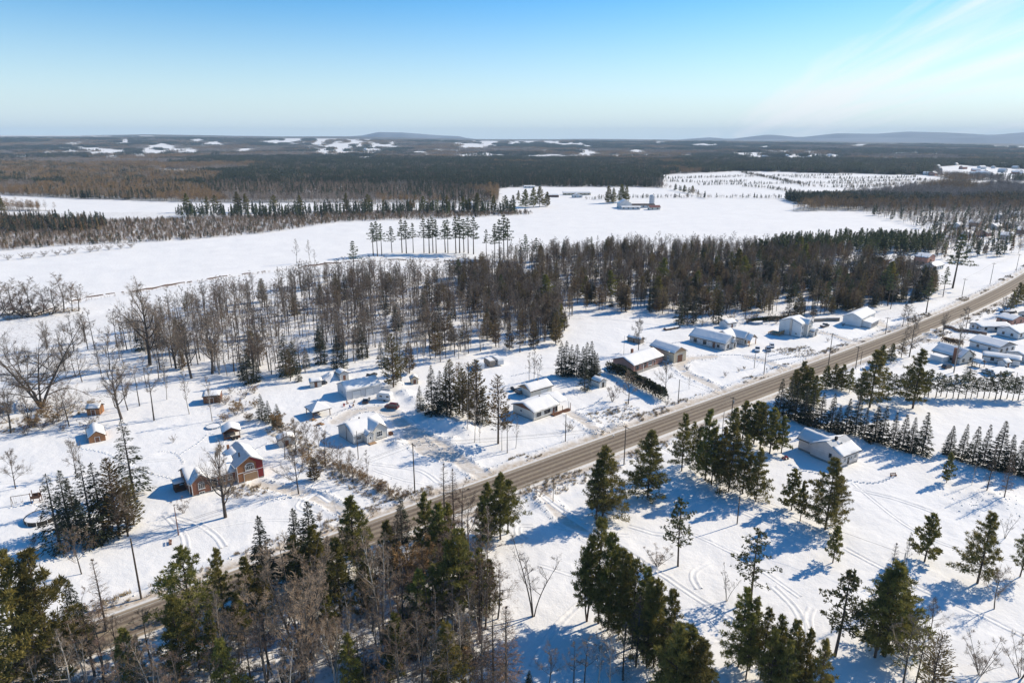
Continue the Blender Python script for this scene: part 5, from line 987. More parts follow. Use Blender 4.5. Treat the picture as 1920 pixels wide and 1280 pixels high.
def window(T, b, side, u, z, w=1.1, h=1.1, cols=2, rows=1, fr='white_paint', arch=False, label=None, shutters=None):
    f = on_wall(b, side); z += b['z0']; mb = MB(); t = .09
    for a in ((u, u + t, z, z + h), (u + w - t, u + w, z, z + h), (u + t, u + w - t, z, z + t), (u + t, u + w - t, z + h - t, z + h)): wall_box(mb, f, *a, .003, .09)
    for i in range(1, cols): wall_box(mb, f, u + w * i / cols - .03, u + w * i / cols + .03, z + t, z + h - t, .003, .075)
    for i in range(1, rows): wall_box(mb, f, u + t, u + w - t, z + h * i / rows - .025, z + h * i / rows + .025, .003, .07)
    wall_box(mb, f, u - .08, u + w + .08, z - .09, z - .002, .003, .14)
    if arch:
        (ox, oy), (ax, ay), (nx, ny) = f; k = 9; pts = [(u + w / 2 - w / 2 * math.cos(math.pi * i / k), z + h + w * .32 * math.sin(math.pi * i / k)) for i in range(k + 1)]
        V = [(ox + ax * p + nx * o, oy + ay * p + ny * o, q) for o in (.003, .09) for p, q in pts]; n_ = k + 1
        inn = [(ox + ax * (u + w / 2 + (p - u - w / 2) * .8) + nx * .09, oy + ay * (u + w / 2 + (p - u - w / 2) * .8) + ny * .09, z + h + .05 + (q - z - h) * .75) for p, q in pts]
        mb.add(V + inn, [(i, i + 1, n_ + i + 1, n_ + i) for i in range(k)] + [(n_ + i, n_ + i + 1, 2 * n_ + i + 1, 2 * n_ + i) for i in range(k)])
    o = fix(mb.build('window', fr, T))
    for i in range(cols):
        for j in range(rows):
            m2 = MB(); wall_box(m2, f, u + (t if i == 0 else w * i / cols + .03), u + (w - t if i == cols - 1 else w * (i + 1) / cols - .03), z + (t if j == 0 else h * j / rows + .025), z + (h - t if j == rows - 1 else h * (j + 1) / rows - .025), .004, .035); fix(m2.build('pane', 'glass', o))
    if arch: m2 = MB(); m2.add(inn, [tuple(range(len(inn)))]); m2.build('pane', 'glass', o)
    if shutters:
        for s in (u - .42, u + w + .08): m2 = MB(); wall_box(m2, f, s, s + .34, z, z + h, .003, .06); fix(m2.build('shutter', shutters, T))
    return o
def door(T, b, side, u, z, w=.95, h=2.05, mat='dark_trim', fr='white_paint', glass=True, name='door', panels=0):
    f = on_wall(b, side); z += b['z0']; m1 = MB(); wall_box(m1, f, u, u + w, z, z + h, .003, .06); d = fix(m1.build(name, mat, T)); mb = MB()
    for a in ((u - .1, u - .002, z, z + h + .1), (u + w + .002, u + w + .1, z, z + h + .1), (u, u + w, z + h + .002, z + h + .1)): wall_box(mb, f, *a, .003, .08)
    fix(mb.build('door_frame', fr, d))
    if glass and not panels: m2 = MB(); wall_box(m2, f, u + w * .25, u + w * .75, z + h * .5, z + h * .88, .061, .07); fix(m2.build('pane', 'glass', d))
    for i in range(panels): m2 = MB(); wall_box(m2, f, u + .05, u + w - .05, z + h * i / panels + .04, z + h * (i + 1) / panels - .02, .061, .085); fix(m2.build('door_panel', mat, d))
    if not panels: m2 = MB(); wall_box(m2, f, u + w - .16, u + w - .08, z + h * .45, z + h * .52, .061, .11); fix(m2.build('handle', 'steel', d))
    return d
def stack(T, x, y, z, s=.35, h=.9, mat='dark_trim', parent=None):
    c = MB().box(x - s / 2, y - s / 2, z - .5, x + s / 2, y + s / 2, z + h).box(x - s * .65, y - s * .65, z + h + .003, x + s * .65, y + s * .65, z + h + .1).build('chimney', mat, T); return c
def porch(T, x0, y0, x1, y1, z, posts, hpost, mat='wood_brown', floor=True):
    if floor: MB().box(x0, y0, z - .6, x1, y1, z).build('deck', mat, T)
    for x, y in posts: MB().box(x - .07, y - .07, z + .002, x + .07, y + .07, z + hpost).build('post', 'white_paint' if mat != 'wood_brown' else 'wood_brown', T)

# --- red brick house with the red gabled garage wing
A, an, L, Wd = frame_of((357, 930), (486, 893)); T = base_thing('red_brick_house', 'red brick house with arched windows and a tall red gabled garage wing', 'house', A, an)
b = gable(T, 0, 0, 11.2, 8.2, 3.5, 2.2, 'x', .45, 'brick_red', 'shingle_grey', .22); c = gable(T, .4, -1.2, 4.4, 5.0, 3.5, 1.9, 'y', .35, 'brick_red', 'shingle_grey', .2)
window(T, c, 'f', 1.45, 1.5, 1.5, 1.5, 3, 1, arch=True); window(T, c, 'f', 1.5, .1, 1.3, .7, 2); door(T, b, 'f', 5.6, .5, 1.0, 2.1, 'dark_trim'); window(T, b, 'f', 5.0, 1.2, .4, 1.5, 1); window(T, b, 'f', 7.4, 1.3, 1.3, 1.5, 2, 2); window(T, b, 'f', 9.2, 1.3, 1.2, 1.5, 2, 2); window(T, b, 'l', 2.2, 1.4, 1.2, 1.2)
MB().box(5.0, -1.3, -.3, 7.0, -.05, .45).build('entrance_step', 'concrete', T)
d = gable(T, 11.3, -1.4, 6.6, 10.5, 4.9, 2.0, 'y', .5, 'brick_tan', 'metal_roof', 0); snow_slab([(14.75, 7.02), (18.1, 4.95)], 'y', -1.7, 9.4, T, .2, 5); snow_slab([(11.0, 5.0), (13.2, 6.25)], 'y', 4.5, 9.4, T, .12, 6)
MB().prism([(11.4, 2.75), (17.85, 2.75), (17.85, 2.9), (11.4, 2.9)], 'y', -1.47, -1.405).build('trim_band', 'white_paint', T)
MB().prism([(16.1, .4), (17.8, .4), (17.8, 4.85), (15.0, 6.5), (14.6, 6.2), (16.1, 4.9)], 'y', -1.46, -1.405).build('wall_panel', 'red_board', T)
window(T, d, 'f', 2.0, 3.15, 2.3, 1.2, 5, 1, arch=True); door(T, d, 'f', 1.6, .1, 3.4, 2.2, 'wood_tan', 'white_paint', False, 'garage_door', 4); stack(T, 13.0, 1.5, 6.6, .3, .5); MB().box(12.0, 8.6, 5, 12.6, 9.1, 6.9).build('chimney', 'brick_tan', T)
p = gable(T, -2.6, 3.6, 2.2, 2.6, 2.3, .6, 'x', .25, 'brick_red', 'shingle_grey', .18, trim=None, found=.9, skip_wall=True); porch(T, -2.6, 3.6, -.05, 6.2, .5, [(-2.5, 3.7), (-2.5, 6.1)], 1.7)
MB().box(-2.4, 5.0, .5, -1.2, 6.0, 1.6).build('bench', 'wood_brown', T)
# --- white sided house with front gable
A, an, L, Wd = frame_of((664, 834), (722, 815), (632, 818)); T = base_thing('white_sided_house', 'white sided house with grey front gable and a chimney pipe on its blank wall', 'house', A, an)
b = gable(T, 0, 0, L, Wd, 3.2, 2.0, 'x', .4, 'grey_siding', 'shingle_grey', .24); c = gable(T, L - 5.4, -1.8, 5.0, 6.0, 3.2, 2.1, 'y', .35, 'ivory_siding', 'shingle_grey', .22); e = gable(T, L - 7.3, -2.2, 2.0, 4.0, 2.7, .9, 'y', .25, 'ivory_siding', 'shingle_grey', .18)
window(T, b, 'f', .9, 1.2, 1.5, 1.2, 3); window(T, c, 'f', 1.5, 1.1, 1.9, 1.7, 3, 2); door(T, e, 'f', .5, .35, .95, 2.0, 'white_paint'); window(T, c, 'r', 2.2, 1.2, 1.2, 1.2); MB().box(-.22, Wd * .45, -.3, -.04, Wd * .45 + .2, 5.6).build('chimney_pipe', 'steel', T); stack(T, L * .45, Wd * .52, 5.2, .3, .7)
MB().box(L - 7.2, -3.4, -.4, L - 5.0, -2.25, .3).build('entrance_step', 'wood_tan', T); MB().box(L + .9, -1.6, -.4, L + 1.9, -.4, .9).build('side_stair', 'wood_brown', T)
# --- long white garage
A, an, L, Wd = frame_of((651, 750), (711, 737), (633, 727)); T = base_thing('white_garage', 'long white sheet metal garage behind the white sided house', 'garage', A, an); Wd = 8.5
b = gable(T, 0, 0, L + .5, Wd, 3.4, 1.7, 'x', .35, 'white_sheet', 'metal_roof', .26, found=.2); window(T, b, 'l', Wd * .45, 1.2, .8, 1.0, 1); stack(T, L * .45, Wd * .5, 5.0, .25, .5)
for u in (2.0, 6.8): door(T, b, 'f', u, .1, 2.9, 2.6, 'white_paint', 'steel', False, 'garage_door', 5)
# --- small sheds
def shed(px, py, w, d, h, rise, an, wall, label, ridge='x', name='shed', door_side='f', roof='shingle_dark', snow=.22, dm='wood_brown', cat='shed', oh=.25):
    x, y = g(px, py); T = base_thing(name, label, cat, (x, y), an); b = gable(T, 0, 0, w, d, h, rise, ridge, oh, wall, roof, snow, found=.12, trim=None)
    if door_side: door(T, b, door_side, (w if door_side in 'fb' else d) * .5 - .55, .12, 1.1, min(1.9, h - .35), dm, 'white_paint', False)
    return T, b
RA = ROAD_ANG
shed(582, 728, 4.0, 3.0, 2.2, .7, RA - .3, 'ivory_siding', 'small white shed with two doors beside the big ploughed snow heap', name='garden_shed')
shed(638, 716, 3.4, 4.0, 2.6, .9, RA, 'grey_siding', 'grey green shed behind the long white garage', 'y', name='garden_shed')
shed(523, 838, 4.6, 3.4, 2.2, 1.0, RA - .2, 'ivory_siding', 'white shed half hidden by the hedgerow beside the red house yard', 'y', name='garden_shed')
shed(771, 721, 2.6, 3.0, 2.0, .9, RA - .4, 'beige_sheet', 'little beige shed with peaked roof at the wood edge', 'y', name='garden_shed')
shed(164, 779, 3.8, 3.4, 2.4, .8, RA - .5, 'wood_orange', 'brown wooden hut under bare trees near the old willow', name='wooden_hut')
shed(168, 832, 4.2, 8.0, 1.8, 1.5, RA - .05, 'wood_orange', 'low rust walled shed with long snowy roof on the meadow', 'y', name='long_shed')
shed(382, 758, 5.2, 5.0, 2.7, .5, RA - .4, 'wood_brown', 'dark brown shed with flat snowy roof below the wood', 'x', name='wooden_shed')
shed(1124, 728, 3.4, 4.2, 2.3, .9, RA, 'ivory_siding', 'small shed with grey roof beside the end of the black hedge', 'y', name='garden_shed', dm='dark_trim')
shed(1176, 640, 6.5, 3.2, 2.0, .6, RA - 1.35, 'wood_grey', 'weathered grey shed alone on the field behind the brick bungalow', name='field_shed')
shed(1364, 616, 6.0, 5.0, 2.4, 1.3, RA - .1, 'white_siding', 'snow topped shed behind the stone house', 'x', name='garden_shed')
shed(1884, 690, 3.0, 3.0, 2.1, .9, .35, 'white_siding', 'white garden shed beside the round topped one on the back lawn', 'x', name='garden_shed')
# open pavilion by the red house
x, y = g(420, 824); T = base_thing('open_pavilion', 'dark open sided pavilion with snowy gable roof behind the red house', 'pavilion', (x, y), RA - .2)
gable(T, 0, 0, 4.6, 5.0, 2.5, 1.1, 'y', .35, 'wood_brown', 'shingle_dark', .25, skip_wall=True)
for px_, py_ in ((.1, .1), (4.5, .1), (.1, 4.9), (4.5, 4.9)): MB().box(px_ - .09, py_ - .09, -.4, px_ + .09, py_ + .09, 2.5).build('post', 'wood_brown', T)
MB().box(.1, .15, .1, .16, 4.8, 1.2).build('side_wall', 'wood_brown', T); MB().box(.2, 4.84, .1, 4.4, 4.9, 2.3).build('back_wall', 'wood_brown', T); MB().box(.2, .06, .1, 4.4, .12, .9).build('railing', 'wood_brown', T); MB().box(1.0, 2.5, .05, 3.4, 3.6, .95).build('bench', 'wood_grey', T)
x, y = g(398, 801); MB().prism([(math.cos(i * .5236) * 1.9, math.sin(i * .5236) * 1.9) for i in range(12)], 'z', -.3, .55)
def round_pool(px, py, r, h, label, wall='pool_blue'):
    x, y = g(px, py); T = base_thing('round_pool', label, 'pool', (x, y), 0); n = 28; mb = MB(); V = []
    for z, q in ((-.4, r), (h, r), (h, r - .14), (h - .25, r - .14)): V += [(q * math.cos(2 * math.pi * i / n), q * math.sin(2 * math.pi * i / n), z) for i in range(n)]
    mb.add(V, [(k * n + i, k * n + (i + 1) % n, (k + 1) * n + (i + 1) % n, (k + 1) * n + i) for k in range(3) for i in range(n)]); mb.build('pool_wall', wall, T)
    mb = MB(); V = [(0, 0, h + .05)] + [((r - .15) * math.cos(2 * math.pi * i / n), (r - .15) * math.sin(2 * math.pi * i / n), h - .12) for i in range(n)]; mb.add(V, [(0, i + 1, (i + 1) % n + 1) for i in range(n)]); mb.build('snow_layer', 'roof_snow', T, True)
    mb = MB()
    for i in range(10): a = 2 * math.pi * i / 10; MB().tube([(r * 1.015 * math.cos(a), r * 1.015 * math.sin(a), -.3), (r * 1.015 * math.cos(a), r * 1.015 * math.sin(a), h + .02)], [.06, .06], 5).build('pool_post', 'white_paint', T)
    return T
round_pool(400, 800, 2.2, .5, 'low round pool buried in snow behind the dark pavilion'); round_pool(78, 972, 3.4, 1.1, 'round above ground pool under the garden spruces', 'dark_trim'); round_pool(1415, 605, 3.8, 1.2, 'round above ground pool beside the wooden deck')
# gazebo with pyramid roof
x, y = g(597, 777); T = base_thing('gazebo', 'open gazebo with snowy pyramid roof on four posts', 'gazebo', (x, y), RA)
mb = MB(); r_ = 3.3; mb.add([(-r_, -r_, 2.5), (r_, -r_, 2.5), (r_, r_, 2.5), (-r_, r_, 2.5), (0, 0, 4.4), (-r_, -r_, 2.36), (r_, -r_, 2.36), (r_, r_, 2.36), (-r_, r_, 2.36), (0, 0, 4.2)], [(0, 1, 4), (1, 2, 4), (2, 3, 4), (3, 0, 4), (6, 5, 9), (7, 6, 9), (8, 7, 9), (5, 8, 9), (0, 5, 6, 1), (1, 6, 7, 2), (2, 7, 8, 3), (3, 8, 5, 0)]); ro = mb.build('roof', 'shingle_dark', T)
q_ = r_ - .08; MB().add([(-q_, -q_, 2.53), (q_, -q_, 2.53), (q_, q_, 2.53), (-q_, q_, 2.53), (-q_ + .1, -q_ + .1, 2.72), (q_ - .1, -q_ + .1, 2.72), (q_ - .1, q_ - .1, 2.72), (-q_ + .1, q_ - .1, 2.72), (0, 0, 4.68)], [(0, 1, 5, 4), (1, 2, 6, 5), (2, 3, 7, 6), (3, 0, 4, 7), (4, 5, 8), (5, 6, 8), (6, 7, 8), (7, 4, 8)]).build('snow_layer', 'roof_snow', ro)
for a in (-1, 1):
    for b_ in (-1, 1): MB().box(a * 2.8 - .1, b_ * 2.8 - .1, -.4, a * 2.8 + .1, b_ * 2.8 + .1, 2.45).build('post', 'wood_brown', T)
x, y = g(594, 779); T = base_thing('picnic_table', 'orange wooden picnic table under the gazebo', 'table', (x, y), RA + .3)
for i in range(5): MB().box(-1.1, -.42 + i * .17, .92, 1.1, -.27 + i * .17, .98).build('plank', 'wood_orange', T)
for s in (-1, 1): MB().box(-1.1, s * .78 - .14, .60, 1.1, s * .78 + .14, .66).build('seat', 'wood_orange', T)
for s in (-.8, .8): MB().box(s - .05, -.85, .5, s + .05, .85, .595).build('cross_beam', 'wood_orange', T); MB().tube([(s, -.6, -.2), (s, -.2, .91)], [.06, .06], 4).tube([(s, .6, -.2), (s, .2, .91)], [.06, .06], 4).build('leg', 'wood_orange', T)
# heaps of split firewood
def woodpile(px, py, n, label):
    x, y = g(px, py); T = base_thing('firewood_pile', label, 'woodpile', (x, y), 0.3); R2 = np.random.default_rng(int(px))
    for i in range(n):
        r1 = abs(R2.normal(0, .55)); a = R2.uniform(0, 6.28); z = max(.08, .95 - r1 * .9) * R2.uniform(.3, 1); d = Vector((R2.normal(), R2.normal(), R2.normal() * .25)).normalized() * .26; p = Vector((r1 * 1.5 * math.cos(a), r1 * math.sin(a), z))
        MB().tube([p - d, p + d], [.12, .12], 5).build('log', 'log_end', T)
    return T
woodpile(600, 796, 60, 'heap of orange split firewood on the white yard'); woodpile(587, 788, 26, 'smaller dark heap of logs next to the orange firewood')
# chairs round a fire ring
for i, (px, py, c_) in enumerate(((645, 762, 'plastic_red'), (652, 757, 'wood_brown'), (657, 765, 'plastic_blue'), (662, 763, 'wood_brown'), (664, 755, 'wood_orange'))):
    x, y = g(px, py); T = base_thing('garden_chair', ('red garden chair', 'tall brown garden chair', 'dark blue garden chair', 'low brown garden chair', 'orange garden chair')[i] + ' standing in snow near the long white garage', 'chair', (x, y), i * 1.3)
    MB().box(-.28, -.28, .40, .28, .28, .47).build('seat', c_, T); MB().box(-.28, .24, .472, .28, .30, 1.1 + .2 * (i == 1)).build('backrest', c_, T)
    for a in (-.24, .24):
        for b_ in (-.24, .24): MB().box(a - .03, b_ - .03, -.2, a + .03, b_ + .03, .398).build('leg', c_, T)
# --- bungalow with corner porch
A, an, L, Wd = frame_of((1001, 791), (1076, 763), (968, 773)); T = base_thing('porch_bungalow', 'cream bungalow with long snowy roof, red porch and open carport corner', 'house', A, an)
b = gable(T, 0, 0, 10.6, Wd, 3.0, 1.6, 'x', .55, 'ivory_siding', 'shingle_dark', .25, gable_mat='wood_brown', trim='ivory_siding'); b2 = gable(T, 10.65, 1.6, 4.9, Wd - 1.6, 3.0, 1.28, 'x', .5, 'ivory_siding', 'shingle_dark', 0, skip_wall=True)
snow_slab([(.25, 2.95), (Wd / 2 + .6, 4.45), (Wd + .3, 3.0)], 'x', 11.25, 15.9, T, .22, 44)
window(T, b, 'f', 1.2, 1.2, 1.9, 1.2, 2, fr='dark_trim'); window(T, b, 'f', 5.0, 1.2, 1.9, 1.2, 3, fr='dark_trim', shutters='dark_trim'); door(T, b, 'f', 8.4, .35, .95, 2.05, 'brick_red'); window(T, b, 'f', 9.6, .9, .8, 1.7, 1, fr='dark_trim'); window(T, b, 'l', 3.2, 1.4, 1.0, .9); window(T, b, 'r', 2, 1.2, 1.6, 1.2, 2)
porch(T, 7.6, -1.5, 15.4, -.06, .32, [(15.3, -1.4), (11.5, -1.4), (7.8, -1.4)], 2.2, 'wood_brown'); MB().box(7.7, -1.5, .9, 15.3, -1.44, 1.0).build('handrail', 'wood_brown', T)
for i in range(24): MB().box(7.8 + i * .32, -1.49, .33, 7.86 + i * .32, -1.45, .895).build('baluster', 'wood_brown', T)
MB().box(15.15, -.8, -.4, 15.3, -.65, 2.95).build('post', 'white_paint', T); MB().box(15.15, Wd - .3, -.4, 15.3, Wd - .15, 2.95).build('post', 'white_paint', T); stack(T, 8.0, Wd * .6, 4.4, .3, .5)
A = g(995, 747); T = base_thing('cream_garage', 'cream garage with snowy roof behind the porch bungalow', 'garage', A, RA); b = gable(T, 0, 0, 9.5, 6.2, 2.7, 1.4, 'x', .45, 'ivory_siding', 'shingle_dark', .25, gable_mat='wood_tan', trim=None); door(T, b, 'f', 4.5, .1, 2.6, 2.1, 'white_paint', 'white_paint', False, 'garage_door', 4); stack(T, 5.5, 3.2, 4.0, .3, .5)
# --- brick bungalow and the beige garage
A, an, L, Wd = frame_of((1188, 698), (1242, 679), (1155, 680)); T = base_thing('brick_bungalow', 'pink brick bungalow with snowy roof and recessed front entrance', 'house', A, an)
b = gable(T, 0, 0, L, Wd * .85, 3.0, 1.9, 'x', .5, 'brick_pink', 'shingle_dark', .26, trim=None, gable_mat='brick_pink')
window(T, b, 'f', 1.0, 1.0, 2.2, 1.3, 3, fr='dark_trim'); door(T, b, 'f', 4.6, .35, 1.0, 2.1, 'brick_red'); window(T, b, 'f', 6.4, 1.0, 1.4, 1.4, 2, fr='dark_trim'); window(T, b, 'f', 9.0, .9, 2.4, 1.5, 3); door(T, b, 'f', 12.4, .35, .95, 2.0, 'brick_red'); MB().box(.5, -1.6, -.4, L, -.06, .3).build('front_step', 'concrete', T); MB().box(4.0, -1.5, .3, 4.16, -1.34, 2.6).build('post', 'white_paint', T); MB().box(L * .45, Wd * .62, 3.6, L * .45 + .8, Wd * .62 + .8, 6.0).build('chimney', 'brick_red', T)
A = g(1263, 681); T = base_thing('beige_garage', 'beige sheet metal garage with brown door beside the brick bungalow', 'garage', A, RA - .05); b = gable(T, 0, 0, 7.0, 13, 4.2, 1.9, 'y', .35, 'beige_sheet', 'metal_roof', .14, trim=None, gable_mat='wood_tan', found=.15); door(T, b, 'f', 1.9, .12, 3.0, 3.0, 'wood_brown', 'white_paint', False, 'garage_door', 4); door(T, b, 'l', 9.5, .1, 1.0, 2.0, 'white_paint')
# --- stone house with the timber gable
A, an, L, Wd = frame_of((1359, 657), (1393, 645), (1297, 641)); T = base_thing('stone_house', 'pale stone house with wide snowy roof and timber porch gable', 'house', A, an)
b = gable(T, 0, 0, 9.0, 17.5, 3.2, 2.6, 'y', .5, 'stone_white', 'shingle_grey', .25, trim=None); b1 = gable(T, 8.9, 3.0, 6.0, 8.5, 3.2, 2.35, 'x', .45, 'stone_white', 'shingle_grey', .24, trim=None); b2 = gable(T, 13.2, -.8, 6.0, 9.5, 3.2, 2.2, 'y', .5, 'stone_white', 'shingle_grey', .24, trim=None, gable_mat='wood_orange'); b3 = gable(T, 4.6, -.9, 2.6, 3.0, 3.1, 1.3, 'y', .3, 'stone_white', 'shingle_grey', .18, trim=None)
for u in (2.0, 6.5, 11.5): window(T, b, 'l', 17.5 - u - 1.6 - 2.6 if u < 7 else 2.0, .9, 1.6, 1.6, 2, 2, 'dark_trim')
door(T, b, 'l', 11.6, .3, 1.1, 2.1, 'brick_red'); window(T, b, 'l', 13.6, 1.0, 1.2, 1.3, 2, 1, 'dark_trim'); window(T, b, 'f', 1.6, 1.0, 1.3, 1.5, 2, 2, 'dark_trim'); window(T, b3, 'f', .6, 1.0, 1.2, 1.6, 2, 2, 'dark_trim'); window(T, b1, 'f', 1.4, .9, 1.7, 1.8, 2, 2, 'dark_trim'); window(T, b2, 'f', .8, .9, 1.3, 1.8, 2, 2, 'dark_trim'); door(T, b2, 'f', 3.2, .35, 1.6, 2.2, 'wood_orange'); window(T, b, 'b', 3, 1, 1.4, 1.3)
p = gable(T, 13.4, -3.6, 5.6, 2.7, 3.0, 2.0, 'y', .3, 'wood_orange', 'shingle_grey', .2, skip_wall=True)
for xx in (13.6, 18.8): MB().box(xx - .13, -3.4, -.4, xx + .13, -3.14, 3.0).build('post', 'wood_orange', T)
MB().tube([(13.6, -3.3, 3.0), (16.2, -3.3, 4.6), (18.8, -3.3, 3.0)], [.1, .1, .1], 4).build('porch_truss', 'wood_orange', T); stack(T, 6, 8, 5.0, .35, .6); stack(T, 11, 7.6, 5.2, .35, .6); MB().prism([(9, 11.2), (14, 11.2), (14, 15), (9, 15)], 'z', -.3, 2.9).build('sun_room', 'white_siding', T)
# --- white two-storey house with deck
A, an, L, Wd = frame_of((1500, 633), (1528, 621), (1467, 626)); T = base_thing('two_storey_house', 'tall white two storey house with a wooden deck behind', 'house', A, an)
b = gable(T, 0, 0, 8.6, 10.0, 6.2, 1.8, 'x', .35, 'white_siding', 'shingle_grey', .25); b2 = gable(T, 3.2, -1.6, 4.6, 5.0, 6.0, 1.7, 'y', .35, 'grey_siding', 'shingle_grey', .22); b3 = gable(T, 5.4, -3.6, 4.2, 3.2, 2.7, .9, 'y', .3, 'stone_white', 'shingle_grey', .2, trim=None)
window(T, b, 'f', .9, 3.9, 1.2, 1.3); window(T, b2, 'f', 1.5, 3.9, 1.4, 1.4, 2, 2); window(T, b, 'f', .9, 1.2, 1.2, 1.4); door(T, b3, 'f', 1.4, .35, 1.2, 2.0, 'dark_trim'); window(T, b, 'r', 2, 3.8, 1.2, 1.2); window(T, b, 'l', 7.6, 1.2, .8, .8, 1); MB().box(-.35, 4.2, -.4, -.04, 5.0, 8.2).build('chimney', 'steel', T)
MB().box(-4.5, 7.4, .9, -.1, 13.0, 1.05).build('deck', 'wood_tan', T)
for i in range(16): MB().box(-4.5 + i * .285, 7.32, 1.052, -4.5 + i * .285 + .22, 7.38, 2.3).build('fence_board', 'wood_tan', T)
for x_, y_ in ((-4.3, 7.6), (-.4, 7.6), (-4.3, 12.8)): MB().box(x_ - .1, y_ - .1, -.5, x_ + .1, y_ + .1, .895).build('post', 'wood_tan', T)
# --- long white hall
A = g(1635, 603); T = base_thing('white_hall', 'long white hall with snowy roof and lean to beside the wood', 'hall', A, RA + .12); b = gable(T, -16, 0, 18.5, 8, 4.0, 1.8, 'x', .4, 'white_siding', 'metal_roof', .28, found=.2); door(T, b, 'r', 2, .2, 2.8, 2.6, 'white_paint', 'steel', False, 'garage_door', 4); window(T, b, 'f', 5, 1.6, 1.4, 1.0); MB().prism([(-4.2, .1), (-.06, .1), (-.06, 2.9), (-4.2, 2.3)], 'x', -14, -4).build('lean_to', 'white_siding', T); MB().prism([(-4.5, 2.36), (-.08, 3.0), (-.08, 3.2), (-4.5, 2.56)], 'x', -14.3, -3.7).build('lean_to_snow', 'roof_snow', T); door(T, b, 'f', 14, .2, .95, 2.0, 'dark_trim')
for i in range(5): MB().box(-13.6 + i * 1.9, -4.26, .3, -12.2 + i * 1.9, -4.21, 1.9).build('window', 'glass', T)
# --- pale sided house below the spruce row
A, an, L, Wd = frame_of((1575, 878), (1605, 866), (1504, 861)); T = base_thing('pale_sided_house', 'unfinished pale house wrapped in sheathing with snow half slid off its roof', 'house', A, an)
b = gable(T, 0, 0, L + .6, Wd + .4, 3.7, 2.3, 'x', .5, 'house_wrap', 'metal_roof', .2, patch=(-.1, .62), trim=None, found=.6); b2 = gable(T, .8, Wd * .35, L * .7, Wd * 1.2, 3.7, 2.1, 'y', .45, 'house_wrap', 'metal_roof', .2, trim=None, found=.6)
snow_slab([(Wd / 2 + .2, 6.28), (Wd + .9, 3.7)], 'x', -.4, L + .9, T, .2, 9); window(T, b, 'l', 5.6, 2.0, .8, 1.1, 1, 2, 'dark_trim'); window(T, b, 'f', 1.2, 1.6, 1.0, 1.2); window(T, b, 'f', 4.0, 1.6, .9, 1.0, 1); door(T, b, 'f', 2.8, .6, .9, 2.0, 'dark_trim'); window(T, b, 'f', 5.8, 1.5, 1.2, 1.2); MB().box(2.9, Wd * .44, 5.2, 3.5, Wd * .44 + .6, 7.0).build('chimney', 'dark_trim', T)
# --- houses of the street on the right
def simple_house(px, py, an, L, Wd, hw, rise, ridge, wall, label, wins=3, chim=True, garage=False, name='bungalow', gm=None, cat='house'):
    A = g(px, py); T = base_thing(name, label, cat, A, an); b = gable(T, 0, 0, L, Wd, hw, rise, ridge, .45, wall, 'shingle_dark', .26, gable_mat=gm, trim=None)
    for i in range(wins): window(T, b, 'f', L * (i + .5) / wins - .6, 1.1, 1.2, 1.2, 2, fr='dark_trim')
    for i in range(2): window(T, b, 'l', Wd * (.25 + .4 * i), 1.1, 1.0, 1.1, 1, fr='dark_trim')
    if garage: door(T, b, garage, .8, .1, 2.6, 2.2, 'white_paint', 'white_paint', False, 'garage_door', 4)
    else: door(T, b, 'r', Wd * .4, .35, .95, 2.0, 'dark_trim')
    if chim: stack(T, L * .5, Wd * .55, hw + rise * .8, .35, .8)
    return T
T = simple_house(1798, 684, .45, 9.0, 11.0, 3.0, 2.6, 'y', 'ivory_siding', 'house with steep snowy roof and tall brown chimney by the back lawn', 2, False); MB().box(-1.0, 1.0, -.4, -.1, 2.4, 6.6).build('chimney', 'brick_red', T); MB().box(-4.5, 4, -.3, -.6, 9, 2.4).build('side_wing', 'white_siding', T); MB().prism([(3.7, 2.43), (9.3, 2.43), (9.3, 2.7), (3.7, 2.7)], 'x', -4.8, -.55).build('wing_snow', 'roof_snow', T)
simple_house(1871, 664, .42, 11, 12.0, 2.9, 1.9, 'y', 'white_siding', 'white house with broad grey gable on the side street', 3, True, gm='shingle_grey')
simple_house(1842, 678, -.55, 12.0, 5.0, 2.6, .9, 'x', 'white_siding', 'long white mobile home behind the chimney house', 2, False, name='mobile_home')
simple_house(1908, 636, .45, 13, 9, 2.9, 1.8, 'x', 'white_siding', 'white bungalow with dark eaves at the end of the side street', 3, True)
simple_house(1925, 682, .4, 10, 8, 2.7, 1.2, 'x', 'white_siding', 'white sheet walled annexe beside the mobile home', 2, False)
simple_house(1838, 622, .1, 15, 7, 2.4, .9, 'x', 'white_siding', 'flat roofed white building buried in snow beside the street', 3, False)
simple_house(1866, 706, .35, 9, 5.5, .9, .7, 'x', 'white_siding', 'low snow covered shelter on the back lawn', 0, False, name='low_shelter', cat='shelter')
simple_house(1940, 604, .45, 12, 8, 2.9, 1.8, 'x', 'ivory_siding', 'ivory bungalow far along the side street', 3)
simple_house(1896, 610, .45, 10, 7, 2.7, 1.5, 'y', 'brick_pink', 'pinkish house behind the dark trailer', 2)
x, y = g(1836, 690); T = base_thing('garden_shelter', 'small dark open shelter next to the mobile home', 'shelter', (x, y), .4); gable(T, 0, 0, 3.0, 3.0, 2.1, 1.1, 'y', .3, 'wood_brown', 'shingle_dark', .16, skip_wall=True)
for a in (.1, 2.9):
    for b_ in (.1, 2.9): MB().box(a - .08, b_ - .08, -.4, a + .08, b_ + .08, 2.1).build('post', 'wood_brown', T)
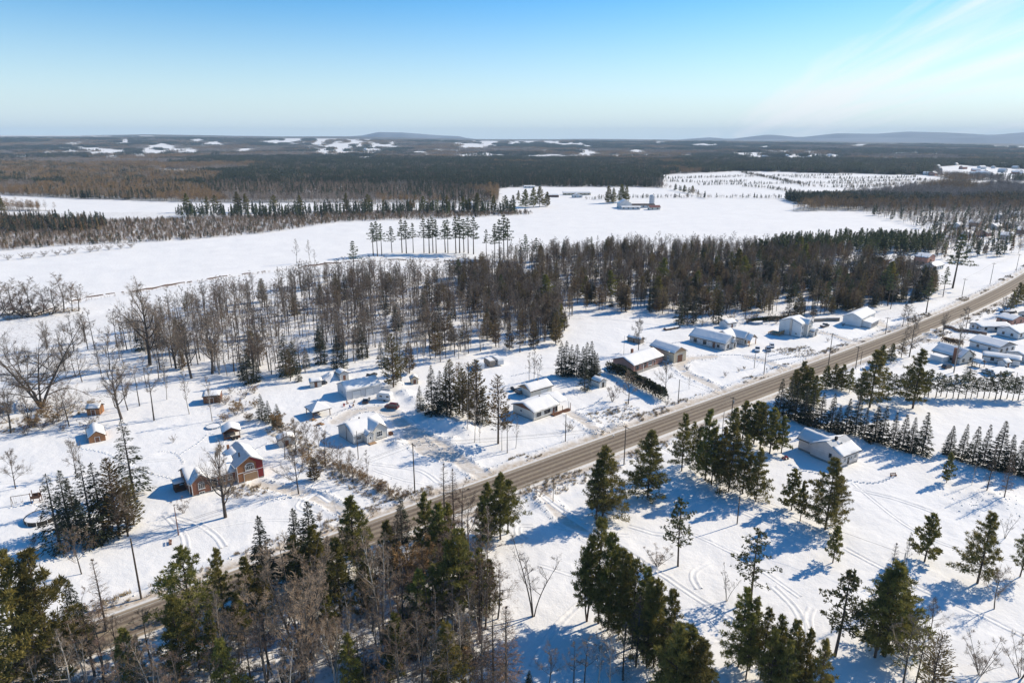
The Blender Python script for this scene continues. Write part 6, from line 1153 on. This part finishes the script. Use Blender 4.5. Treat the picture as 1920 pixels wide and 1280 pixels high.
# houses at the far edge of the roadside wood
simple_house(1660, 496, RA, 22, 9, 3.2, 1.6, 'x', 'brick_tan', 'long low house with snowy roof behind the end of the wood', 6); simple_house(1690, 505, RA, 14, 9, 3.0, 2, 'y', 'ivory_siding', 'ivory house in front of the long low house', 3); simple_house(1738, 497, RA, 12, 9, 5.4, 2, 'y', 'brick_pink', 'brick house with tall gable at the end of the wood', 3); simple_house(1752, 508, RA, 14, 8, 3.0, 2, 'x', 'white_siding', 'white bungalow in front of the tall gabled brick house', 4); simple_house(1578, 468, RA, 12, 8, 3, 2, 'x', 'white_siding', 'lone white house beside the green pine plantation', 3)
# the far farm: barns, silo, sheds
def far_house(px, py, an, L, Wd, hw, rise, ridge, wall, label, name='barn', cat='barn', roof='metal_roof', snow=.3):
    A = g(px, py); T = base_thing(name, label, cat, A, an); b = gable(T, 0, 0, L, Wd, hw, rise, ridge, .5, wall, roof, snow, trim=None, found=.3); n_ = max(1, int(L / 6))
    for i in range(n_): window(T, b, 'f', L * (i + .5) / n_ - .8, 1.3, 1.6, 1.4, 2, fr='dark_trim')
    door(T, b, 'l', Wd * .35, .1, 2.6, 2.6, 'dark_trim', 'white_paint', False, 'barn_door', 3); return T
far_house(1161, 391, .05, 16, 16, 6, 5, 'y', 'white_sheet', 'tall white gabled barn of the far farm'); far_house(1176, 390, .05, 36, 10, 3.5, 1.5, 'x', 'white_sheet', 'long low grey barn between the white barn and the silo', roof='shingle_dark', snow=0); far_house(1218, 394, .15, 14, 8, 3.4, 2.2, 'x', 'ivory_siding', 'small farmhouse with red roof beside the silo', 'farmhouse', 'house', 'roof_red', .0); far_house(1165, 393, 0, 24, 7, 3, 1, 'x', 'white_sheet', 'low white cattle shed before the long grey barn')
x, y = g(1222, 386); T = base_thing('silo', 'pale grey round silo at the end of the long barn', 'silo', (x, y), 0); MB().tube([(0, 0, -.5), (0, 0, 13)], [3.6, 3.6], 18).build('silo_wall', 'silo', T, False); MB().tube([(0, 0, 13.01), (0, 0, 14.2), (0, 0, 15)], [3.8, 2.8, .3], 18).build('silo_dome', 'silo', T)
for i in range(5): MB().tube([(0, 0, 1 + i * 2.4), (0, 0, 1.15 + i * 2.4)], [3.66, 3.66], 18).build('silo_band', 'steel', T)
far_house(1056, 366, .02, 44, 9, 3.5, 2, 'x', 'beige_sheet', 'long tan barn on the far field', snow=.1); far_house(1074, 371, .1, 15, 9, 3, 3, 'y', 'white_sheet', 'rounded white greenhouse in front of the long tan barn', 'greenhouse', 'greenhouse'); far_house(1026, 370, .05, 18, 8, 3, 1.5, 'x', 'wood_brown', 'low brown barn left of the long tan barn'); far_house(875, 390, .1, 14, 10, 3, 4, 'y', 'white_sheet', 'round white shed among pines between the left fields'); far_house(982, 353, 0, 20, 8, 3, 1.5, 'x', 'white_siding', 'small white house at the wood above the far farm', 'farmhouse', 'house')
rv = np.random.default_rng(5)
for i in range(34):                                              # far village at the right
    px, py = rv.uniform(1740, 1990), rv.uniform(306, 330); A = g(px, py); s_ = rv.uniform(.9, 1.4)
    T = thing('village_house', 'distant village house among the white fields', 'house', (A[0], A[1], gz(*A)), rv.uniform(0, 3), 'houses of the distant village'); gable(T, 0, 0, 16 * s_, 11 * s_, 5.5 * s_, 3.0 * s_, 'x', .5, ['white_siding', 'ivory_siding', 'brick_pink', 'grey_siding'][i % 4], 'shingle_dark', .35, trim=None, found=.3)
for i, (px, py) in enumerate([(1800, 430), (1835, 425), (1868, 432), (1900, 428), (1850, 444), (1895, 450), (1820, 446), (1925, 440), (1880, 412), (1910, 408)]):
    A = g(px, py); T = thing('village_house', 'snow roofed house where the road reaches the village', 'house', (A[0], A[1], gz(*A)), RA + rv.uniform(-.2, .2), 'houses where the road reaches the village'); b = gable(T, 0, 0, 14, 9, 3.4, 2.2, 'xy'[i % 2], .5, ['white_siding', 'brick_pink', 'grey_siding'][i % 3], 'shingle_dark', .3, trim=None, found=.3)
    for k in range(3): window(T, b, 'f', 2 + k * 4, 1.2, 1.4, 1.3, 2, fr='dark_trim')
for i, (px, py) in enumerate([(600, 281), (620, 279), (655, 283), (690, 285), (640, 290), (1440, 296), (1480, 294), (1520, 296), (1560, 293), (1400, 297), (955, 277), (500, 270)]):
    A = g(px, py); T = thing('remote_farmhouse', 'pale building on a clearing near the skyline', 'house', (A[0], A[1], gz(*A)), rv.uniform(0, 3), 'buildings on clearings near the skyline'); gable(T, 0, 0, 26, 16, 7, 4, 'x', .5, 'white_siding', 'metal_roof', .3, trim=None, found=.3)

# ------------------------------------------------------------------ fences, hedges, poles and wires
def hedge(pts, h, w, label, mat='needle_spruce', dens=26):
    P = [g(*p) for p in pts]; dens = dens * 2; T = base_thing('cedar_hedge', label, 'hedge', P[0], 0); o = np.array([*P[0], 0]); Pa = np.array(smooth_line(P, 20)); s = np.r_[0, np.cumsum(np.linalg.norm(np.diff(Pa, axis=0), axis=1))]; n = int(s[-1] * dens * 3)
    t = R.uniform(0, s[-1], n); x = np.interp(t, s, Pa[:, 0]); y = np.interp(t, s, Pa[:, 1]); u = R.uniform(0, 1, n) ** .6; a = R.uniform(0, 6.28, n); hh = h * (.85 + .3 * fbm(x / 1.6, y / 1.6, 2)); rr = w * .5 * np.sqrt(np.clip(1.15 - u, 0.05, 1))
    p = np.stack([x + np.cos(a) * rr, y + np.sin(a) * rr, ground_z(x, y) + u * hh], 1) - [o[0], o[1], T.location.z]; d = np.stack([np.cos(a), np.sin(a), np.full(n, .8)], 1) + R.normal(0, .3, (n, 3))
    me = np_mesh('foliage', *kites(p, d, R.uniform(.5, .9, n), .42, 0, .7), mat); link('foliage', me, T); mb = MB()
    for q in np.arange(0, s[-1], .9):
        x, y = np.interp(q, s, Pa[:, 0]), np.interp(q, s, Pa[:, 1]); mb.tube([(x - o[0], y - o[1], gz(x, y) - T.location.z - .3), (x - o[0], y - o[1], gz(x, y) - T.location.z + h * .9)], [.07, .03], 4)
    mb.build('stems', 'bark', T); return T
hedge([(1140, 696), (1165, 704), (1195, 722), (1225, 738), (1245, 750)], 4.0, 2.6, 'tall black cedar hedge below the brick bungalow'); hedge([(1405, 606), (1440, 602), (1480, 600), (1505, 600)], 1.9, 1.6, 'low dark hedge with snow on top behind the round pool', dens=18); hedge([(1768, 640), (1785, 645), (1802, 648)], 2.0, 1.6, 'short reddish hedge by the chimney house', 'needle_rust', 18)
def board_fence(pts, h, label, mat='wood_grey', step=.22):
    P = [g(*p) for p in pts]; T = base_thing('board_fence', label, 'fence', P[0], 0); z0 = T.location.z; o = P[0]
    for (ax, ay), (bx, by) in zip(P[:-1], P[1:]):
        L = math.hypot(bx - ax, by - ay); n = min(90, int(L / step)); an = math.atan2(by - ay, bx - ax); me = MB().box(-L / n * .46, -.02, -.2, L / n * .46, .02, h).mesh('board', mat)
        for i in range(n):
            q = link('board', me, T); x, y = ax + (bx - ax) * (i + .5) / n, ay + (by - ay) * (i + .5) / n; q.location = (x - o[0], y - o[1], gz(x, y) - z0); q.rotation_euler = (0, 0, an)
        c = MB().prism([(-.12, h + .004), (.12, h + .004), (.08, h + .2), (-.08, h + .2)], 'x', 0, L).build('snow_cap', 'roof_snow', T); c.location = (ax - o[0], ay - o[1], (gz(ax, ay) + gz(bx, by)) / 2 - z0); c.rotation_euler = (0, 0, an)
    return T
board_fence([(1525, 604), (1550, 602), (1574, 602)], 1.6, 'weathered board fence between two storey house and white hall'); board_fence([(1770, 615), (1810, 622), (1850, 628)], 1.5, 'brown board fence along the side street lot', 'wood_brown'); board_fence([(1880, 597), (1905, 600)], 1.6, 'dark board fence by the bare street trees', 'dark_trim')
POLES = {}
def pole(px, py, top, label, arm=True, r=.16, key=None, mat='pole_wood', xf=False):
    x, y = g(px, py); h = height_to(x, y, top); z = gz(x, y); T = thing('utility_pole', label, 'utility pole', (x, y, z - .1), RA + math.pi / 2)
    MB().tube([(0, 0, -.5), (0, 0, h * .5), (0, 0, h)], [r, r * .85, r * .65], 8).build('post', mat, T)
    if arm:
        MB().box(-1.1, -.06 - .14, h - .62, 1.1, .06 - .14, h - .48).build('crossarm', mat, T)
        for a in (-1.0, -.4, .4, 1.0): MB().tube([(a, -.14, h - .475), (a, -.14, h - .28)], [.05, .03], 6).build('insulator', 'steel', T)
    if xf: MB().tube([(.0, -.42, h - 2.3), (.0, -.42, h - 1.3)], [.24, .24], 10).build('transformer', 'steel', T); MB().box(-.05, -.25, h - 1.9, .05, -.15, h - 1.6).build('bracket', 'steel', T)
    if key: POLES[key] = (x, y, z - .1 + h)
    return T
pole(265, 1122, 1008, 'old utility pole with bent top at the verge below the garden spruces', False, .2, 'n0', xf=False); pole(778, 926, 832, 'utility pole on the verge below the white sided house', True, .17, 'f1'); pole(1060, 829, 777, 'bare utility pole in front of the porch bungalow', False, .15, 'f2'); pole(1170, 869, 795, 'tall utility pole across the road from the porch bungalow', True, .17, 'n2'); pole(1271, 758, 712, 'utility pole on the lawn below the brick bungalow', False, .15, 'f3')
pole(1370, 795, 740, 'utility pole with lamp bracket by the dark pine grove', True, .17, 'n3', xf=True); pole(1432, 703, 660, 'utility pole by the drive of the stone house', True, .16, 'f4'); pole(1414, 690, 661, 'thin service pole beside the drive of the stone house', False, .12); pole(1553, 685, 624, 'utility pole in front of the two storey house', True, .17, 'f5'); pole(1604, 692, 650, 'utility pole by the short roadside pines', True, .17, 'n4'); pole(1613, 684, 658, 'short grey post beside the pole at the short roadside pines', False, .12)
pole(1660, 626, 594, 'utility pole at the drive of the white hall', True, .16, 'f6'); pole(1811, 616, 576, 'utility pole at the corner of the side street', True, .17, 'n5'); pole(1804, 553, 520, 'utility pole on the open lot beyond the wood', True, .16, 'f7'); pole(1856, 533, 492, 'utility pole with dark foot on the open lot', True, .16, 'f8'); pole(1905, 508, 476, 'utility pole where the road nears the village', True, .16, 'f9'); pole(1382, 981, 916, 'bare pole on shaded snow below the pine grove', False, .14, 'g1', 'pole_wood'); pole(1688, 1092, 1036, 'short grey pole inside the triple pine group', False, .2, 'g2', 'steel')
pole(1037, 940, 894, 'thin marker pole beside the road opposite the sanded drive', False, .1); pole(1354, 812, 768, 'thin post behind the dark pine grove', False, .11); pole(672, 861, 808, 'service pole in front of the white sided house', False, .12, 's1'); pole(335, 1003, 950, 'slim reddish pole below the red house', False, .12, 's2', 'brick_red'); pole(1903, 722, 696, 'short service pole by the white garden shed', False, .12); pole(1169, 672, 628, 'thin mast behind the brick bungalow', False, .07)
def wires(a, b_, label, offs=(-1.0, .4, 1.0), sag=.6):
    (ax, ay, az), (bx, by, bz) = POLES[a], POLES[b_]; T = thing('power_line', label, 'wire', ((ax + bx) / 2, (ay + by) / 2, min(az, bz))); an = math.atan2(by - ay, bx - ax); o = T.location
    for k in offs:
        dx, dy = -math.sin(an) * k, math.cos(an) * k; pts = [(ax + dx + (bx - ax) * i / 10 - o[0], ay + dy + (by - ay) * i / 10 - o[1], az + (bz - az) * i / 10 - .3 - sag * 4 * (i / 10) * (1 - i / 10) - o[2]) for i in range(11)]
        MB().tube(pts, [.026] * 11, 3).build('wire', 'wire', T)
for a, b_, l in (('n0', 'f1', 'sagging wires from the bent top pole along the verge'), ('f1', 'n2', 'wires crossing the road below the porch bungalow'), ('n2', 'n3', 'wires along the road beside the dark pine grove'), ('n3', 'n4', 'wires along the road toward the short roadside pines'), ('n4', 'n5', 'wires along the road to the side street corner'), ('f7', 'f8', 'wires over the open lot beyond the wood'), ('f8', 'f9', 'wires along the open lot toward the village')): wires(a, b_, l)
for a, b_, l in (('n2', 'f2', 'single service wire to the pole of the porch bungalow'), ('n3', 'f3', 'single service wire to the lawn of the brick bungalow'), ('n2', 'g1', 'single wire over shaded snow to the bare pole'), ('g1', 'g2', 'single wire from the bare pole to the triple pine group'), ('f1', 's1', 'service wire to the pole of the white sided house'), ('n4', 'f5', 'service wire to the pole of the two storey house'), ('n3', 'f4', 'service wire to the drive of the stone house'), ('n5', 'f6', 'service wire across the road to the white hall')): wires(a, b_, l, (0,), .5)

# ------------------------------------------------------------------ vehicles
def car(px, py, an, label, paint, L=4.6, Wd=1.85, H=1.65, kind='suv', snow=False, name='parked_car', cat='car'):
    x, y = g(px, py); T = base_thing(name, label, cat, (x, y), an, None, .05); hw = Wd / 2; bel = H * .56
    prof = {'suv': [(-.5, .32), (-.5, .58), (-.46, .62), (-.40, 1), (.16, 1), (.28, .62), (.48, .56), (.5, .34)], 'sedan': [(-.5, .32), (-.5, .60), (-.36, .66), (-.26, 1), (.08, 1), (.24, .64), (.48, .56), (.5, .34)], 'pickup': [(-.5, .34), (-.5, .62), (-.12, .62), (-.10, 1), (.14, 1), (.24, .64), (.48, .58), (.5, .36)]}[kind]
    low = [(u * L, (.16 if v < .4 else v) * H) for u, v in prof if v <= .67]; low = [(-L * .5, .3), (-L * .5, bel), (L * .26, bel * 1.02), (L * .48, bel * .92), (L * .5, .32)]
    mb = MB()
    for s, t in ((-1, 1),): 
        n_ = len(low); V = []
        for yy, k in ((-hw, .0), (-hw * .97, .05), (hw * .97, .05), (hw, .0)): V += [(u, yy, v + (k if v > .5 else 0)) for u, v in low]
        mb.add(V, [(k * n_ + i, k * n_ + (i + 1) % n_, (k + 1) * n_ + (i + 1) % n_, (k + 1) * n_ + i) for k in range(3) for i in range(n_)] + [tuple(range(n_)), tuple(range(3 * n_, 4 * n_))[::-1]])
    fix(mb.build('body', paint, T)); cab = [(u * L, v * H) for u, v in prof if v > .60]; i0 = [i for i, (u, v) in enumerate(cab) if v >= H * .99]; top = [cab[i] for i in i0]; bl = cab[i0[0] - 1][0]; br = cab[i0[-1] + 1][0]
    z0 = bel + .02; q = .14; V = [(bl, -hw * .95, z0), (br, -hw * .95, z0), (br, hw * .95, z0), (bl, hw * .95, z0), (top[0][0], -hw + q, H), (top[-1][0], -hw + q, H), (top[-1][0], hw - q, H), (top[0][0], hw - q, H)]
    cb = fix(MB().add(V, [(3, 2, 1, 0), (4, 5, 6, 7), (0, 1, 5, 4), (1, 2, 6, 5), (2, 3, 7, 6), (3, 0, 4, 7)]).build('cabin', paint, T)); Vv = [Vector(v) for v in V]
    for f in ((0, 1, 5, 4), (1, 2, 6, 5), (2, 3, 7, 6), (3, 0, 4, 7)):
        c_ = sum((Vv[i] for i in f), Vector()) / 4; n_ = (Vv[f[1]] - Vv[f[0]]).cross(Vv[f[2]] - Vv[f[0]]).normalized(); n_ = n_ if n_.dot(c_ - Vector((0, 0, H * .8))) > 0 or abs(n_.z) < .9 else -n_
        cc = c_ - sum(Vv, Vector()) / 8; n_ = n_ if n_.dot(cc) > 0 else -n_; MB().add([tuple(c_ + (Vv[i] - c_) * .84 + n_ * .012) for i in f], [(0, 1, 2, 3)]).build('window', 'glass', cb)
    for sx in (-.31, .31):
        for sy in (-1, 1):
            w = MB().tube([(sx * L, sy * (hw - .2), .33), (sx * L, sy * (hw + .02), .33)], [.34, .34], 14).build('wheel', 'rubber', T); MB().tube([(sx * L, sy * (hw + .021), .33), (sx * L, sy * (hw + .035), .33)], [.2, .18], 10).build('rim', 'steel', w)
    for sy in (-1, 1): MB().box(L * .5 + .002, sy * hw * .68 - .16, bel * .68, L * .5 + .03, sy * hw * .68 + .16, bel * .84).build('headlight', 'lamp_clear', T); MB().box(-L * .5 - .03, sy * hw * .78 - .1, bel * .7, -L * .5 - .002, sy * hw * .78 + .1, bel * .95).build('tail_light', 'lamp_red', T)
    MB().box(L * .5 + .002, -hw * .9, .3, L * .5 + .08, hw * .9, .48).build('bumper', 'dark_trim', T)
    if kind == 'pickup': MB().box(-L * .48, -hw * .86, bel + .05, -L * .14, hw * .86, bel + .14).build('cargo_snow' if snow else 'cargo_cover', 'roof_snow' if snow else 'dark_trim', T)
    if snow: MB().box(top[0][0] + .1, -hw + .25, H + .004, top[-1][0] - .1, hw - .25, H + .12).build('snow_layer', 'roof_snow', T)
    return T
car(687, 753, RA + .9, 'dark car parked beside the long white garage', 'paint_black', kind='sedan', H=1.5, snow=True); car(735, 766, RA + 2.2, 'dark red off road car parked on the shaded yard', 'paint_maroon', L=4.7, H=1.8)
car(1420, 657, RA - 2.6, 'white pickup truck parked before the timber porch', 'paint_white', L=5.6, Wd=2.0, H=1.9, kind='pickup'); car(1440, 657, RA - 2.4, 'silver car parked beside the white pickup truck', 'paint_silver', kind='sedan', H=1.5); car(1447, 650, RA - 2.5, 'small white car parked behind the silver car', 'paint_white', L=4.2, H=1.6); car(1546, 613, RA, 'dark pickup truck parked by the two storey house', 'paint_black', L=5.4, H=1.8, kind='pickup', snow=True); car(1775, 690, .5, 'black car parked below the brown chimney house', 'paint_black', H=1.6); car(603, 722, RA, 'dark small car beside the big snow heap', 'paint_black', L=3.8, snow=True)
car(697, 706, RA + .4, 'dark car under bare trees behind the long white garage', 'paint_black', L=4.5, snow=True)
def camper(px, py, an, L, label, wall='white_siding', Wd=2.4, H=2.7):
    x, y = g(px, py); T = base_thing('camper_trailer', label, 'trailer', (x, y), an); pr = [(-L / 2, .6), (L / 2 - .4, .6), (L / 2, 1.3), (L / 2 - .25, H - .3), (L / 2 - .7, H), (-L / 2 + .3, H), (-L / 2, H - .35)]
    MB().prism(pr, 'y', -Wd / 2, Wd / 2).build('body', wall, T); MB().prism([(-L / 2 + .3, H + .004), (L / 2 - .7, H + .004), (L / 2 - .8, H + .25), (-L / 2 + .4, H + .25)], 'y', -Wd / 2 + .08, Wd / 2 - .08).build('snow_layer', 'roof_snow', T)
    for s in (-1, 1):
        a, b_ = sorted((s * Wd / 2 + s * .004, s * Wd / 2 + s * .03))
        for u in (-.3, .18): MB().box(u * L - .5, a, 1.5, u * L + .5, b_, 2.1).build('window', 'glass', T)
        MB().tube([(-.05 * L, s * (Wd / 2 - .22), .34), (-.05 * L, s * (Wd / 2 - .02), .34)], [.34, .34], 12).build('wheel', 'rubber', T)
    MB().box(-.02 * L - .35, -Wd / 2 - .04, .75, -.02 * L + .35, -Wd / 2 - .004, 2.4).build('door', 'grey_siding', T); MB().box(L / 2 - .3, -.08, .42, L / 2 + 1.2, .08, .55).build('drawbar', 'dark_trim', T)
camper(722, 750, RA + 2.2, 5.2, 'small white camper parked behind the dark red car'); camper(899, 690, RA + 1.2, 6.5, 'white camper trailer beside the bronze cedars'); camper(918, 686, RA + 1.4, 5.5, 'dark fronted trailer between two campers', 'wood_grey'); camper(933, 683, RA + 1.4, 6.0, 'white camper trailer at the end of the trailer line')
def flat_trailer(px, py, an, L, Wd, label, mat='tarp', h=1.2):
    x, y = g(px, py); T = base_thing('covered_trailer', label, 'trailer', (x, y), an); MB().box(-L / 2, -Wd / 2, .4, L / 2, Wd / 2, .6).build('bed', 'dark_trim', T); MB().prism([(-Wd / 2 + .05, .604), (Wd / 2 - .05, .604), (Wd / 2 - .1, h), (0, h + .35), (-Wd / 2 + .1, h)], 'x', -L / 2 + .1, L / 2 - .1).build('cover', mat, T); MB().prism([(-Wd / 2 + .2, h + .02), (0, h + .37), (Wd / 2 - .2, h + .02), (0, h + .55)], 'x', -L / 2 + .3, L / 2 - .8).build('snow_layer', 'roof_snow', T)
    for s in (-1, 1): MB().tube([(0, s * (Wd / 2 + .02), .3), (0, s * (Wd / 2 + .2), .3)], [.3, .3], 10).build('wheel', 'rubber', T)
flat_trailer(975, 729, RA, 7.0, 2.6, 'long tarpaulin covered trailer behind the cream garage'); flat_trailer(985, 735, RA, 7.5, 2.6, 'second snow covered trailer beside the cream garage', 'wood_grey', 1.5); flat_trailer(1890, 588, .2, 8, 2.5, 'dark long trailer under the bare street trees'); flat_trailer(1255, 618, .5, 6, 2.0, 'farm machine under snow on the open field', 'wood_brown', .9); flat_trailer(1268, 616, .5, 4, 1.6, 'smaller farm machine under snow on the open field', 'wood_grey', .8)
# snow blower style garden tractor, swing frame, bench, sign boards
def quad(px, py, an, label, paint='plastic_red'):
    x, y = g(px, py); T = base_thing('quad_bike', label, 'quad bike', (x, y), an); MB().prism([(-.8, .55), (-.7, .85), (-.2, .8), (.1, .95), (.5, .9), (.85, .7), (.85, .5)], 'y', -.3, .3).build('body', paint, T); MB().box(-.5, -.18, .86, .05, .18, .98).build('seat', 'rubber', T); MB().tube([(.3, -.4, 1.2), (.25, 0, 1.1), (.3, .4, 1.2)], [.03, .03, .03], 5).build('handlebar', 'steel', T); MB().box(-.85, -.4, .9, -.5, .4, .94).build('rack', 'steel', T)
    for sx in (-.55, .55):
        for sy in (-1, 1): MB().tube([(sx, sy * .34, .3), (sx, sy * .6, .3)], [.3, .3], 10).build('wheel', 'rubber', T)
quad(1472, 860, .5, 'red quad bike parked left of the pale sided house'); quad(440, 822, .8, 'small dark garden tractor parked beside the dark pavilion', 'dark_trim')
x, y = g(50, 942); T = base_thing('swing_frame', 'wooden swing frame with climbing tower on the white meadow', 'swing', (x, y), RA - .3)
MB().tube([(-3, 0, 2.3), (1.2, 0, 2.3)], [.08, .08], 6).build('beam', 'wood_grey', T)
for s in (-.7, .7): MB().tube([(-3, s, -.3), (-3, 0, 2.3)], [.07, .07], 5).build('leg', 'wood_grey', T)
for a in (1.2, 3.0):
    for s in (-.8, .8): MB().box(a - .07, s - .07, -.3, a + .07, s + .07, 2.9).build('tower_post', 'wood_brown', T)
MB().box(1.13, -.87, 1.2, 3.07, .87, 1.3).build('tower_floor', 'wood_brown', T)
for s in (-.85, .81): MB().box(1.3, s, 1.31, 2.9, s + .04, 2.0).build('tower_rail', 'wood_brown', T)
for a in (-2.2, -.9):
    MB().tube([(a - .2, 0, 2.25), (a - .2, 0, .6)], [.015, .015], 4).tube([(a + .2, 0, 2.25), (a + .2, 0, .6)], [.015, .015], 4).build('swing_rope', 'wire', T); MB().box(a - .25, -.1, .55, a + .25, .1, .6).build('swing_seat', 'rubber', T)
def bench(px, py, an, label):
    x, y = g(px, py); T = base_thing('garden_bench', label, 'bench', (x, y), an)
    for i in range(3): MB().box(-.9, -.25 + i * .17, .42, .9, -.11 + i * .17, .47).build('slat', 'wood_brown', T)
    for i in range(2): MB().box(-.9, .26, .58 + i * .2, .9, .3, .72 + i * .2).build('back_slat', 'wood_brown', T)
    for s in (-.75, .75): MB().box(s - .05, -.25, -.2, s + .05, .25, .415).box(s - .05, .2, .416, s + .05, .255, .95).build('leg', 'wood_brown', T)
bench(320, 1018, 2.0, 'brown bench on shaded snow near the slim reddish pole'); bench(1675, 892, .2, 'low dark bench on the bright lawn right of the pale sided house')
def post_box(px, py, label, c_):
    x, y = g(px, py); T = base_thing('mailbox', label, 'mailbox', (x, y), RA); MB().box(-.05, -.05, -.3, .05, .05, 1.1).build('post', 'wood_grey', T); MB().prism([(-.15, 1.103), (.15, 1.103), (.15, 1.3), (.08, 1.38), (-.08, 1.38), (-.15, 1.3)], 'x', -.28, .28).build('box', c_, T)
post_box(1437, 696, 'dark mailbox at the drive of the stone house', 'dark_trim'); post_box(1150, 822, 'pale mailbox at the road below the porch bungalow', 'white_paint')
# ------------------------------------------------------------------ the air: one box of even haze round everything
hz = MB().box(-15000, -200, -80, 15000, 15400, 300)
m = bpy.data.materials.new('haze'); m.use_nodes = True; n = m.node_tree.nodes; n.remove(n['Principled BSDF'])
pv = n.new('ShaderNodeVolumePrincipled'); pv.inputs['Color'].default_value = (.58, .79, 1.0, 1); pv.inputs['Density'].default_value = 5.5e-5; pv.inputs['Anisotropy'].default_value = 0.0
m.node_tree.links.new(pv.outputs[0], n['Material Output'].inputs['Volume']); MATS['haze'] = m
tag(hz.build('haze', 'haze'), kind='stuff')
